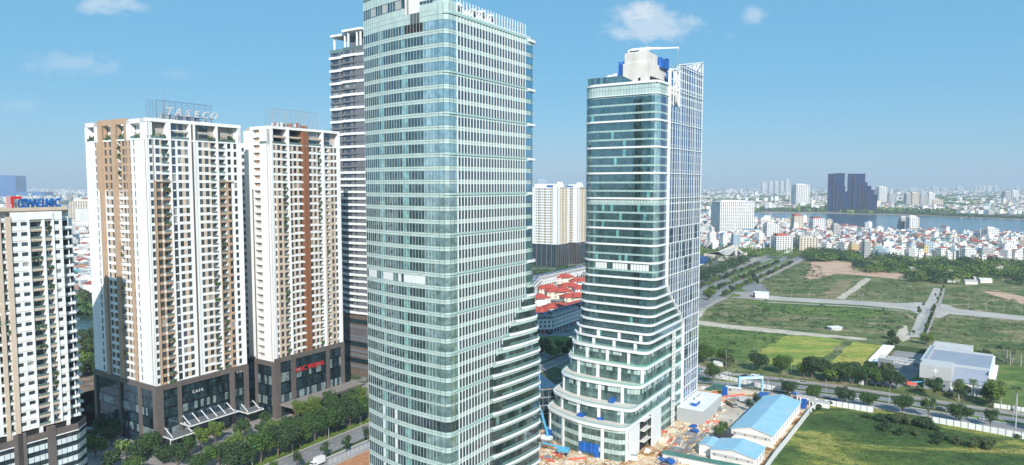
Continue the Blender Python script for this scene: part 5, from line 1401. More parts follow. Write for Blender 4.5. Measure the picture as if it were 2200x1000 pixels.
for i, (px, py, s) in enumerate(sorted([(1892, 905, .9), (1912, 907, 1.5), (1928, 908, 1.3), (1948, 912, 1.1), (1975, 917, 1.2), (1992, 920, 1.2), (2008, 925, .9), (1768, 868, .8), (1758, 880, .7), (1862, 898, .6), (2185, 942, .5), (1900, 925, 1.0), (1935, 935, 1.0), (1965, 935, .8), (2020, 945, .9), (2055, 955, 1.1), (2090, 960, 1.2), (2120, 965, 1.2), (2010, 955, .8), (1780, 872, .7)])):
    plant('bush', *G(px, py), f'{ordn(i)} bushy shrub from the left on the slope below the long white fence', 'shrub', 'shrubs below the white fence', s * 1.05)
for i, (px, py) in enumerate(sorted([(1152, 762), (1163, 765), (1182, 768), (1193, 772), (1211, 765), (1172, 752), (1202, 752), (1225, 758), (1160, 748)])):
    plant('mid', *G(px, py), f'{ordn(i)} dark domed tree from the left on the shaded roundabout lawn', group='trees on the roundabout', s=1.05)
for i, (px, py, s) in enumerate(sorted([(1612, 888, 1.0), (1626, 880, .9), (1544, 948, .95), (1554, 938, .8), (1748, 893, .5)])):
    plant('young', *G(px, py), f'{ordn(i)} thin leafy tree from the left on the site by the blue roofed sheds', group='trees on the building site', s=s * 1.15)
for i in range(15):
    t = i / 14; a, b = G(1987, 722), G(2007, 668); x = a[0] + (b[0] - a[0]) * t; y = a[1] + (b[1] - a[1]) * t
    plant('young', x, y, f'{ordn(i)} small tree from the viewer on the strip beside the field road', group='field road trees', s=.8)
for i, (px, py) in enumerate(sorted([(1962, 722), (1966, 690), (1974, 672), (1983, 662), (1975, 680), (2014, 650), (2020, 640), (2023, 630), (2010, 640), (2026, 622)])):
    plant('young', *G(px, py), f'{ordn(i)} small tree from the left along the pale crossing road', group='crossing road trees', s=.75)
# hedgerows in the fields
for i in range(12):
    t = i / 11; a, b = G(1912, 738), G(1884, 796); plant('bush', a[0] + (b[0] - a[0]) * t, a[1] + (b[1] - a[1]) * t, f'{ordn(i)} bush from the far end of the row beside the white parking roofs', 'shrub', 'bushes beside the parking roofs', .75)
for i, (px, py) in enumerate(sorted([(1572, 628), (1530, 640), (1523, 646), (1620, 600), (1612, 606), (1626, 612), (2105, 776), (2085, 772), (2120, 770), (1995, 735), (1990, 742), (1925, 745), (1917, 730)])):
    plant('mid', *G(px, py), f'{ordn(i)} lone rounded tree from the left at the edge of the scrub fields', group='lone trees at the field edges', s=1.0)
# boulevard rows beyond the junction
nrow = 0
for v, u0, u1, stp in ((-272, 620, 1080, 14), (-243.5, 720, 1060, 13), (-224, 735, 1100, 13), (-205, 735, 1100, 13)):
    uq = u0; i = 0
    while uq < u1:
        plant('mid', *fromuv(uq, v + random.uniform(-1, 1)), 'round street tree in the long rows of the far boulevard', group='street trees of the far boulevard', s=1.05 if v < -260 else .85); uq += stp * random.uniform(.8, 1.2); i += 1; nrow += 1
for r in ALLP:
    for c in kids(r): bpy.data.objects.remove(c)
    bpy.data.objects.remove(r)
print('trees', NT)
# woods that read as one mass: many crowns in one object
def woods(name, spots, R, H, n, leaf, mi, label=None):
    rnd = random.Random(len(spots)); mb = MB()
    for (x, y, s_) in spots:
        for k in range(n):
            d = Vector((rnd.gauss(0, 1), rnd.gauss(0, 1), abs(rnd.gauss(.3, .9)))).normalized(); q = rnd.uniform(.7, 1.08)
            p = Vector((x + d.x * R * s_ * q, y + d.y * R * s_ * q, H * .3 * s_ + d.z * H * .55 * s_ * q))
            nn = (d + Vector((rnd.uniform(-1, 1), rnd.uniform(-1, 1), rnd.uniform(-.3, 1))) * .7).normalized(); u = nn.orthogonal().normalized(); v = nn.cross(u); e = leaf * s_ * rnd.uniform(.6, 1.3)
            mb.face([p - u * e, p - v * e, p + u * e, p + v * e], 0, rnd.random())
    o = mb.build(name, [M_leaf[mi]]); tag(o, label, None, None, 'stuff'); return o
def scatter_px(n, xr, yf, rnd):
    out = []
    for _ in range(n):
        px = rnd.uniform(*xr); lo, hi = yf(px); py = rnd.uniform(lo, hi); out.append((*G(px, py), rnd.choice([.7, .9, 1.1, 1.3, 1.7])))
    return out
rnd = random.Random(4)
def yb(px):
    if px < 1735: return (548, 556)
    if px < 1840: return (550, 563)
    if px < 1950: return (556, 588)
    return (562 + (px - 1950) * .01, 606 + (px - 1950) * .06)
wd = [q for q in scatter_px(760, (1735, 2230), yb, rnd) if math.sin(q[0] * .021 + 2) * math.cos(q[1] * .027) + .4 * math.sin(q[0] * .09 + q[1] * .05) > -.42]
woods('woods', wd[::2], 6, 8, 130, .62, 0); woods('woods', wd[1::2], 6.5, 8, 130, .62, 4)
VM = [mat('village_white', (.66, .64, .60), .9), mat('village_red', (.34, .13, .10), .9), mat('village_grey', (.40, .40, .40), .9), mat('village_tan', (.48, .38, .30), .9)]
for k in range(18):
    px = rnd.uniform(1960, 2225); x, y = G(px, rnd.uniform(yb(px)[0] + 8, yb(px)[1] - 3)); h = rnd.uniform(3.2, 5); gl_ = MB(); gl_.prism([(-7, -4), (7, -4), (7, 4), (-7, 4)], 0, h, 0)
    gl_.face([(-7.4, -4.5, h), (7.4, -4.5, h), (7.4, 0, h + 1.6), (-7.4, 0, h + 1.6)], 1); gl_.face([(-7.4, 0, h + 1.6), (7.4, 0, h + 1.6), (7.4, 4.5, h), (-7.4, 4.5, h)], 1)
    o = gl_.build('village_house', [VM[0], VM[k % 4]], loc=(x, y, 0)); o.rotation_euler = (0, 0, rnd.uniform(-.4, .4)); tag(o, 'low village house half hidden in the dark wood beyond the fields', 'house', 'village houses in the wood')
woods('woods', scatter_px(120, (1500, 1735), lambda p: (540, 556), rnd), 6, 9, 110, .62, 4)
woods('woods', scatter_px(90, (1495, 1600), lambda p: (555, 620 - (p - 1495) * .5), rnd), 5.5, 8, 110, .6, 0)
woods('woods', scatter_px(90, (1740, 1800), lambda p: (545, 560), rnd), 6, 9, 110, .62, 1)
# rough scrub in the fields
def inpoly(x, y, poly):
    c_ = False; j = len(poly) - 1
    for i in range(len(poly)):
        xi, yi = poly[i]; xj, yj = poly[j]
        if (yi > y) != (yj > y) and x < (xj - xi) * (y - yi) / (yj - yi) + xi: c_ = not c_
        j = i
    return c_
sp = []
fields = [gp([(1500, 700), (1720, 716), (1600, 770), (1500, 765)]), gp([(1540, 645), (1850, 662), (1965, 672), (1930, 718), (1700, 708), (1510, 690)]), gp([(1620, 610), (1740, 560), (1800, 605), (1780, 640), (1650, 630)]), gp([(1870, 605), (2000, 615), (1980, 650), (1830, 640)]),
          gp([(2035, 620), (2250, 655), (2250, 680), (2060, 665)]), gp([(2010, 690), (2040, 676), (2250, 695), (2250, 770), (2060, 735), (1998, 722)]), gp([(1835, 745), (1850, 735), (1810, 780), (1790, 782)]), gp([(1700, 800), (1790, 790), (1900, 800), (1900, 825), (1740, 812)])]
for P_ in fields:
    x0_, x1_ = min(p[0] for p in P_), max(p[0] for p in P_); y0_, y1_ = min(p[1] for p in P_), max(p[1] for p in P_)
    area = abs(sum(P_[i - 1][0] * P_[i][1] - P_[i][0] * P_[i - 1][1] for i in range(len(P_)))) / 2
    for _ in range(int(area / 34)):
        for _t in range(20):
            x, y = rnd.uniform(x0_, x1_), rnd.uniform(y0_, y1_)
            if inpoly(x, y, P_): sp.append((x, y, rnd.uniform(.2, .6) if rnd.random() < .93 else 1.3)); break
h_ = len(sp) // 2
woods('undergrowth', sp[:h_], 2.6, 1.9, 24, .45, 0); woods('undergrowth', sp[h_:], 2.6, 1.7, 24, .45, 3)
sp = []
nf = gp([(1700, 960), (1790, 885), (2240, 960), (2260, 1060), (1660, 1060)])
for _ in range(3200):
    x, y = rnd.uniform(110, 300), rnd.uniform(240, 385)
    if inpoly(x, y, nf): sp.append((x, y, rnd.uniform(.15, .4) if rnd.random() < .92 else .8))
h_ = len(sp) * 2 // 3
woods('reeds', sp[:h_], 1.8, 1.5, 18, .28, 2); woods('reeds', sp[h_:], 1.8, 1.5, 18, .28, 3)
# =====================================================================  THE CITY BEHIND
random.seed(77)
CW = [mat('city_white', (.82, .81, .79), .8, var=.06, dirt=((.4, .38, .35), .35, .3)), mat('city_cream', (.68, .61, .50), .8, var=.1, dirt=((.4, .35, .3), .3, .3)), mat('city_grey', (.50, .50, .49), .85, var=.15, dirt=((.3, .29, .28), .4, .3)),
      mat('city_blue', (.45, .56, .64), .8, var=.1), mat('city_yellow', (.68, .53, .28), .8, var=.1), mat('city_brick', (.40, .22, .16), .85, var=.15)]
CR_ = [mat('roof_concrete', (.46, .44, .41), .9, var=.2, noise=.2, nscale=.2), mat('roof_red_sheet', (.36, .08, .06), .8, var=.25), mat('roof_teal_sheet', (.10, .30, .29), .8, var=.2), mat('roof_blue_sheet', (.10, .22, .38), .8, var=.2), mat('roof_brown_tile', (.26, .12, .08), .85, var=.2)]
M_cw = mat('city_window', (.05, .065, .08), .25, var=.6, spec=.8)
CM = CW + CR_ + [M_cw]
WN = ['white', 'cream', 'grey', 'pale blue', 'yellow', 'brick red']; RN = ['flat concrete roof', 'red sheet roof', 'teal sheet roof', 'blue sheet roof', 'brown tiled roof']
def rect(cx, cy, w, d, rot):
    c_, s_ = math.cos(rot), math.sin(rot)
    return [(cx + x * c_ - y * s_, cy + x * s_ + y * c_) for x, y in ((-w / 2, -d / 2), (w / 2, -d / 2), (w / 2, d / 2), (-w / 2, d / 2))]
def house(mb, x, y, w, d, h, rot, wm, rm, det=1, rnd=random):
    p = rect(x, y, w, d, rot); r = rnd.random(); nw = len(CW)
    if rm == 0 or rm > 3 and False:
        mb.prism(p, 0, h, wm, r, mtop=nw, bottom=False)
        if det and rnd.random() < .75:   # stair head and tank
            q = rect(x + rnd.uniform(-.2, .2) * w, y + rnd.uniform(-.25, .25) * d, w * .5, d * .35, rot); mb.prism(q, h, h + 2.8, wm, r, mtop=nw + rnd.choice([0, 0, 1, 2]), bottom=False)
    else:
        mb.prism(p, 0, h, wm, r, mtop=nw + rm, bottom=False)
        o = rect(x, y, w + .8, d + .8, rot); m0 = ((o[0][0] + o[1][0]) / 2, (o[0][1] + o[1][1]) / 2); m1 = ((o[2][0] + o[3][0]) / 2, (o[2][1] + o[3][1]) / 2); rh = h + min(2.2, w * .28)
        mb.face([(*o[0], h), (*m0, rh), (*m1, rh), (*o[3], h)][::-1], nw + rm, r); mb.face([(*m0, rh), (*o[1], h), (*o[2], h), (*m1, rh)][::-1], nw + rm, r)
        mb.face([(*o[0], h), (*o[1], h), (*m0, rh)], wm, r); mb.face([(*o[2], h), (*o[3], h), (*m1, rh)], wm, r)
    if det:
        n = max(2, int(h / 3.4))
        for a, b in ((p[0], p[1]), (p[3], p[0]), (p[1], p[2])):
            L = math.dist(a, b); nx = Vector((b[1] - a[1], a[0] - b[0])).normalized()
            if nx.dot(Vector((x, y))) > 0: continue
            if (a, b) != (p[0], p[1]) and rnd.random() < .45: continue
            k = max(1, int(L / 3.2)); ux, uy = (b[0] - a[0]) / L, (b[1] - a[1]) / L
            for f in range(n):
                for i in range(k):
                    if rnd.random() < .15: continue
                    s0_ = L * (i + .25) / k; s1_ = L * (i + .75) / k; z0 = h * f / n + 1.0; z1 = z0 + 1.6; e = .06
                    mb.face([(a[0] + ux * s0_ + nx.x * e, a[1] + uy * s0_ + nx.y * e, z0), (a[0] + ux * s1_ + nx.x * e, a[1] + uy * s1_ + nx.y * e, z0), (a[0] + ux * s1_ + nx.x * e, a[1] + uy * s1_ + nx.y * e, z1), (a[0] + ux * s0_ + nx.x * e, a[1] + uy * s0_ + nx.y * e, z1)], len(CM) - 1)
def pickw(rnd): q = rnd.random(); return 0 if q < .66 else 1 if q < .78 else 2 if q < .94 else 3 if q < .97 else 4 if q < .98 else 5
def pickr(rnd): q = rnd.random(); return 0 if q < .55 else 1 if q < .76 else 2 if q < .82 else 3 if q < .86 else 4
rnd = random.Random(9)
def near_edge(px):
    pts = [(1440, 528), (1500, 528), (1560, 541), (1700, 541), (1830, 548), (1950, 556), (2080, 561), (2300, 563)]
    for (a, ya), (b, yb_) in zip(pts, pts[1:]):
        if a <= px <= b: return ya + (yb_ - ya) * (px - a) / (b - a)
    return 563
def lake_edge(px):
    pts = [(1440, 468), (1600, 473), (1700, 484), (1800, 497), (1900, 506), (2050, 511), (2200, 515), (2340, 518)]
    for (a, ya), (b, yb_) in zip(pts, pts[1:]):
        if a <= px <= b: return ya + (yb_ - ya) * (px - a) / (b - a)
    return 515
cand = []
y = 1050.0
while y < 2700:
    step = 13 if y < 1500 else 15
    x = .2 * y
    while x < .82 * y:
        px = 1100 + 1467 * x / y * .9985; 
        w0_ = y * _c + CAM_H * _s; py = 500 + FPX * (CAM_H * _c - y * _s) / w0_
        if lake_edge(px) < py < near_edge(px):
            if not (1528 < px < 1632 and 488 < py < 512) and not (1925 < px < 1985 and 490 < py < 505):
                if (int(x / 62) + int(y / 75)) % 5 or rnd.random() < .6:
                    cand.append((x + rnd.uniform(-3, 3), y + rnd.uniform(-3, 3)))
        x += step * rnd.uniform(.75, 1.15)
    y += step * rnd.uniform(.9, 1.25)
cand.sort(key=lambda c_: c_[1])
rest = MB(); nind = 0
for i, (x, y) in enumerate(cand):
    w_ = rnd.uniform(5, 9) if rnd.random() < .8 else rnd.uniform(10, 17); d_ = rnd.uniform(9, 16); h = rnd.choice([7, 10, 10, 13.5, 13.5, 17, 17, 20]) + rnd.uniform(-1, 1.5)
    if rnd.random() < .02: h += 12; w_ += 5
    rot = rnd.choice([.25, .25, -.35, .62, -.1]) + (math.pi / 2 if rnd.random() < .35 else 0) + rnd.uniform(-.06, .06); wm = pickw(rnd); rm = pickr(rnd)
    if nind < 150 and i % 2 == 0:
        mb = MB(); house(mb, 0, 0, w_, d_, h, rot, wm, rm, 1, rnd); o = mb.build('town_house', CM, loc=(x, y, 0)); nind += 1
        tag(o, f'{WN[wm]} town house, {RN[rm]}, among dense houses before the lake', 'house', 'town houses this side of the lake')
    else: house(rest, x, y, w_, d_, h, rot, wm, rm, 1 if y < 2000 else 0, rnd)
o = rest.build('housing_district', CM); tag(o, kind='stuff')
# beyond the lake, and the left side, out to the horizon
rest = MB()
def sprawl(n, xr, yr, hmin, hmax, size, fn=None):
    for _ in range(n):
        t = rnd.random(); y = yr[0] * (yr[1] / yr[0]) ** t; x = y * rnd.uniform(*xr)
        cl = math.sin(x * .004 + 1.3) * math.cos(y * .0031) + .35 * math.sin(x * .011) * math.cos(y * .009)
        if cl < -.25: continue
        if fn and not fn(x, y): continue
        s_ = size * (y / yr[0]) ** .55; w_ = s_ * rnd.uniform(.6, 1.5); h = rnd.uniform(hmin, hmax) * (1 + .25 * (y / yr[0] - 1)) * (2.2 if rnd.random() < .03 else 1)
        house(rest, x, y, w_, s_ * rnd.uniform(.7, 1.4), h, rnd.uniform(0, 1.5), pickw(rnd), pickr(rnd), 0, rnd)
def beyond(x, y):
    px = 1100 + 1467 * x / y; py = 500 + FPX * (CAM_H * _c - y * _s) / (y * _c + CAM_H * _s)
    lim = 450 if px < 1620 else 452 + (px - 1620) * .03
    return py < lim
sprawl(5200, (.25, .80), (2800, 9000), 8, 18, 15, beyond)
sprawl(900, (.25, .80), (9000, 26000), 12, 30, 30)
def leftok(x, y): return not (x / y < -.7 and y < 900)
sprawl(900, (-.80, -.55), (700, 3200), 8, 20, 12, leftok)
sprawl(900, (-.80, -.55), (4500, 20000), 10, 26, 26)
o = rest.build('distant_city', CM); tag(o, kind='stuff')
sp = []
for _ in range(2600):
    y = 2900 * (9000 / 2900) ** rnd.random(); x = y * rnd.uniform(.24, .8)
    if beyond(x, y): sp.append((x, y, 1.6 * (y / 2900) ** .5))
woods('distant_woods', sp, 9, 8, 9, 5, 4)
sp = []
for _ in range(700):
    y = 620 * (3200 / 620) ** rnd.random(); sp.append((y * rnd.uniform(-.66, -.605), y, 1.3))
woods('woods', sp, 6, 8, 26, 1.6, 1)
sp = []
for px in range(1640, 2260, 6):
    yy = 452.5 + max(0, (px - 1760)) * .043; sp.append((*G(px, yy + .9), rnd.uniform(.9, 1.6)))
woods('shore_trees', sp, 11, 11, 40, 2.2, 1)

# ---------------- blocks one can point to
def tower_block(name, px0, px1, ytop, ybase, label, wall, cols, rot=.3, depth=None, floors=None, cat='tower block', roof=None, wmat=None, gold=None):
    d = CAM_H * FPX / (ybase - 398.0); xc = ((px0 + px1) / 2 - 1100) / FPX * d; W = (px1 - px0) / FPX * d; h = CAM_H + (398.0 - ytop) / FPX * d
    dep = depth or W * .6
    wid = W / (math.cos(rot) + abs(math.sin(rot)) * (dep / W))
    o = empty(name, (xc, d + dep / 2, 0), rot, label, cat); dep_ = dep * (wid / W) if dep > W else dep
    mb = MB(); mw = MB(); mb.box(-wid / 2 + .5, -dep_ / 2 + .5, 0, wid / 2 - .5, dep_ / 2 - .5, h - .5, 1)
    floors = floors or max(4, int(h / 3.6)); fh = h / floors
    for f in range(floors + 1): mb.box(-wid / 2, -dep_ / 2, max(0, f * fh - fh * .2), wid / 2, dep_ / 2, min(h, f * fh + fh * .2), 0)
    nd = max(2, int(cols * dep_ / wid))
    for i in range(cols + 1):
        x = -wid / 2 + .2 + (wid - .4) * i / cols; q = wid / cols * .22; m = 0 if not gold or i % gold else 2
        for sy in (-1, 1): mb.cbox(x, sy * (dep_ / 2 - .15), h / 2, q * 2, .6, h, m)
    for i in range(nd + 1):
        y_ = -dep_ / 2 + .2 + (dep_ - .4) * i / nd; q = dep_ / nd * .22
        for sx in (-1, 1): mb.cbox(sx * (wid / 2 - .15), y_, h / 2, .6, q * 2, h, 0)
    mb.build('wall', [wall, wmat or M_cw, M_beige], o)
    r = MB(); r.box(-wid * .42, -dep_ * .3, h, wid * .1, dep_ * .3, h + 4, 0); r.box(wid * .12, -dep_ * .2, h, wid * .35, dep_ * .25, h + 2.6, 0); r.build('roof_house', [roof or wall], o)
    return o, wid, dep_, h, d
cwht = CW[0]
tower_block('tower_block', 1541, 1621, 434, 499, 'broad white slab block with regular windows in front of the lake', cwht, 17, .12)
tower_block('tower_block', 1705, 1739, 397, 444, 'white tower with vertical bays standing alone beyond the lake', cwht, 7, .2)
for i, (a, b, yt) in enumerate([(1634, 1646, 392), (1650, 1659, 390), (1662, 1671, 390), (1674, 1683, 390), (1685, 1695, 386)]):
    tower_block('tower_block', a, b, yt, 416, f'{ordn(i)} from the left of five slim white towers on the skyline', cwht, 4, .3)
M_dk = mat('hazed_dark_blue', (.006, .022, .09), .7, spec=.1, var=.2); M_dk2 = mat('hazed_dark_fins', (.03, .03, .08), .7, spec=.1)  # blue of the distance haze is put into the stepped towers' colours
def stepped(name, steps, ybase, label):
    d = CAM_H * FPX / (ybase - 398.0); pc = (steps[0][0] + steps[0][1]) / 2; xc = (pc - 1100) / FPX * d; th_ = math.atan2(xc, d)
    o = empty(name, (xc, d, 0), -th_, label, 'tower'); ks = d * math.cos(th_) / FPX
    for k, (a, b, yt) in enumerate(steps):
        x0_ = (a - pc) * ks; x1_ = (b - pc) * ks; h = CAM_H + (398 - yt) / FPX * d; mb = MB(); y0 = -k * 7
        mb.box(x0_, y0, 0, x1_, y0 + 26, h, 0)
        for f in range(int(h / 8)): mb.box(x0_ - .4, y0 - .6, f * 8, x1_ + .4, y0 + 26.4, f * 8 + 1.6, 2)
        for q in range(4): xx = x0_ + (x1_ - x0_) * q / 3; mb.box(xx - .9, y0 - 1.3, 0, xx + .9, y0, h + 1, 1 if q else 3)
        mb.build('stepped_wing', [M_dk, M_dk2, mat('hazed_blue_band', (.03, .08, .22), .7, spec=.1), mat('sunlit_red_edge', (.14, .06, .06), .7, spec=.1)], o)  # bands carry painted haze blue; reddened left edge paints in sunlight
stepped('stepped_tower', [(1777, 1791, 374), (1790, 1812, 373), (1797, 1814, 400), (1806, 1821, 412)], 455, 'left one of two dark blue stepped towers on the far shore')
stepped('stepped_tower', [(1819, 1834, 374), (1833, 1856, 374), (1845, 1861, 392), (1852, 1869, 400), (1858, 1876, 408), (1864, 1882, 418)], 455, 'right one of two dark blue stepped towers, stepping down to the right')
tower_block('tower_block', 1883, 1906, 402, 440, 'white tower just right of the dark stepped towers', cwht, 5, .25)
tower_block('tower_block', 1906, 1926, 416, 440, 'lower grey white block beside the white tower by the stepped towers', CW[2], 4, .2)
for i, (a, b, yt, m, lb) in enumerate([(1945, 1957, 416, 2, 'grey block, first of the mid rise cluster on the far shore'), (1957, 1975, 415, 1, 'cream block, second of the mid rise cluster on the far shore'), (1975, 1993, 417, 2, 'grey block, third of the mid rise cluster on the far shore'), (1993, 2008, 415, 0, 'white block, fourth of the mid rise cluster on the far shore'), (2000, 2026, 429, 1, 'low cream block in front of the mid rise cluster')]):
    tower_block('tower_block', a, b, yt, 447, lb, CW[m], 5, .15)
tower_block('tower_block', 2157, 2174, 412, 436, 'pale grey half of the twin towers at the right edge', CW[2], 4, .1); tower_block('tower_block', 2173, 2188, 410, 436, 'white half of the twin towers at the right edge', cwht, 4, .1)
for i, (a, b, yt, yb2) in enumerate([(1952, 1970, 403, 409), (2000, 2017, 402, 409), (2020, 2035, 404, 410), (2053, 2068, 401, 410), (2092, 2099, 400, 412), (2101, 2108, 399, 412), (2109, 2117, 399, 412), (2118, 2130, 399, 412), (2134, 2142, 400, 412), (2180, 2192, 402, 410)]):
    tower_block('tower_block', a, b, yt, yb2, f'{ordn(i)} from the left of the tiny pale towers on the hazy skyline', cwht, 3, .2)
tower_block('tower_block', 1934, 1956, 468, 500, 'grey walled half of the tall block on the near lake shore', CW[2], 5, .2, depth=12); tower_block('tower_block', 1952, 1977, 467, 502, 'white block with an orange edge on the near lake shore', cwht, 5, .2, depth=14, gold=5)
for a, b, yt, yb2, m, lb in [(1575, 1592, 505, 545, 3, 'grey glass block beside the trees behind the stadium like hall'), (1645, 1675, 482, 532, 0, 'wide white windowless block in the middle of the houses'), (1704, 1728, 465, 510, 1, 'cream block beside the lake among the houses'), (1790, 1808, 484, 520, 2, 'block with a dark glass front among the houses'), (1665, 1706, 508, 545, 0, 'bright white block with few windows near the tree belt'), (1714, 1762, 512, 545, 1, 'cream and white block with a red roof edge near the tree belt'), (1858, 1875, 520, 558, 2, 'grey block with a mesh screen above the dark trees'), (2074, 2100, 535, 562, 0, 'white cube house right of centre above the dark trees'), (2120, 2150, 492, 530, 0, 'large white stepped house near the lake at the right'), (1744, 1775, 470, 505, 0, 'long white roofed block by the lake shore'), (1830, 1848, 525, 548, 4, 'yellow walled block at the edge of the trees')]:
    tower_block('city_block', a, b, yt, yb2, lb, CW[m], 6, .2, cat='building', roof=CR_[rnd.choice([0, 1, 0])])
# construction towers wrapped in blue net, far left; hotel with hipped roof
M_bnet = mat('blue_scaffold_net', (.03, .15, .42), .8, noise=.2, nscale=.05)
tower_block('netted_tower', -30, 33, 378, 425, 'unfinished tower wrapped in blue net at the far left', M_bnet, 9, .1, wmat=mat('blue_net_shadow', (.02, .10, .30), .8)); tower_block('netted_tower', 33, 93, 413, 425, 'low blue netted building beside the tall netted tower', M_bnet, 9, .1, wmat=mat('blue_net_shadow', (.02, .10, .30), .8))
o, w_, d_, h, _d = tower_block('hotel', 150, 215, 432, 488, 'cream hotel with a brown hipped roof between the two left towers', CW[1], 13, .25, depth=30)
b = MB(); b.face([(-14, -8, h + 4), (10, -8, h + 4), (4, 0, h + 9), (-8, 0, h + 9)], 0); b.face([(10, -8, h + 4), (10, 8, h + 4), (4, 0, h + 9)], 0); b.face([(10, 8, h + 4), (-14, 8, h + 4), (-8, 0, h + 9), (4, 0, h + 9)], 0); b.face([(-14, 8, h + 4), (-14, -8, h + 4), (-8, 0, h + 9)], 0); b.build('hipped_roof', [CR_[4]], o)
tower_block('office_block', 150, 215, 482, 510, 'white office block with small square windows below the hotel', cwht, 13, .25)
o = MB(); q = rect(*G(178, 632), 60, 30, .3); o.prism(q, 0, 9, 0); o.prism(rect(*G(180, 612), 70, 20, .3), 9, 11, 0); tag(o.build('long_hall', [CW[2]]), 'long grey hall between the two left towers', 'hall')
# white cranes on top of skyline left
# ---------------- the pair of white and gold slabs in the gap between the towers
for k, (a, b, yt, yb2, lb) in enumerate([(1143, 1205, 403, 575, 'white and gold apartment slab, left of the pair seen between the towers'), (1200, 1262, 404, 570, 'white and gold apartment slab, right of the pair seen between the towers')]):
    d = CAM_H * FPX / (yb2 - 398.0)
    if k == 0: cx_, dd = (1198 - 1100) / FPX * d, d
    else: cx_, dd = (1242 - 1100) / FPX * d, d + 8
    o = empty('apartment_slab', (cx_, dd, 0), ANG, lb, 'building'); h = CAM_H + (398 - yt) / FPX * dd; zp = 33
    b = MB(); LA_, LB_ = (34, 44) if k == 0 else (34, 20); fh = 3.9; n = int((h - zp) / fh)
    b.box(.8, .8, zp, LA_, LB_, h - 1, 1)
    FAx, FBx = Face('A'), Face('B')
    for F, L in ((FAx, LA_), (FBx, LB_)):
        F.box(b, -.0, 6.5 if F is FAx else 7.5, -.9, 0, zp, h, 0); F.box(b, L - 4, L, -.9, 0, zp, h, 0)
        s_ = 7; j = 0
        while s_ < L - 4:
            F.box(b, s_, s_ + 1.3, -.9, (.2 if j % 2 else -.02), zp, h - 2, 2 if (j % 3 != 1) == (F is FAx) else 0); s_ += 3.4; j += 1
        for f in range(n + 1): F.box(b, 6, L - 3.5, -.9, -.04, zp + f * fh, zp + f * fh + 1.7, 2 if (F is FAx and f % 9 < 9 and k == 0) or F is FAx else 0)
    b.build('wall', [M_white, M_win, mat('gold_render', (.60, .50, .35), .8, var=.1)], o)
    b = MB(); b.box(-1, -1, 0, LA_ + 1, LB_ + 1, zp, 0)
    for F, L in ((FAx, LA_), (FBx, LB_)):
        for q in range(6): F.box(b, 1 + q * (L - 2) / 5 - .8, 1 + q * (L - 2) / 5 + .8, 1.0, 1.3, 0, zp, 1)
    b.build('podium', [M_pgl, M_stone], o)
    b = MB(); b.box(4, 4, h, 26, LB_ - 2, h + 5, 0); b.box(20, 6, h + 5, 26, 12, h + 8, 0); b.box(3, 10, h, 7, 20, h + 3, 1); b.build('roof_house', [M_white, M_tarp], o)
tower_block('tower_block', 1151, 1174, 387, 425, 'faint blue glass tower peeping over the white and gold slab', CW[3], 5, .2)

# ---------------- terraced street with mansard roofs, villas with red roofs
M_slate = mat('slate_mansard', (.055, .055, .062), .7, var=.2, noise=.2); M_redt = mat('red_clay_tile', (.40, .065, .045), .75, noise=.12, nscale=.6, var=.08)
def terrace(p0, p1, n, dep, label, sgn_=1, hgt=11.5):
    "row of joined houses from p0 to p1; front faces right of travel"
    a = Vector(p0); b_ = Vector(p1); L = (b_ - a).length; rot = math.atan2((b_ - a).y, (b_ - a).x)
    o = empty('row_houses', (*p0, 0), rot, label, 'row houses'); w = MB(); r = MB(); wi = MB()
    w.box(0, 0, 0, L, dep, hgt, 0); w.box(-.2, -.35, hgt - .5, L + .2, dep + .35, hgt, 0); w.box(-.2, -.25, 3.9, L + .2, 0, 4.3, 0)
    r.prism([(0, .2), (L, .2), (L, dep - .2), (0, dep - .2)], hgt, hgt + .2, 1)
    r.face([(0, 0, hgt), (L, 0, hgt), (L, 1.6, hgt + 3.6), (0, 1.6, hgt + 3.6)], 0); r.face([(L, dep, hgt), (0, dep, hgt), (0, dep - 1.6, hgt + 3.6), (L, dep - 1.6, hgt + 3.6)], 0)
    r.face([(0, dep, hgt), (0, 0, hgt), (0, 1.6, hgt + 3.6), (0, dep - 1.6, hgt + 3.6)], 0); r.face([(L, 0, hgt), (L, dep, hgt), (L, dep - 1.6, hgt + 3.6), (L, 1.6, hgt + 3.6)], 0)
    r.face([(0, 1.6, hgt + 3.6), (L, 1.6, hgt + 3.6), (L, dep - 1.6, hgt + 3.6), (0, dep - 1.6, hgt + 3.6)], 1)
    for i in range(n):
        s_ = L * (i + .5) / n
        w.box(s_ - L / n / 2 - .12, -.2, 0, s_ - L / n / 2 + .12, 0, hgt, 0); r.box(s_ - 2.1, 4, hgt + 3.6, s_ + 1.4, 8, hgt + 4.3, 2 if i % 2 else 0)
        for dx in (-1.25, 1.25):
            w.box(s_ + dx - .75, .15, hgt + .4, s_ + dx + .75, 2, hgt + 2.9, 0); wi.box(s_ + dx - .5, .08, hgt + .7, s_ + dx + .5, .14, hgt + 2.5, 0)
            for z in (4.8, 8.2): wi.box(s_ + dx - .45, -.06, z, s_ + dx + .45, .0, z + 2.1, 0)
        wi.box(s_ - 2.0, -.06, .3, s_ + 2.0, 0, 3.3, 1 if i % 5 == 2 else 0)
    w.build('wall', [M_white], o); r.build('mansard_roof', [M_slate, CR_[0], CR_[3]], o); wi.build('windows', [M_cw, mat('shop_red', (.4, .06, .05), .6)], o)
terrace(G(1143, 718), G(1189, 716), 5, 12, 'white row houses with dark mansards facing the roundabout')
terrace(G(1190, 715), fromuv(uv(*G(1190, 715))[0] + 44, uv(*G(1190, 715))[1]), 9, 12, 'white row houses with dark mansards running away from the roundabout')
q0 = uv(*G(1190, 715)); terrace(fromuv(q0[0] + 50, q0[1] + .5), fromuv(q0[0] + 105, q0[1] + .5), 11, 12, 'white row houses with dark mansards, farther part of the shaded street')
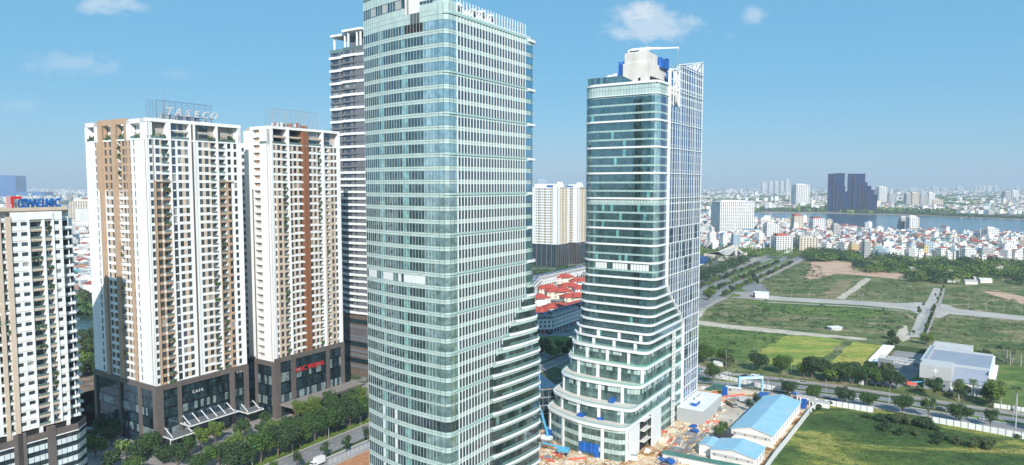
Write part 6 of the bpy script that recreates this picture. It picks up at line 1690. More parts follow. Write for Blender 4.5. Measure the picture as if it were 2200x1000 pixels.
terrace(G(1143, 650), G(1165, 622), 9, 11, 'distant white terrace with grey roofs left of the red villas', hgt=10)
q1 = uv(*G(1150, 622)); terrace(fromuv(q1[0], q1[1]), fromuv(q1[0] + 130, q1[1]), 24, 12, 'long distant white terrace below the white and gold slabs', hgt=10)
def villa(px, py, wd, dp, rot, i, sky_=0):
    x, y = G(px, py); o = empty('villa', (x, y, 0), rot, f'{ordn(i)} cream villa with red hipped roof, counting from the nearest in the gap', 'villa', 'red roofed villas between the towers')
    b = MB(); b.box(-wd / 2, -dp / 2, 0, wd / 2, dp / 2, 7.6, 0); b.box(-wd * .15, -dp / 2 - 2, 0, wd * .2, -dp / 2, 6, 0); b.build('wall', [CW[1] if i % 3 else CW[0]], o)
    wi = MB()
    for z in (1.2, 4.6):
        for q in range(5):
            s_ = -wd / 2 + wd * (q + .5) / 5; wi.box(s_ - .55, -dp / 2 - .07, z, s_ + .55, -dp / 2, z + 1.8, 0)
        for q in range(3):
            s_ = -dp / 2 + dp * (q + .5) / 3; wi.box(-wd / 2 - .07, s_ - .5, z, -wd / 2, s_ + .5, z + 1.8, 0)
    wi.build('windows', [M_cw], o)
    r = MB(); e = .9
    def hip(x0, x1, y0, y1, z, h):
        k = min(x1 - x0, y1 - y0) / 2
        A_, B_ = ((x0 + k, (y0 + y1) / 2), (x1 - k, (y0 + y1) / 2)) if x1 - x0 > y1 - y0 else (((x0 + x1) / 2, y0 + k), ((x0 + x1) / 2, y1 - k))
        if x1 - x0 > y1 - y0:
            r.face([(x0, y0, z), (x1, y0, z), (*B_, z + h), (*A_, z + h)], 0); r.face([(x1, y0, z), (x1, y1, z), (*B_, z + h)], 0); r.face([(x1, y1, z), (x0, y1, z), (*A_, z + h), (*B_, z + h)], 0); r.face([(x0, y1, z), (x0, y0, z), (*A_, z + h)], 0)
        else:
            r.face([(x0, y0, z), (x1, y0, z), (*A_, z + h)], 0); r.face([(x1, y0, z), (x1, y1, z), (*B_, z + h), (*A_, z + h)], 0); r.face([(x1, y1, z), (x0, y1, z), (*B_, z + h)], 0); r.face([(x0, y1, z), (x0, y0, z), (*A_, z + h), (*B_, z + h)], 0)
        r.prism([(x0, y0), (x1, y0), (x1, y1), (x0, y1)], z - .3, z - .01, 0)
    hip(-wd / 2 - e, wd / 2 + e, -dp / 2 - e, dp / 2 + e, 7.6, 3.6); hip(-wd * .15 - e, wd * .2 + e, -dp / 2 - 2 - e, 0, 7.9, 3.0)
    if i in (1, 4): r.box(-3, -dp / 2 + 2, 9.4, 1, -dp / 2 + 4.5, 9.8, 1)
    r.build('roof', [M_redt, M_dk], o)
for i, (px, py, w_, d_, rt) in enumerate([(1157, 686, 20, 14, .35), (1196, 676, 24, 13, .3), (1246, 670, 22, 14, .45), (1155, 655, 22, 13, .3), (1232, 652, 26, 13, .35), (1200, 640, 28, 13, .2), (1250, 634, 20, 12, .3), (1222, 628, 22, 12, .4), (1175, 633, 22, 12, .3), (1244, 617, 22, 12, .2), (1211, 608, 24, 12, .3)]):
    villa(px, py, w_, d_, rt, i)
for i, (px, py) in enumerate([(1168, 672), (1178, 660), (1222, 662), (1214, 655), (1238, 662), (1190, 652), (1206, 622), (1233, 640), (1247, 650), (1182, 622), (1240, 605), (1256, 600), (1228, 602), (1170, 585), (1150, 588)]):
    pass
woods('garden_trees', [(*G(px, py), .8) for px, py in [(1168, 674), (1170, 668), (1222, 664), (1214, 655), (1240, 662), (1190, 656), (1206, 625), (1233, 643), (1248, 655), (1182, 628), (1200, 690), (1256, 690), (1215, 640), (1160, 640)]], 4.5, 7, 90, .7, 0)
woods('woods', [(*G(px + rnd.uniform(-4, 4), py + rnd.uniform(-3, 3)), 1.1) for px in range(1205, 1275, 5) for py in (583, 590, 596)], 6, 8, 40, 1.1, 1)
woods('woods', [(*G(px + rnd.uniform(-4, 4), 588), 1.0) for px in range(1143, 1205, 6)], 6, 7, 40, 1.1, 1)

# ---------------- hall with the sloping white roof beyond the boulevard
x, y = G(1558, 556); HL = empty('tent_roofed_hall', (x, y, 0), .75, 'white hall with folded triangular roof and two dark glass gables', 'hall')
b = MB(); b.box(-32, -18, 0, 38, 20, 9, 0)
b.face([(-34, -20, 9), (-6, -22, 20), (14, 22, 9), (-30, 22, 9)], 0); b.face([(-6, -22, 20), (24, -20, 9), (14, 22, 9)], 0); b.face([(24, -20, 9), (18, -4, 22), (40, 22, 9), (14, 22, 9)], 0); b.face([(24, -20, 9), (42, -18, 9), (40, 22, 9), (18, -4, 22)], 0)
b.face([(-34, -20.2, 9), (24, -20.2, 9), (-6, -22.2, 20)], 0); b.box(-7, -23.5, 0, -4, -21, 24, 0)
b.build('folded_roof', [mat('hall_cream', (.72, .66, .57), .7)], HL)
b = MB(); b.face([(-26, -20.6, 8), (-8.5, -20.9, 8), (-8.5, -21.9, 16)], 0); b.face([(-2.5, -20.9, 8), (16, -20.6, 8), (-2.5, -21.9, 17)], 0); b.build('gable_glazing', [M_pgl], HL)
x, y = G(1502, 572); b = MB(); b.prism(rect(x, y, 22, 14, .5), 0, 12, 1); b.prism(rect(x, y, 22.4, 14.4, .5), 4, 14, 0); tag(b.build('blue_building', [mat('deep_blue_panel', (.02, .08, .22), .5), M_white]), 'blue and white building beside the finned wall near the boulevard', 'building')
# =====================================================================  SHOWROOM WITH GREY ROOFS, GATE, PARKING
# frame: local x along the main road (away to the left is -x), y away from the road
A0 = Vector(G(1983, 834)); rt = rad(-37.5); LW = 31.0
SH = empty('showroom', (A0.x, A0.y, 0), rt, 'white walled showroom with wide grey sheet roofs and a four pointed star', 'showroom')
M_groof = mat('grey_sheet_roof', (.30, .33, .39), .55, noise=.08, nscale=.15, dirt=((.40, .41, .43), .4, .1)); M_sw = mat('showroom_white', (.78, .78, .77), .7, noise=.05); M_bx = mat('pale_grey_panels', (.52, .52, .51), .7, noise=.05)
HW = 12.0
b = MB(); b.box(0, 0, 0, LW, 62, 6.7, 0); b.box(.5, 16, 6.7, LW, 62, HW - .1, 0)
for q in range(1, 9): b.box(LW * q / 9 - .05, -.04, 0, LW * q / 9 + .05, .02, 6.6, 1)
b.build('wall', [M_sw, M_bx], SH)
b = MB(); b.face([(-.5, -.6, 6.75), (LW + .2, -.6, 6.75), (LW + .2, 16, HW), (-.5, 16, HW)], 0); b.face([(-.5, -.6, 6.6), (-.5, 16, HW - .1), (-.5, 16, 6.6)], 1)
b.box(-.5, 20, HW, LW, 62, HW + .15, 0); b.box(-.5, 15.9, HW - .5, LW, 20.1, HW + .5, 1); b.box(-.5, 58, HW, LW, 62, HW + .6, 1)
b.build('roof', [M_groof, M_bx], SH)
b = MB(); b.box(-2.0, -1.2, 6.5, 14, 15, 14.4, 0)
for q in range(8): b.box(-2.05, -1.25, 6.9 + q * .95, 14.05, -1.15, 6.96 + q * .95, 1)
b.box(-3.6, 15, HW - 2.6, -.6, 64, HW + 1.4, 0); b.box(-2.0, 15, HW + 1.4, -.6, 62, HW + 1.7, 1)
b.box(LW - .2, -.8, 0, LW + 1.2, 60, 7.4, 2); b.box(LW + .1, 10, 7.4, LW + 1.2, 60, HW + .25, 2)
b.build('fascia_box', [M_bx, M_groof, M_sw], SH)
b = MB(); b.box(.5, -.9, 0, 13.5, -.2, 6.4, 0)
for q in range(4): b.box(2 + q * 2.6, -1.0, 2.8, 3.4 + q * 2.6, -.9, 4.1, 1)
b.box(20, -.5, 2.0, 23.5, 0, 5, 1); b.box(20.5, -.55, 1.4, 23, -.5, 2.0, 0); b.box(26, -.4, 1.2, 28.5, 0, 4, 0); b.build('shop_windows', [mat('grey_base', (.28, .31, .34), .7), M_cw], SH)
st_ = MB(); cxs, czs = 6.0, 11.4; pts = []
for k in range(8): r = 2.1 if k % 2 == 0 else .62; a = k * math.pi / 4; pts.append((cxs + r * math.cos(a), -1.35, czs + r * math.sin(a)))
st_.face(pts, 0); st_.face([(x, -1.2, z) for x, _y, z in pts][::-1], 0)
for a, c_ in zip(pts, pts[1:] + pts[:1]): st_.face([a, c_, (c_[0], -1.2, c_[2]), (a[0], -1.2, a[2])][::-1], 0)
st_.build('star_emblem', [M_letterw], SH)
for q, y_ in enumerate(range(4, 58, 6)):
    b = MB(); b.box(LW + 1.2, y_, 4, LW + 3.2, y_ + 3.2, 7.5, 0); b.box(LW + 3.2, y_ + .8, 4.8, LW + 3.3, y_ + 2.4, 6.5, 1); b.build('window_bay', [M_sw, M_cw], SH)
bk = MB(); bk.box(-3, 62, 0, 19, 88, HW - 1, 0); bk.box(-3.2, 62, HW - 1, 19.2, 88.2, HW - .4, 1); bk.box(19, 62, 0, 24, 68, 6, 1)
bk.build('rear_hall', [M_sw, mat('pale_roof_sheet', (.55, .54, .52), .8, noise=.1, nscale=.3, dirt=((.35, .35, .34), .4, .08))], SH)
def sl(x, y, z=0): v = SH.matrix_basis @ Vector((x, y, z)); return v
bpy.context.view_layer.update()
# driveway and yard
ymat = M_roadp
def lsheet(name, pts, z, m): return sheet(name, [tuple(sl(x, y))[:2] for x, y in pts], z, m)
M_drv = ramp_mat('driveway_concrete', [(0, (.20, .20, .20)), (.5, (.27, .27, .27)), (1, (.34, .33, .32))], .9, .05, (1, 1, 1), 7, [(.6, .14)])
lsheet('driveway', [(-27, -9), (-12, -9), (-8, 6), (-6, 30), (-6, 95), (-28, 95), (-28, 34), (-29, 20)], .12, M_drv)
lsheet('lawn', [(-11, -6), (0, -6), (0, 24), (-7, 24)], .14, M_lush); lsheet('lawn', [(0, -6), (LW + 60, -6), (LW + 60, -1), (0, -1)], .14, M_lush); lsheet('lawn', [(LW, -6), (LW + 70, -6), (LW + 70, 60), (LW, 60)], .13, M_lush)
# gate beam with lettering
GT = empty('entrance_gate', tuple(sl(-29, 30, 0)), rt, 'long grey gate beam with white letters across the showroom yard', 'gate')
b = MB(); b.box(0, 0, 5.0, 27, 2.6, 7.4, 0); b.box(0, -.1, 7.4, 27, 2.8, 7.8, 1)
for q in range(6): b.box(.5 + q * 5, 0, 7.8, .8 + q * 5, 6, 8.0, 1)
b.box(0, 5.8, 7.6, 27, 6.4, 8.3, 1)
for x in (0, 4, 25.5): b.box(x, .4, 0, x + 1.4, 2, 5, 0)
b.build('beam', [mat('gate_grey', (.24, .26, .28), .6), M_bx], GT); letters('STARLAKE', 2.3, .12, M_letterw, 'gate_letters', GT, (14.5, -.25, 5.4), (rad(78), 0, 0), spacing=1.05, weight=.05)
for k in range(4):
    PK = empty('parking_roof', tuple(sl(-36, 36 + k * 14.5, 0)), rt, f'{ordn(k)} white parking canopy from the road in the staggered row', 'canopy', 'white parking canopies')
    b = MB()
    for q in range(4): b.face([(0, q * 3.5, 3.0), (7.5, q * 3.5, 3.3), (7.5, q * 3.5 + 1.75, 4.0), (0, q * 3.5 + 1.75, 3.7)], 0); b.face([(0, q * 3.5 + 1.75, 3.7), (7.5, q * 3.5 + 1.75, 4.0), (7.5, q * 3.5 + 3.5, 3.3), (0, q * 3.5 + 3.5, 3.0)], 0)
    b.box(-.05, 0, 2.85, 7.5, 14, 2.98, 0); b.build('roof', [M_sw], PK)
    b = MB()
    for q in (1, 7, 13): b.tube((1, q, 0), (1, q, 2.9), .12, n=6)
    b.build('posts', [M_steel], PK)
hg = MB(); hg.cbox(*tuple(sl(-16, 97))[:2], 1.6, 24, 3, 3.2, 0, rot=rt); tag(hg.build('hedge', [M_hedge]), 'tall square hedge closing the far end of the showroom yard', 'hedge')
hg = MB(); hg.cbox(*tuple(sl(6, -7.5))[:2], .6, 22, 2.4, 1.2, 0, rot=rt); tag(hg.build('hedge', [mat('flower_hedge', (.14, .13, .04), .9, noise=.5, nscale=1.2)]), 'low flowering hedge between the white showroom and the road', 'hedge')
gh = empty('guard_hut', tuple(sl(-30, -9)), rt, 'small white guard hut beside the showroom driveway', 'hut')
b = MB(); b.box(-1.6, -1.6, 0, 1.6, 1.6, 2.8, 0); b.box(-1.9, -1.9, 2.8, 1.9, 1.9, 3.1, 0); b.box(-1.1, -1.66, 1.2, 1.1, -1.6, 2.3, 1); b.build('wall', [M_sw, M_cw], gh)
for k, (px, py, w_) in enumerate([(1543, 786, 6), (1792, 817, 2.4), (1830, 822, 2.4), (1851, 826, 2.4)]):
    h_ = empty('white_kiosk', (*G(px, py), 0), rt, f'{ordn(k)} small white kiosk from the left under the dense trees', 'kiosk', 'kiosks under the dense trees'); b = MB(); b.box(-w_ / 2, -1, 0, w_ / 2, 1, 2.6, 0); b.box(-w_ / 2 - .1, -1.1, 2.6, w_ / 2 + .1, 1.1, 2.8, 0); b.box(-.4, -1.05, 0, .4, -1, 2, 1); b.build('wall', [M_sw, M_bx], h_)
wb = empty('white_shed', (*G(1637, 640), 0), -.45, 'lone white box building at the junction corner of the fields', 'shed'); b = MB(); b.box(-6.5, -4, 0, 6.5, 4, 6, 0); b.box(-8.5, -4.3, 6, 6.7, 4.3, 6.3, 0); b.box(-8.3, -3.5, 0, -7.9, 3.5, 6, 1); b.build('wall', [M_sw, M_dk], wb)
wb = empty('white_shed', (*G(1793, 709), 0), .2, 'small white roofed shelter among the scrub beside the dirt track', 'shed'); b = MB(); b.box(-5, -3, 0, 5, 3, 2.4, 1); b.box(-5.4, -3.4, 2.4, 5.4, 3.4, 2.7, 0); b.build('wall', [M_sw, M_bx], wb)
# long white perimeter walls
def wall_run(name, pts, h, label, m=None, th=.25, pan=3.0):
    o = empty(name, (0, 0, 0), 0, label, 'fence'); mb = MB(); ps = MB()
    rs = resample(pts, pan)
    for a, c_ in zip(rs, rs[1:]):
        d = Vector((c_[0] - a[0], c_[1] - a[1])); n = Vector((-d.y, d.x)).normalized() * th / 2; e = d.normalized() * .03
        mb.prism([(a[0] - n.x + e.x, a[1] - n.y + e.y), (c_[0] - n.x - e.x, c_[1] - n.y - e.y), (c_[0] + n.x - e.x, c_[1] + n.y - e.y), (a[0] + n.x + e.x, a[1] + n.y + e.y)], 0, h, 0); ps.cbox(a[0], a[1], h / 2 + .05, .35, .35, h + .1, 1, rot=math.atan2(d.y, d.x))
    mb.build('panels', [m or M_sw, M_steel], o); ps.build('posts', [m or M_sw, M_steel], o); return o
wall_run('site_wall', [G(1746, 866), G(1790, 873), G(1876, 887)], 3.0, 'long white site wall along the road, left stretch before the gap')
wall_run('site_wall', [G(2003, 908), G(2100, 925), G(2300, 963)], 3.0, 'long white site wall at the right below the main road')
wall_run('site_wall', [(125.5, 421), (149, 396), (160, 386), G(1752, 868)], 2.8, 'grey white site hoarding between the construction yard and the road')
wall_run('field_wall', [G(1768, 868), G(1740, 888), G(1700, 940), G(1664, 985), G(1640, 1020)], 3.0, 'pale wall between the blue roofed sheds and the grass field')
wall_run('lawn_wall', [G(2135, 876), G(2300, 900)], 2.4, 'white wall behind the palms at the right edge')
# =====================================================================  BUILDING SITE, SHEDS, VEHICLES
random.seed(101)
M_broof = mat('sky_blue_sheet_roof', (.27, .50, .64), .6, noise=.08, nscale=.25, dirt=((.45, .55, .58), .5, .12)); M_shw = mat('shed_white', (.76, .75, .72), .8, noise=.06, dirt=((.5, .45, .38), .3, .2)); M_gst = mat('shed_grey_band', (.50, .49, .47), .8)
M_green_r = mat('green_sheet_roof', (.06, .17, .14), .7, noise=.2, nscale=.5); M_maroon = mat('maroon_sheet_roof', (.26, .08, .07), .7, noise=.2, nscale=.5)
M_orange_f = mat('orange_barrier', (.72, .12, .07), .7); M_yellow = mat('machine_yellow', (.70, .45, .03), .6); M_lb = mat('crane_blue', (.10, .42, .66), .45); M_mw = mat('machine_white', (.75, .77, .78), .45); M_tyre = mat('tyre', (.03, .03, .03), .9)
M_wood = mat('timber', (.60, .47, .30), .9, var=.25); M_pal = mat('stone_pallets', (.72, .64, .50), .9, var=.12)
def shed(pc, L, W, h, rot, label, roof, name='shed', slope=0.0, bands=True, rise=1.8):
    "pc = near-left corner on the ground; L along rot, W to the left of it. Pitch along W"
    o = empty(name, (pc[0], pc[1], 0), rot, label, 'shed'); b = MB(); b.box(0, 0, 0, L, W, h, 0)
    b.face([(-.01, 0, h), (-.01, W / 2, h + rise), (-.01, W, h)], 0); b.face([(L + .01, 0, h), (L + .01, W, h), (L + .01, W / 2, h + rise)], 0)
    if bands:
        b.box(-.06, 0.6, h * .52, -.0, W - .6, h * .78, 1)
        for q in range(int(L / 4.5)):
            b.box(1 + q * 4.5, -.35, 0, 1.35 + q * 4.5, 0, h - .1, 0); b.box(2.2 + q * 4.5, -.05, h * .45, 4.2 + q * 4.5, .0, h * .75, 1)
        for q in range(4): b.box(-.1, W * (q + .3) / 4, h * .1, -.04, W * (q + .3) / 4 + 1, h * .45, 0); b.box(-.12, W * (q + .55) / 4, h * .56, -.05, W * (q + .55) / 4 + .5, h * .7, 2)
    b.build('wall', [M_shw, M_gst, M_cw], o)
    r = MB(); e = .5
    for y0, y1, z0, z1 in ((-e, W / 2, h - .15, h + rise), (W / 2, W + e, h + rise, h - .15)):
        r.face([(-e, y0, z0 + .12), (L + e, y0, z0 + .12), (L + e, y1, z1 + .12), (-e, y1, z1 + .12)], 0, .5)
        r.face([(L + e, y0, z0), (-e, y0, z0), (-e, y1, z1), (L + e, y1, z1)], 1)
    r.face([(-e, -e, h - .15), (-e, -e, h - .03), (-e, W / 2, h + rise + .12), (-e, W / 2, h + rise)], 1); r.face([(-e, W / 2, h + rise), (-e, W / 2, h + rise + .12), (-e, W + e, h - .03), (-e, W + e, h - .15)], 1)
    r.build('roof', [roof, M_shw], o); return o
# long blue roofed shed; its near corners read from the photo
c0 = Vector(G(1658, 963)); c1 = Vector(G(1584, 938)); ax = (Vector(G(1724, 880)) - c0); L1 = ax.length; r1 = math.atan2(ax.y, ax.x)
W1 = (c1 - c0).length
shed(c0, 60, 18.5, 5.6, r1, 'long white shed with a sky blue roof beside the grass field', M_broof, rise=2.2)
c2 = Vector(G(1622, 1012)); shed(c2, 15.5, 19, 5.2, r1, 'shorter white shed with a sky blue roof, in front of the long one', M_broof, rise=1.6)
c3 = Vector(G(1530, 984)); shed(c3, 10.5, 6, 5.0, r1, 'smallest white shed with a sky blue roof, left of the other two', M_broof, bands=False, rise=.6)
c4 = Vector(G(1600, 1030)); q = r1 + math.pi - .38
shed(Vector(G(1600, 1016)), 34, 3.6, 3.0, r1 + math.pi / 2 + .09, 'low green roofed site office row at the bottom edge', M_green_r, bands=False, rise=.6)
shed(Vector(G(1560, 1040)), 26, 3.2, 2.8, r1 + math.pi / 2 + .09, 'low maroon roofed container row at the bottom edge', M_maroon, bands=False, rise=.4)
bpy.context.view_layer.update()
def awning(px, py, L, W, h, lab, rt=None):
    o = empty('awning', (*G(px, py), 0), rt if rt is not None else r1, lab, 'awning'); b = MB(); b.face([(0, 0, h), (L, 0, h), (L, W, h - .7), (0, W, h - .7)], 0); b.face([(0, W, h - .74), (L, W, h - .74), (L, 0, h - .04), (0, 0, h - .04)], 0)
    for x in (0, L / 2, L): b.tube((x, W, 0), (x, W, h - .7), .06, n=5, m=1)
    b.build('sheet', [M_tarp, M_steel], o)
for i, (px, py, L) in enumerate([(1590, 934, 9), (1614, 905, 9), (1645, 868, 11)]): awning(px, py, L, 4.2 if i < 2 else 6, 3.6, f'{ordn(i)} blue sheet awning from the viewer along the shed\'s left side')
def tent(px, py, s_, m, lab):
    o = empty('tent', (*G(px, py), 0), r1, lab, 'tent'); b = MB(); z = 2.8; P_ = [(-s_, -s_, z), (s_, -s_, z), (s_, s_, z), (-s_, s_, z)]
    mid = [(p[0] * .45, p[1] * .45, z + 1.0) for p in P_]
    for k in range(4): b.face([P_[k], P_[(k + 1) % 4], mid[(k + 1) % 4], mid[k]], 0); b.face([mid[k], mid[(k + 1) % 4], (0, 0, z + 2.9)], 0); b.tube((P_[k][0], P_[k][1], 0), P_[k], .06, n=5, m=1)
    b.build('canopy', [m, M_steel], o)
tent(1626, 877, 3.6, M_shw, 'white peaked tent beside the long blue roofed shed'); tent(1554, 948, 4.0, mat('black_tent', (.035, .036, .04), .8), 'black peaked tent beside the smaller blue roofed sheds'); tent(1546, 943, 2.6, MATS['black_tent'], 'smaller black tent beside the larger black one')
# entrance arch
GA = empty('entrance_arch', (*G(1588, 843), 0), math.atan2(G(1637, 841)[1] - G(1588, 843)[1], G(1637, 841)[0] - G(1588, 843)[0]), 'pale blue and white steel arch over the site entrance', 'arch')
WL = math.dist(G(1588, 843), G(1637, 841))
b = MB(); b.box(-.5, -.5, 0, .5, .5, 7.5, 0); b.box(WL - .5, -.5, 0, WL + .5, .5, 7.5, 0)
for q in range(8): b.box(-.52, -.52, q, .52, .52, q + .3, 1); b.box(WL - .52, -.52, q, WL + .52, .52, q + .3, 1)
b.build('post', [M_lb, M_mw], GA)
b = MB(); b.box(-.5, -.5, 7.5, WL + .5, .5, 9.2, 0); b.box(-.3, -.56, 7.7, WL + .3, -.5, 9.0, 1)
for q in range(9): b.box(WL * q / 9 + .2, -.6, 7.8, WL * q / 9 + .6, -.56, 8.9, 0)
b.build('beam', [M_lb, M_mw], GA)
# ---- vehicles
PAINT = {n: mat('paint_' + n, c, .25, spec=.8) for n, c in dict(white=(.78, .78, .78), black=(.02, .02, .022), grey=(.32, .33, .34), silver=(.5, .51, .52), green=(.05, .40, .34), red=(.45, .03, .03), teal=(.03, .45, .60), blue=(.04, .12, .4)).items()}
M_cg = mat('car_glass', (.03, .04, .05), .1, spec=.9); M_lamp = mat('car_lamp', (.7, .7, .65), .2)
def car(x, y, rot, col, label, suv=False, group=None, taxi=None, z=.1):
    o = empty('parked_car' if False else 'car', (x, y, z), rot, label, 'car', group); W2, L2 = .92, 2.25; h0, h1 = (.35, 1.0) if not suv else (.42, 1.12); top = 1.45 if not suv else 1.78
    b = MB(); prof = [(-L2, h0), (-L2 - .02, h0 + .35), (-L2 + .12, h1), (-L2 + (.55 if not suv else .1), h1 + .04), (1.15, h1 + .02), (L2 - .15, h1 - .16), (L2, h0 + .3), (L2 - .05, h0)]
    for (xa, za), (xb, zb) in zip(prof, prof[1:] + prof[:1]): b.face([(xa, -W2, za), (xa, W2, za), (xb, W2, zb), (xb, -W2, zb)], 0)
    b.face([(xa, -W2, za) for xa, za in prof][::-1], 0); b.face([(xa, W2, za) for xa, za in prof], 0); b.build('body', [PAINT[col]], o)
    xr = (-L2 + .15, -L2 + .5) if suv else (-L2 + .5, -L2 + 1.15)
    b = MB(); lo = [(xr[0], W2 - .04, h1), (1.3, W2 - .04, h1)]; hi = [(xr[1], W2 - .2, top), (.45, W2 - .2, top)]
    A_ = (lo[0][0], -lo[0][1], h1); B_ = (lo[1][0], -lo[1][1], h1); C_ = (hi[1][0], -hi[1][1], top); D_ = (hi[0][0], -hi[0][1], top)
    b.face([A_, B_, C_, D_], 0); b.face([lo[1], lo[0], hi[0], hi[1]], 0); b.face([B_, lo[1], hi[1], C_], 0); b.face([lo[0], A_, D_, hi[0]], 0)
    b.face([(D_[0], D_[1], top + .01), (C_[0], C_[1], top + .01), (C_[0], -C_[1], top + .01), (D_[0], -D_[1], top + .01)], 1)
    b.box(-.25, -W2 + .03, h1, -.15, W2 - .03, top - .05, 1); b.build('cabin', [M_cg, PAINT[col]], o)
    for sx in (-1.4, 1.4):
        for sy in (-1, 1): w = MB(); w.tube((sx, sy * .93, .33), (sx, sy * .72, .33), .33, n=10); w.build('wheel', [M_tyre], o)
    for sy in (-.65, .65): w = MB(); w.cbox(L2 - .05, sy, .72, .14, .34, .14, 0); w.build('headlight', [M_lamp], o)
    return o
def kang(i): a, b_ = Vector(K[i]), Vector(K[i + 1]); return math.atan2((b_ - a).y, (b_ - a).x)
kr = math.atan2(G(1666, 842)[1] - G(1960, 886)[1], G(1666, 842)[0] - G(1960, 886)[0])
for px, py, col, lab, suv, d in [(1503, 798, 'green', 'turquoise green taxi with a white roof on the far lanes', 0, 0), (1512, 800, 'white', 'small white hatchback right behind the green taxi', 0, 0), (1562, 804, 'white', 'white saloon car alone on the far lanes between trees', 0, 0), (1599, 811, 'black', 'black people carrier on the far lanes beside the white pickup', 1, 0), (1548, 815, 'white', 'white car on the near lanes beside the median tree', 0, 1), (1626, 829, 'white', 'white off-roader seen through the site entrance arch', 1, 1), (1723, 825, 'silver', 'silver off-roader on the far lanes under the tall lamp', 1, 0), (1500, 812, 'white', 'white car half hidden by the finned tower edge', 0, 1), (1793, 862, 'blue', 'dark blue car under the median tree', 0, 1), (1836, 858, 'white', 'white car between two median trees', 0, 1), (2021, 883, 'black', 'shiny black car on the near lanes at the right', 1, 1), (2115, 903, 'silver', 'silver car behind the rightmost median tree', 0, 1)]:
    car(*G(px, py), kr + (math.pi if d else 0), col, lab, bool(suv))
def truck(x, y, rot, cab, box, label, L=5.2, W=2.1, hb=2.4, open_=False, cat='truck'):
    o = empty('truck', (x, y, .1), rot, label, cat); b = MB(); b.box(L / 2 - 1.6, -W / 2, .5, L / 2, W / 2, 2.3, 0); b.box(L / 2 - .9, -W / 2 + .1, 1.4, L / 2 + .03, W / 2 - .1, 2.1, 1); b.box(L / 2 - 1.4, -W / 2 - .02, 1.4, L / 2 - .4, W / 2 + .02, 2.0, 1); b.box(L / 2 - .02, -.8, .7, L / 2 + .06, .8, 1.1, 2); b.build('cab', [cab, M_cg, M_steel], o)
    b = MB()
    if open_: b.box(-L / 2, -W / 2, .8, L / 2 - 1.8, W / 2, 1.0, 0); b.box(-L / 2, -W / 2, 1, L / 2 - 1.8, -W / 2 + .1, 1.0 + hb * .5, 0); b.box(-L / 2, W / 2 - .1, 1, L / 2 - 1.8, W / 2, 1.0 + hb * .5, 0); b.box(-L / 2, -W / 2, 1, -L / 2 + .1, W / 2, 1 + hb * .5, 0); b.box(-L / 2 + .2, -W / 2 + .2, 1, L / 2 - 2, W / 2 - .2, 1 + hb * .42, 1)
    else: b.box(-L / 2, -W / 2, .8, L / 2 - 1.75, W / 2, .8 + hb, 0)
    b.build('cargo_box', [box, M_wood], o)
    for sx in (-L / 2 + 1, -L / 2 + 2, L / 2 - .9):
        for sy in (-1, 1): w = MB(); w.tube((sx, sy * W / 2, .45), (sx, sy * (W / 2 - .3), .45), .45, n=10); w.build('wheel', [M_tyre], o)
    return o
truck(*G(1623, 813), kr, PAINT['white'], PAINT['white'], 'white pickup truck with a boxy load on the far lanes', 5.0, 1.9, 1.5)
truck(*G(1571, 873), r1 - 2.2, PAINT['grey'], mat('dump_body', (.18, .14, .11), .8), 'grey dump truck with a brown open body on the site road', 7.0, 2.5, 3.0, True)
truck(*G(1600, 866), r1 - 1.5, PAINT['silver'], PAINT['silver'], 'small silver truck parked beside the white tent', 5, 2, 2)
car(*G(1580, 934), r1, 'silver', 'silver car parked beside the black tent', False)
for i, (px, py, c_) in enumerate(sorted([(1583, 613, 'black'), (1595, 601, 'red'), (1520, 616, 'white'), (1562, 594, 'white'), (1669, 568, 'white'), (1572, 610, 'grey'), (1624, 625, 'grey')])):
    car(*G(px, py), ANG + (0 if i % 2 else math.pi), c_, f'{c_} car on the far boulevard junction, {ordn(i)} counted from the left', c_ == 'red', z=.2)
car(*G(1233, 716), ANG, 'white', 'white car parked on the shaded street by the roundabout'); car(*G(1236, 738), ANG + 1.4, 'white', 'white car half hidden by the terraces near the roundabout', True); car(*G(1180, 718), .1, 'black', 'dark car parked before the white row houses'); 
for i, (px, py, c_) in enumerate([(1216, 712, 'red'), (1222, 711, 'silver'), (1210, 714, 'silver')]): car(*G(px, py), 1.3, c_, f'{ordn(i)} car of the tight group parked on the shaded street', False)
# cars parked behind the left blocks, under the trees
for i in range(9): car(*G(172 + (i % 3) * 9, 786 + (i // 3) * 9), 1.3, ['white', 'silver', 'black'][i % 3], 'car parked by the trees behind the left apartment block', False, 'cars parked by the pond trees')
for i in range(7): car(*fromuv(205 + i * 9, -255 - (i % 2) * 5), ANG, ['white', 'black', 'silver', 'white'][i % 4], 'car parked under the boulevard trees by the podium', i % 2 == 0, 'cars parked under the boulevard trees', z=.14)
truck(*G(683, 1000), ANG + math.pi, PAINT['white'], PAINT['white'], 'white box truck on the service lane at the bottom edge', 6.5, 2.3, 2.6)
def moto(x, y, rot, label, group):
    o = empty('motorbike', (x, y, .12), rot, label, 'motorbike', group); b = MB(); b.bar((-.5, 0, .6), (.5, 0, .75), .25); b.bar((.5, 0, .7), (.62, 0, 1.05), .08); b.bar((.6, -.3, 1.05), (.6, .3, 1.05), .05); b.bar((-.7, 0, .8), (0, 0, .85), .28, h=.12); b.build('frame', [PAINT['black']], o)
    for sx in (-.6, .62): w = MB(); w.tube((sx, -.05, .3), (sx, .05, .3), .3, n=10); w.build('wheel', [M_tyre], o)
for i, (px, py) in enumerate(sorted([(1675, 818), (1680, 819), (1816, 833), (1821, 834), (2176, 883), (2184, 888), (1583, 800), (2072, 843), (495, 985), (505, 985), (486, 988), (500, 978)])): moto(*G(px, py), kr + i, f'motorbike on the road or kerb, {ordn(i)} counted from the left', 'motorbikes')
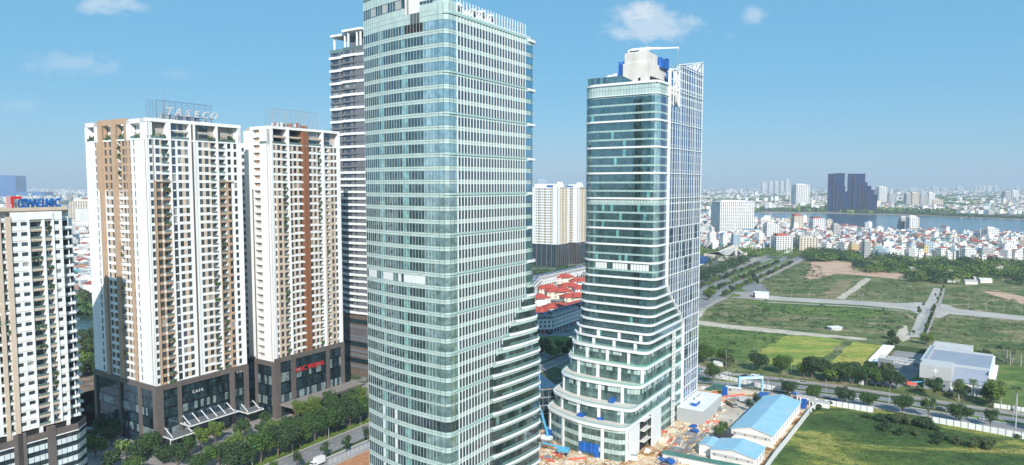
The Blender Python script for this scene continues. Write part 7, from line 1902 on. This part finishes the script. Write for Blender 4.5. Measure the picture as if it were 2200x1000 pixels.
# ---- people (tiny workers): skinned figures
def person(x, y, rot, vest, label, z=.07):
    o = empty('person', (x, y, z), rot, label, 'person'); b = MB()
    def loft(rings, m):
        n = 8; k = len(b.v)
        for (cx_, cy_, cz_, rx, ry) in rings:
            for i in range(n): t = 2 * math.pi * i / n; b.v.append((cx_ + rx * math.cos(t), cy_ + ry * math.sin(t), cz_))
        for j in range(len(rings) - 1):
            for i in range(n): b.f.append((k + j * n + i, k + j * n + (i + 1) % n, k + (j + 1) * n + (i + 1) % n, k + (j + 1) * n + i)); b.m.append(m); b.r.append(.5)
        b.f.append(tuple(k + (len(rings) - 1) * n + i for i in range(n))); b.m.append(m); b.r.append(.5)
    for sy in (-1, 1):
        loft([(0.12 * sy, .1 * sy, 0, .06, .05), (.1 * sy, .1 * sy, .45, .065, .06), (0, .09 * sy, .88, .09, .09)], 0)
        loft([(.1, .27 * sy, .82, .035, .03), (.0, .27 * sy, 1.1, .045, .045), (0, .2 * sy, 1.42, .055, .055)], 1)
    loft([(0, 0, .84, .11, .16), (0, 0, 1.1, .1, .15), (0, 0, 1.4, .11, .2), (0, 0, 1.48, .05, .06)], 1)
    loft([(0, 0, 1.48, .05, .05), (.01, 0, 1.56, .09, .08), (.01, 0, 1.66, .095, .085), (0, 0, 1.74, .05, .05)], 2)
    b.build('body', [mat('trousers', (.04, .05, .09), .9), vest, mat('skin', (.42, .26, .18), .7)], o)
    h = MB(); h.tube((0, 0, 1.68), (0, 0, 1.78), .13, .08, n=8); h.build('hard_hat', [M_yellow], o)
for i, (px, py, v, lb) in enumerate([(1568, 905, M_shw, 'worker in a pale shirt walking on the site road, left of a pair'), (1572, 908, M_tarp, 'worker in blue walking on the site road, right of a pair'), (1586, 892, M_steel, 'worker in grey beside the long blue roofed shed'), (1440, 938, M_orange_f, 'worker in orange among the spoil heaps'), (1508, 905, M_orange_f, 'worker in orange near the red barriers'), (1213, 990, M_yellow, 'worker in yellow beside the white and blue crane'), (1190, 962, M_shw, 'worker in white near the upright blue boom lift')]):
    person(*G(px, py), i * 1.3, v, lb)
# ---- boom lifts and crane
def boomlift(px, py, rot, ln, ang, label, body=M_mw, base=1):
    o = empty('boom_lift', (*G(px, py), .06), rot, label, 'boom lift'); b = MB(); b.box(-3, -1.4, .7, 3, 1.4, 1.4, 0); b.prism([(-3.2, -1.3), (1.8, -1.3), (2.4, 0), (1.8, 1.3), (-3.2, 1.3)], 1.5, 3.0, 1); b.build('chassis', [M_steel, body], o)
    for sx in (-2.2, 2.2):
        for sy in (-1, 1): w = MB(); w.tube((sx, sy * 1.7, .7), (sx, sy * 1.3, .7), .7, n=12); w.build('wheel', [M_tyre], o)
    dx, dz = math.cos(ang), math.sin(ang); bm = MB(); p0 = Vector((-1.5, 0, 2.6)); p1 = p0 + Vector((dx, 0, dz)) * ln * .5; p2 = p0 + Vector((dx, 0, dz)) * ln
    bm.bar(p0, p1, .75, 0); bm.bar(p1, p2, .48, 0); bm.bar(p0 - Vector((0, 0, .6)), p1 * .6 + p0 * .4, .25, 1); bm.build('boom', [M_lb, M_steel], o)
    k = MB(); q = p2; k.box(q.x, -1, q.z - 1.0, q.x + 1.2, 1, q.z - .9, 0)
    for s1 in (-1, 1): k.bar((q.x, s1, q.z - .9), (q.x, s1, q.z + .2), .06); k.bar((q.x + 1.2, s1, q.z - .9), (q.x + 1.2, s1, q.z + .2), .06)
    k.bar((q.x, -1, q.z + .2), (q.x, 1, q.z + .2), .06); k.bar((q.x + 1.2, -1, q.z + .2), (q.x + 1.2, 1, q.z + .2), .06); k.build('basket', [M_steel], o)
boomlift(1172, 950, 2.6, 22, 1.25, 'blue boom lift with its boom raised steeply between the towers')
boomlift(1208, 976, 2.75, 11, .12, 'white and pale blue boom lift parked with its boom lowered', M_lb)
boomlift(1960, 832, -.25, 9, .15, 'orange and white boom lift at the showroom driveway mouth', M_orange_f)
# ---- barriers, pallets, heaps
def barrier(px, py, L, rot, label, m=M_orange_f):
    o = empty('barrier', (*G(px, py), .06), rot, label, 'barrier'); b = MB()
    for q in range(int(L / 2)): b.box(q * 2, -.03, .1, q * 2 + 1.9, .03, 1.05, 0); b.bar((q * 2, 0, 0), (q * 2, 0, 1.2), .08, 1)
    b.build('mesh_panel', [m, M_steel], o)
for i, (px, py, L, rt) in enumerate(sorted([(1513, 848, 8, 0), (1556, 855, 14, .35), (1528, 870, 12, .9), (1538, 862, 8, -.4), (1505, 910, 10, .1), (1512, 932, 6, .9), (1446, 985, 10, 1.0), (1470, 970, 8, 1.0), (1400, 930, 8, 0), (1412, 985, 9, 1.1), (1160, 985, 9, -.7), (1186, 976, 6, -.8), (1222, 990, 8, .2), (1350, 972, 9, .95), (1430, 958, 12, 1.0)])):
    barrier(px, py, L, rt, f'{ordn(i)} orange mesh barrier from the left on the muddy site')
def pallet(px, py, nx, ny, nz, rot, m, label, name='stacked_slabs', cat='pallet', z=.06):
    o = empty(name, (*G(px, py), z), rot, label, cat); b = MB()
    for i in range(nx):
        for j in range(ny):
            k = max(1, nz - random.choice([0, 0, 1]))
            for q in range(k): b.box(i * 1.3 + random.uniform(-.05, .05), j * 1.3, .15 + q * .45, i * 1.3 + 1.2, j * 1.3 + 1.2, .15 + q * .45 + .4, 0)
    b.build('slabs', [m], o)
    b = MB(); b.box(-.1, -.1, 0, nx * 1.3, ny * 1.3, .13, 0); b.build('base', [M_wood], o)
for i, (px, py, nx, ny, nz, m) in enumerate(sorted([(1450, 935, 4, 3, 3, M_pal), (1432, 956, 4, 3, 3, M_pal), (1470, 965, 3, 2, 2, M_pal), (1478, 988, 4, 2, 2, M_steel), (1458, 975, 3, 3, 3, M_steel), (1466, 955, 2, 3, 3, M_gst), (1442, 990, 4, 2, 3, M_gst), (1488, 948, 3, 2, 2, M_steel), (1480, 940, 2, 2, 3, M_steel), (1462, 945, 3, 2, 2, M_wood), (1540, 868, 3, 2, 3, M_shw), (1548, 872, 2, 2, 2, M_shw), (1497, 840, 4, 2, 2, M_gst), (1510, 838, 3, 2, 2, M_shw), (1527, 842, 3, 3, 3, M_green_r), (1545, 846, 4, 2, 2, M_yellow), (1416, 968, 3, 2, 2, M_wood), (1395, 975, 3, 2, 2, M_shw), (1176, 990, 3, 2, 2, M_steel), (1430, 995, 3, 3, 2, M_tarp), (1462, 990, 3, 2, 2, M_tarp), (1490, 922, 3, 2, 2, M_tarp), (1447, 962, 3, 1, 1, M_orange_f), (1340, 985, 3, 1, 2, M_wood), (1375, 985, 2, 2, 1, M_wood)], key=lambda q: q[0])):
    pallet(px, py, nx, ny, nz, random.uniform(.4, 1.2), m, f'{ordn(i)} low stack of building material from the left on the site')
def frames(px, py, L, rot, label):
    o = empty('scaffold_stack', (*G(px, py), .06), rot, label, 'scaffolding'); b = MB()
    for q in range(int(L * 2)):
        x = q * .5 + random.uniform(-.1, .1); t = random.uniform(-.6, .6); b.bar((x, -1, .1), (x + t, -1, 2.0), .08); b.bar((x, 1, .1), (x + t, 1, 2.0), .08); b.bar((x + t, -1, 2.0), (x + t, 1, 2.0), .08); b.bar((x, -1, .9), (x, 1, .9), .08)
    b.bar((0, -1, .5), (L, -1, .6), .1); b.bar((0, 1, .7), (L, 1, .8), .1); b.build('frames', [M_steel], o)
for i, (px, py, L) in enumerate(sorted([(1455, 958, 9), (1470, 965, 9), (1462, 978, 8), (1440, 978, 7), (1482, 958, 6), (1505, 945, 6), (1424, 1000, 8), (1538, 885, 5), (1575, 862, 4), (1440, 1000, 6), (1606, 892, 5), (1160, 962, 8), (1172, 935, 6), (1203, 958, 6)])): frames(px, py, L, random.uniform(.6, 1.2), f'{ordn(i)} tangle of grey scaffold frames from the left on the site')
for i, (px, py, s_, h_) in enumerate([(1436, 1003, 4.0, 2.4), (1490, 935, 3.6, 2.2), (1705, 853, 3, 2)]):
    o = empty('covered_store', (*G(px, py), .05), r1, f'{ordn(i)} bright blue sheeted store hut from the left on the site', 'hut'); b = MB(); b.box(-s_ / 2, -s_ / 2, 0, s_ / 2, s_ / 2, h_ * .8, 1); b.face([(-s_ * .6, -s_ * .6, h_ * .85), (s_ * .6, -s_ * .6, h_ * .85), (s_ * .5, 0, h_ * 1.3), (-s_ * .5, 0, h_ * 1.3)], 0); b.face([(-s_ * .5, 0, h_ * 1.3), (s_ * .5, 0, h_ * 1.3), (s_ * .6, s_ * .6, h_ * .85), (-s_ * .6, s_ * .6, h_ * .85)], 0); b.build('cover', [M_tarp, M_steel], o)
# cabins beside the road
for i, (px, py, L, m, rf_) in enumerate([(1556, 842, 9, M_gst, M_shw), (1530, 838, 7, M_green_r, M_green_r), (1712, 862, 9, M_shw, M_gst), (1738, 872, 10, M_shw, M_gst)]):
    o = empty('site_cabin', (*G(px, py), .05), kr + math.pi, f'{ordn(i)} site cabin from the left against the road hoarding', 'cabin'); b = MB(); b.box(0, 0, 0, L, 3, 2.8, 0); b.box(.6, -.05, 0, 1.5, 0, 2.1, 1); b.box(2.5, -.05, 1.1, 4.0, 0, 2.0, 1); b.build('wall', [m, M_cw], o); b = MB(); b.box(-.3, -.3, 2.8, L + .3, 3.3, 2.95, 0); b.build('roof', [rf_], o)
for i, (px, py) in enumerate(sorted([(1560, 853), (1731, 880), (1180, 950)])):
    o = empty('blue_container', (*G(px, py), .05), r1, f'{ordn(i)} upright deep blue container from the left on the site', 'container'); b = MB(); b.box(0, 0, 0, 2.5, 2.5, 5.0, 0)
    for q in range(6): b.box(.1 + q * .4, -.06, .2, .3 + q * .4, 0, 4.8, 0)
    b.build('shell', [M_tarp], o)
# yellow formwork block and hoarding boards at the foot of the terraces
o = empty('formwork_box', (*G(1212, 945), .05), ANG + .5, 'yellow formwork box with blue top at the foot of the terraces', 'formwork'); b = MB(); b.box(0, 0, 0, 5, 8, 4.6, 0); b.box(.2, .2, 4.6, 4.8, 7.8, 4.8, 1)
for q in range(6): b.box(-.1, q * 1.4, 0, 0, q * 1.4 + .2, 4.6, 2)
b.build('panel', [mat('formwork_yellow', (.68, .50, .16), .8, var=.1), M_lb, M_wood], o)
for i, (px, py, L, hh) in enumerate([(1243, 965, 10, 2.0), (1283, 978, 6, 1.5), (1310, 985, 12, 2.2)]):
    o = empty('banner_board', (*G(px, py), .05), -.38, f'{ordn(i)} low white banner board from the left before the ground floor', 'board'); b = MB(); b.box(0, 0, .4, L, .12, .4 + hh, 0)
    b.box(0, 1.8, .4, L, 1.9, .3 + hh, 0); b.box(0, 0, .35 + hh, L, 1.9, .45 + hh, 1); b.build('panel', [M_shw, M_steel], o)
o = empty('blue_sheeting', loc2(-33.3, 16.5, 0), ANG - math.pi / 2 + .05, 'deep blue sheeting hung over the ground floor glazing between columns', 'sheeting'); b = MB()
for q in range(12): b.face([(q * .8 - 5, -.6 - (q % 2) * .12, 1.5 if q < 9 else 0), (q * .8 - 4.2, -.6 - ((q + 1) % 2) * .12, 1.5 if q < 9 else 0), (q * .8 - 4.2, -.6 - ((q + 1) % 2) * .12, 6), (q * .8 - 5, -.6 - (q % 2) * .12, 6)], 0)
b.build('sheet', [M_tarp], o)
# low link building between the towers with a blue striped roof
LK = empty('link_building', (-2, 322, 0), .32, 'low dark glass link building with a blue and white striped canopy roof', 'building')
b = MB(); b.box(-6, 0, 0, 26, 44, 21, 0)
for z in (4, 8, 12, 16, 20): b.box(-6.1, -.15, z, 26.1, 0, z + .5, 1); b.box(26, 0, z, 26.15, 44, z + .5, 1)
for x in range(-6, 27, 3): b.box(x - .08, -.2, 0, x + .08, 0, 21, 1)
b.build('glazed_wall', [M_pgl, M_steel], LK)
b = MB(); b.face([(-7, 8, 21.4), (16, -2, 21.4), (26, 26, 26), (2, 40, 26)], 0); b.face([(2, 40, 25.9), (26, 26, 25.9), (16, -2, 21.3), (-7, 8, 21.3)], 1)
for q in range(12):
    t = q / 12; b.bar((-7 + 9 * t, 8 + 32 * t, 21.5 + 4.6 * t), (16 + 10 * t, -2 + 28 * t, 21.5 + 4.6 * t), .5, 1, h=.15)
b.build('striped_roof', [mat('roof_blue', (.10, .28, .60), .5), M_mw], LK)
b = MB(); b.box(-20, 4, 0, -7, 30, 17, 0); b.box(-20.3, 3.7, 17, -6.8, 30.3, 17.6, 1); b.box(-16, 6, 17.6, -10, 12, 22, 2); b.build('side_block', [M_pgl, M_tarp, M_blank], LK)
# ---- street lamps
M_lpole = mat('lamp_pole', (.62, .64, .64), .4, .3); M_lgreen = mat('green_lamp_arm', (.05, .5, .25), .5)
def lamp(x, y, rot, h, label, group, green=False):
    o = empty('street_lamp', (x, y, .1), rot, label, 'street lamp', group); b = MB(); b.tube((0, 0, 0), (0, 0, h), .13, .07, n=6); b.build('pole', [M_lpole], o)
    b = MB(); b.bar((0, 0, h - .2), (1.8, 0, h + .5), .09); b.cbox(2.2, 0, h + .5, 1.0, .3, .16, 0); b.build('lamp_head', [M_lgreen if green else M_lpole], o)
for i, (px, py) in enumerate(sorted([(1650, 858), (1774, 858), (1910, 868), (2060, 865), (2176, 905), (1618, 795), (1700, 803), (1560, 790)])): lamp(*G(px, py), kr + 1.57, 11 if i < 5 else 8, f'{ordn(i)} street lamp from the left beside the main road', 'street lamps on the main road')
pl = empty('power_pylon_pole', (*G(2182, 920), 0), kr, 'tall pale power pole with a crossarm box at the right edge', 'pole'); b = MB(); b.tube((0, 0, 0), (0, 0, 17), .3, .2, n=6); b.box(-.9, -.2, 7.5, .9, .2, 7.8, 0); b.box(-.9, -.2, 9.4, .9, .2, 9.7, 0); b.box(-.9, -.2, 7.5, -.7, .2, 9.7, 0); b.box(.7, -.2, 7.5, .9, .2, 9.7, 0); b.build('pole', [M_lpole], pl)
for i, uq in enumerate(range(176, 300, 21)): lamp(*fromuv(uq, -245.3), ANG - 1.57, 10, f'{ordn(i)} boulevard lamp from the viewer with a green arm', 'green armed boulevard lamps', True)
for i, (px, py) in enumerate(sorted([(690, 935), (262, 1000), (480, 990)])): lamp(*G(px, py), ANG, 10, f'{ordn(i)} grey street lamp counted from the left among the trees', 'grey street lamps among the trees')
for i in range(14): lamp(*G(1700 + i * 38, 642 + i * 2.5), .5, 8, 'thin street lamp along the pale road through the scrub', 'street lamps on the field road')
# ---- hoarding and clay works at bottom left of the front tower
wall_run('panel_fence', [fromuv(196, -221.4), fromuv(300, -221.4)], 2.4, 'grey blue panel fence between the service lane and the clay bank', mat('fence_panel', (.42, .46, .50), .6, var=.1), .08, 2.6)
for i, (u_, v_, L) in enumerate([(226, -218.5, 16), (232, -216, 12), (222, -216.5, 8)]): barrier(0, 0, L, ANG, f'{ordn(i)} orange mesh barrier on the clay bank behind the panel fence'); bpy.context.scene.collection.objects
for i, o in enumerate([o for o in C.objects if o.name.startswith('barrier') and 'clay bank' in o.get('label', '')]):
    u_, v_ = [(226, -218.5), (232, -216), (222, -216.5)][i % 3]; x, y = fromuv(u_, v_); o.location = (x, y, .1)
o = empty('green_container', (*fromuv(231, -219), .05), ANG, 'small dark green bin container behind the panel fence', 'container'); b = MB(); b.box(0, 0, 0, 3, 2, 2, 0); b.build('shell', [M_green_r], o)
o = empty('white_billboard', (*fromuv(224, -220), .05), ANG + .3, 'blank white board tilted behind the panel fence', 'board'); b = MB(); b.box(0, 0, .3, 5, .15, 3.8, 0); b.bar((.5, .6, 0), (.5, .1, 3), .12); b.build('panel', [M_shw], o)
# garden paths left
for i in range(2):
    t = [(x[0], x[1]) for x in [G(200 + 45 * math.cos(k * .5), 975 + 16 * math.sin(k * .5)) for k in range(13)]]

# ---- loose rubble, offcuts and spoil over the site
rnd = random.Random(808); rb = MB()
zones = [G(1400, 1000), G(1425, 940), G(1470, 900), G(1510, 870), G(1500, 845), G(1575, 850), G(1560, 880), G(1530, 930), G(1500, 960), G(1480, 1000)]
zx0, zx1 = min(p[0] for p in zones), max(p[0] for p in zones); zy0, zy1 = min(p[1] for p in zones), max(p[1] for p in zones); nrb = 0
while nrb < 650:
    x, y = rnd.uniform(zx0, zx1), rnd.uniform(zy0, zy1)
    if not inpoly(x, y, zones): continue
    nrb += 1; q = rnd.random(); m = 0 if q < .4 else 1 if q < .62 else 2 if q < .8 else 3 if q < .84 else 4 if q < .92 else 5
    rb.cbox(x, y, .15 + rnd.random() * .3, rnd.uniform(.3, 1.8), rnd.uniform(.15, .9), rnd.uniform(.15, .8), m, rot=rnd.random() * 3)
for _ in range(420):
    a = rnd.uniform(0, 1); p = Vector(G(1150, 985)).lerp(Vector(G(1345, 1010)), a); x, y = p.x + rnd.gauss(0, 6), p.y + rnd.gauss(0, 7)
    q = rnd.random(); rb.cbox(x, y, .15, rnd.uniform(.2, 1.3), rnd.uniform(.15, .7), rnd.uniform(.1, .5), [0, 1, 2, 5, 4, 5][int(q * 6)], rot=rnd.random() * 3)
tag(rb.build('rubble', [M_pal, M_wood, M_steel, M_orange_f, M_shw, M_conc]), kind='stuff')
sm = MB()
for _ in range(26):
    x, y = rnd.uniform(zx0, zx1), rnd.uniform(zy0, zy1)
    if not inpoly(x, y, zones): continue
    r_ = rnd.uniform(1.2, 3.2); h_ = r_ * rnd.uniform(.3, .5); n_ = 9; ring = [(x + math.cos(k * 6.283 / n_) * r_ * rnd.uniform(.8, 1.2), y + math.sin(k * 6.283 / n_) * r_ * rnd.uniform(.8, 1.2)) for k in range(n_)]
    mid = [(x + (p[0] - x) * .45, y + (p[1] - y) * .45, h_ * rnd.uniform(.7, 1)) for p in ring]
    for k in range(n_): sm.face([(*ring[k], .04), (*ring[(k + 1) % n_], .04), mid[(k + 1) % n_], mid[k]], 0)
    sm.face(mid, 0)
tag(sm.build('spoil_heaps', [mat('spoil', (.50, .36, .22), .95, noise=.25, nscale=.8)]), kind='stuff')
# =====================================================================  THE AIR
hz = MB(); hz.box(-32000, -1500, -1.5, 32000, 42000, 330, 0)
m = bpy.data.materials.new('haze'); m.use_nodes = True; n = m.node_tree; n.nodes.remove(n.nodes['Principled BSDF'])
v = n.nodes.new('ShaderNodeVolumePrincipled'); v.inputs['Color'].default_value = (.76, .89, 1.0, 1); v.inputs['Density'].default_value = 9.5e-5; v.inputs['Anisotropy'].default_value = .0
n.links.new(v.outputs[0], n.nodes['Material Output'].inputs['Volume'])
o = hz.build('haze', [m]); tag(o, kind='stuff')
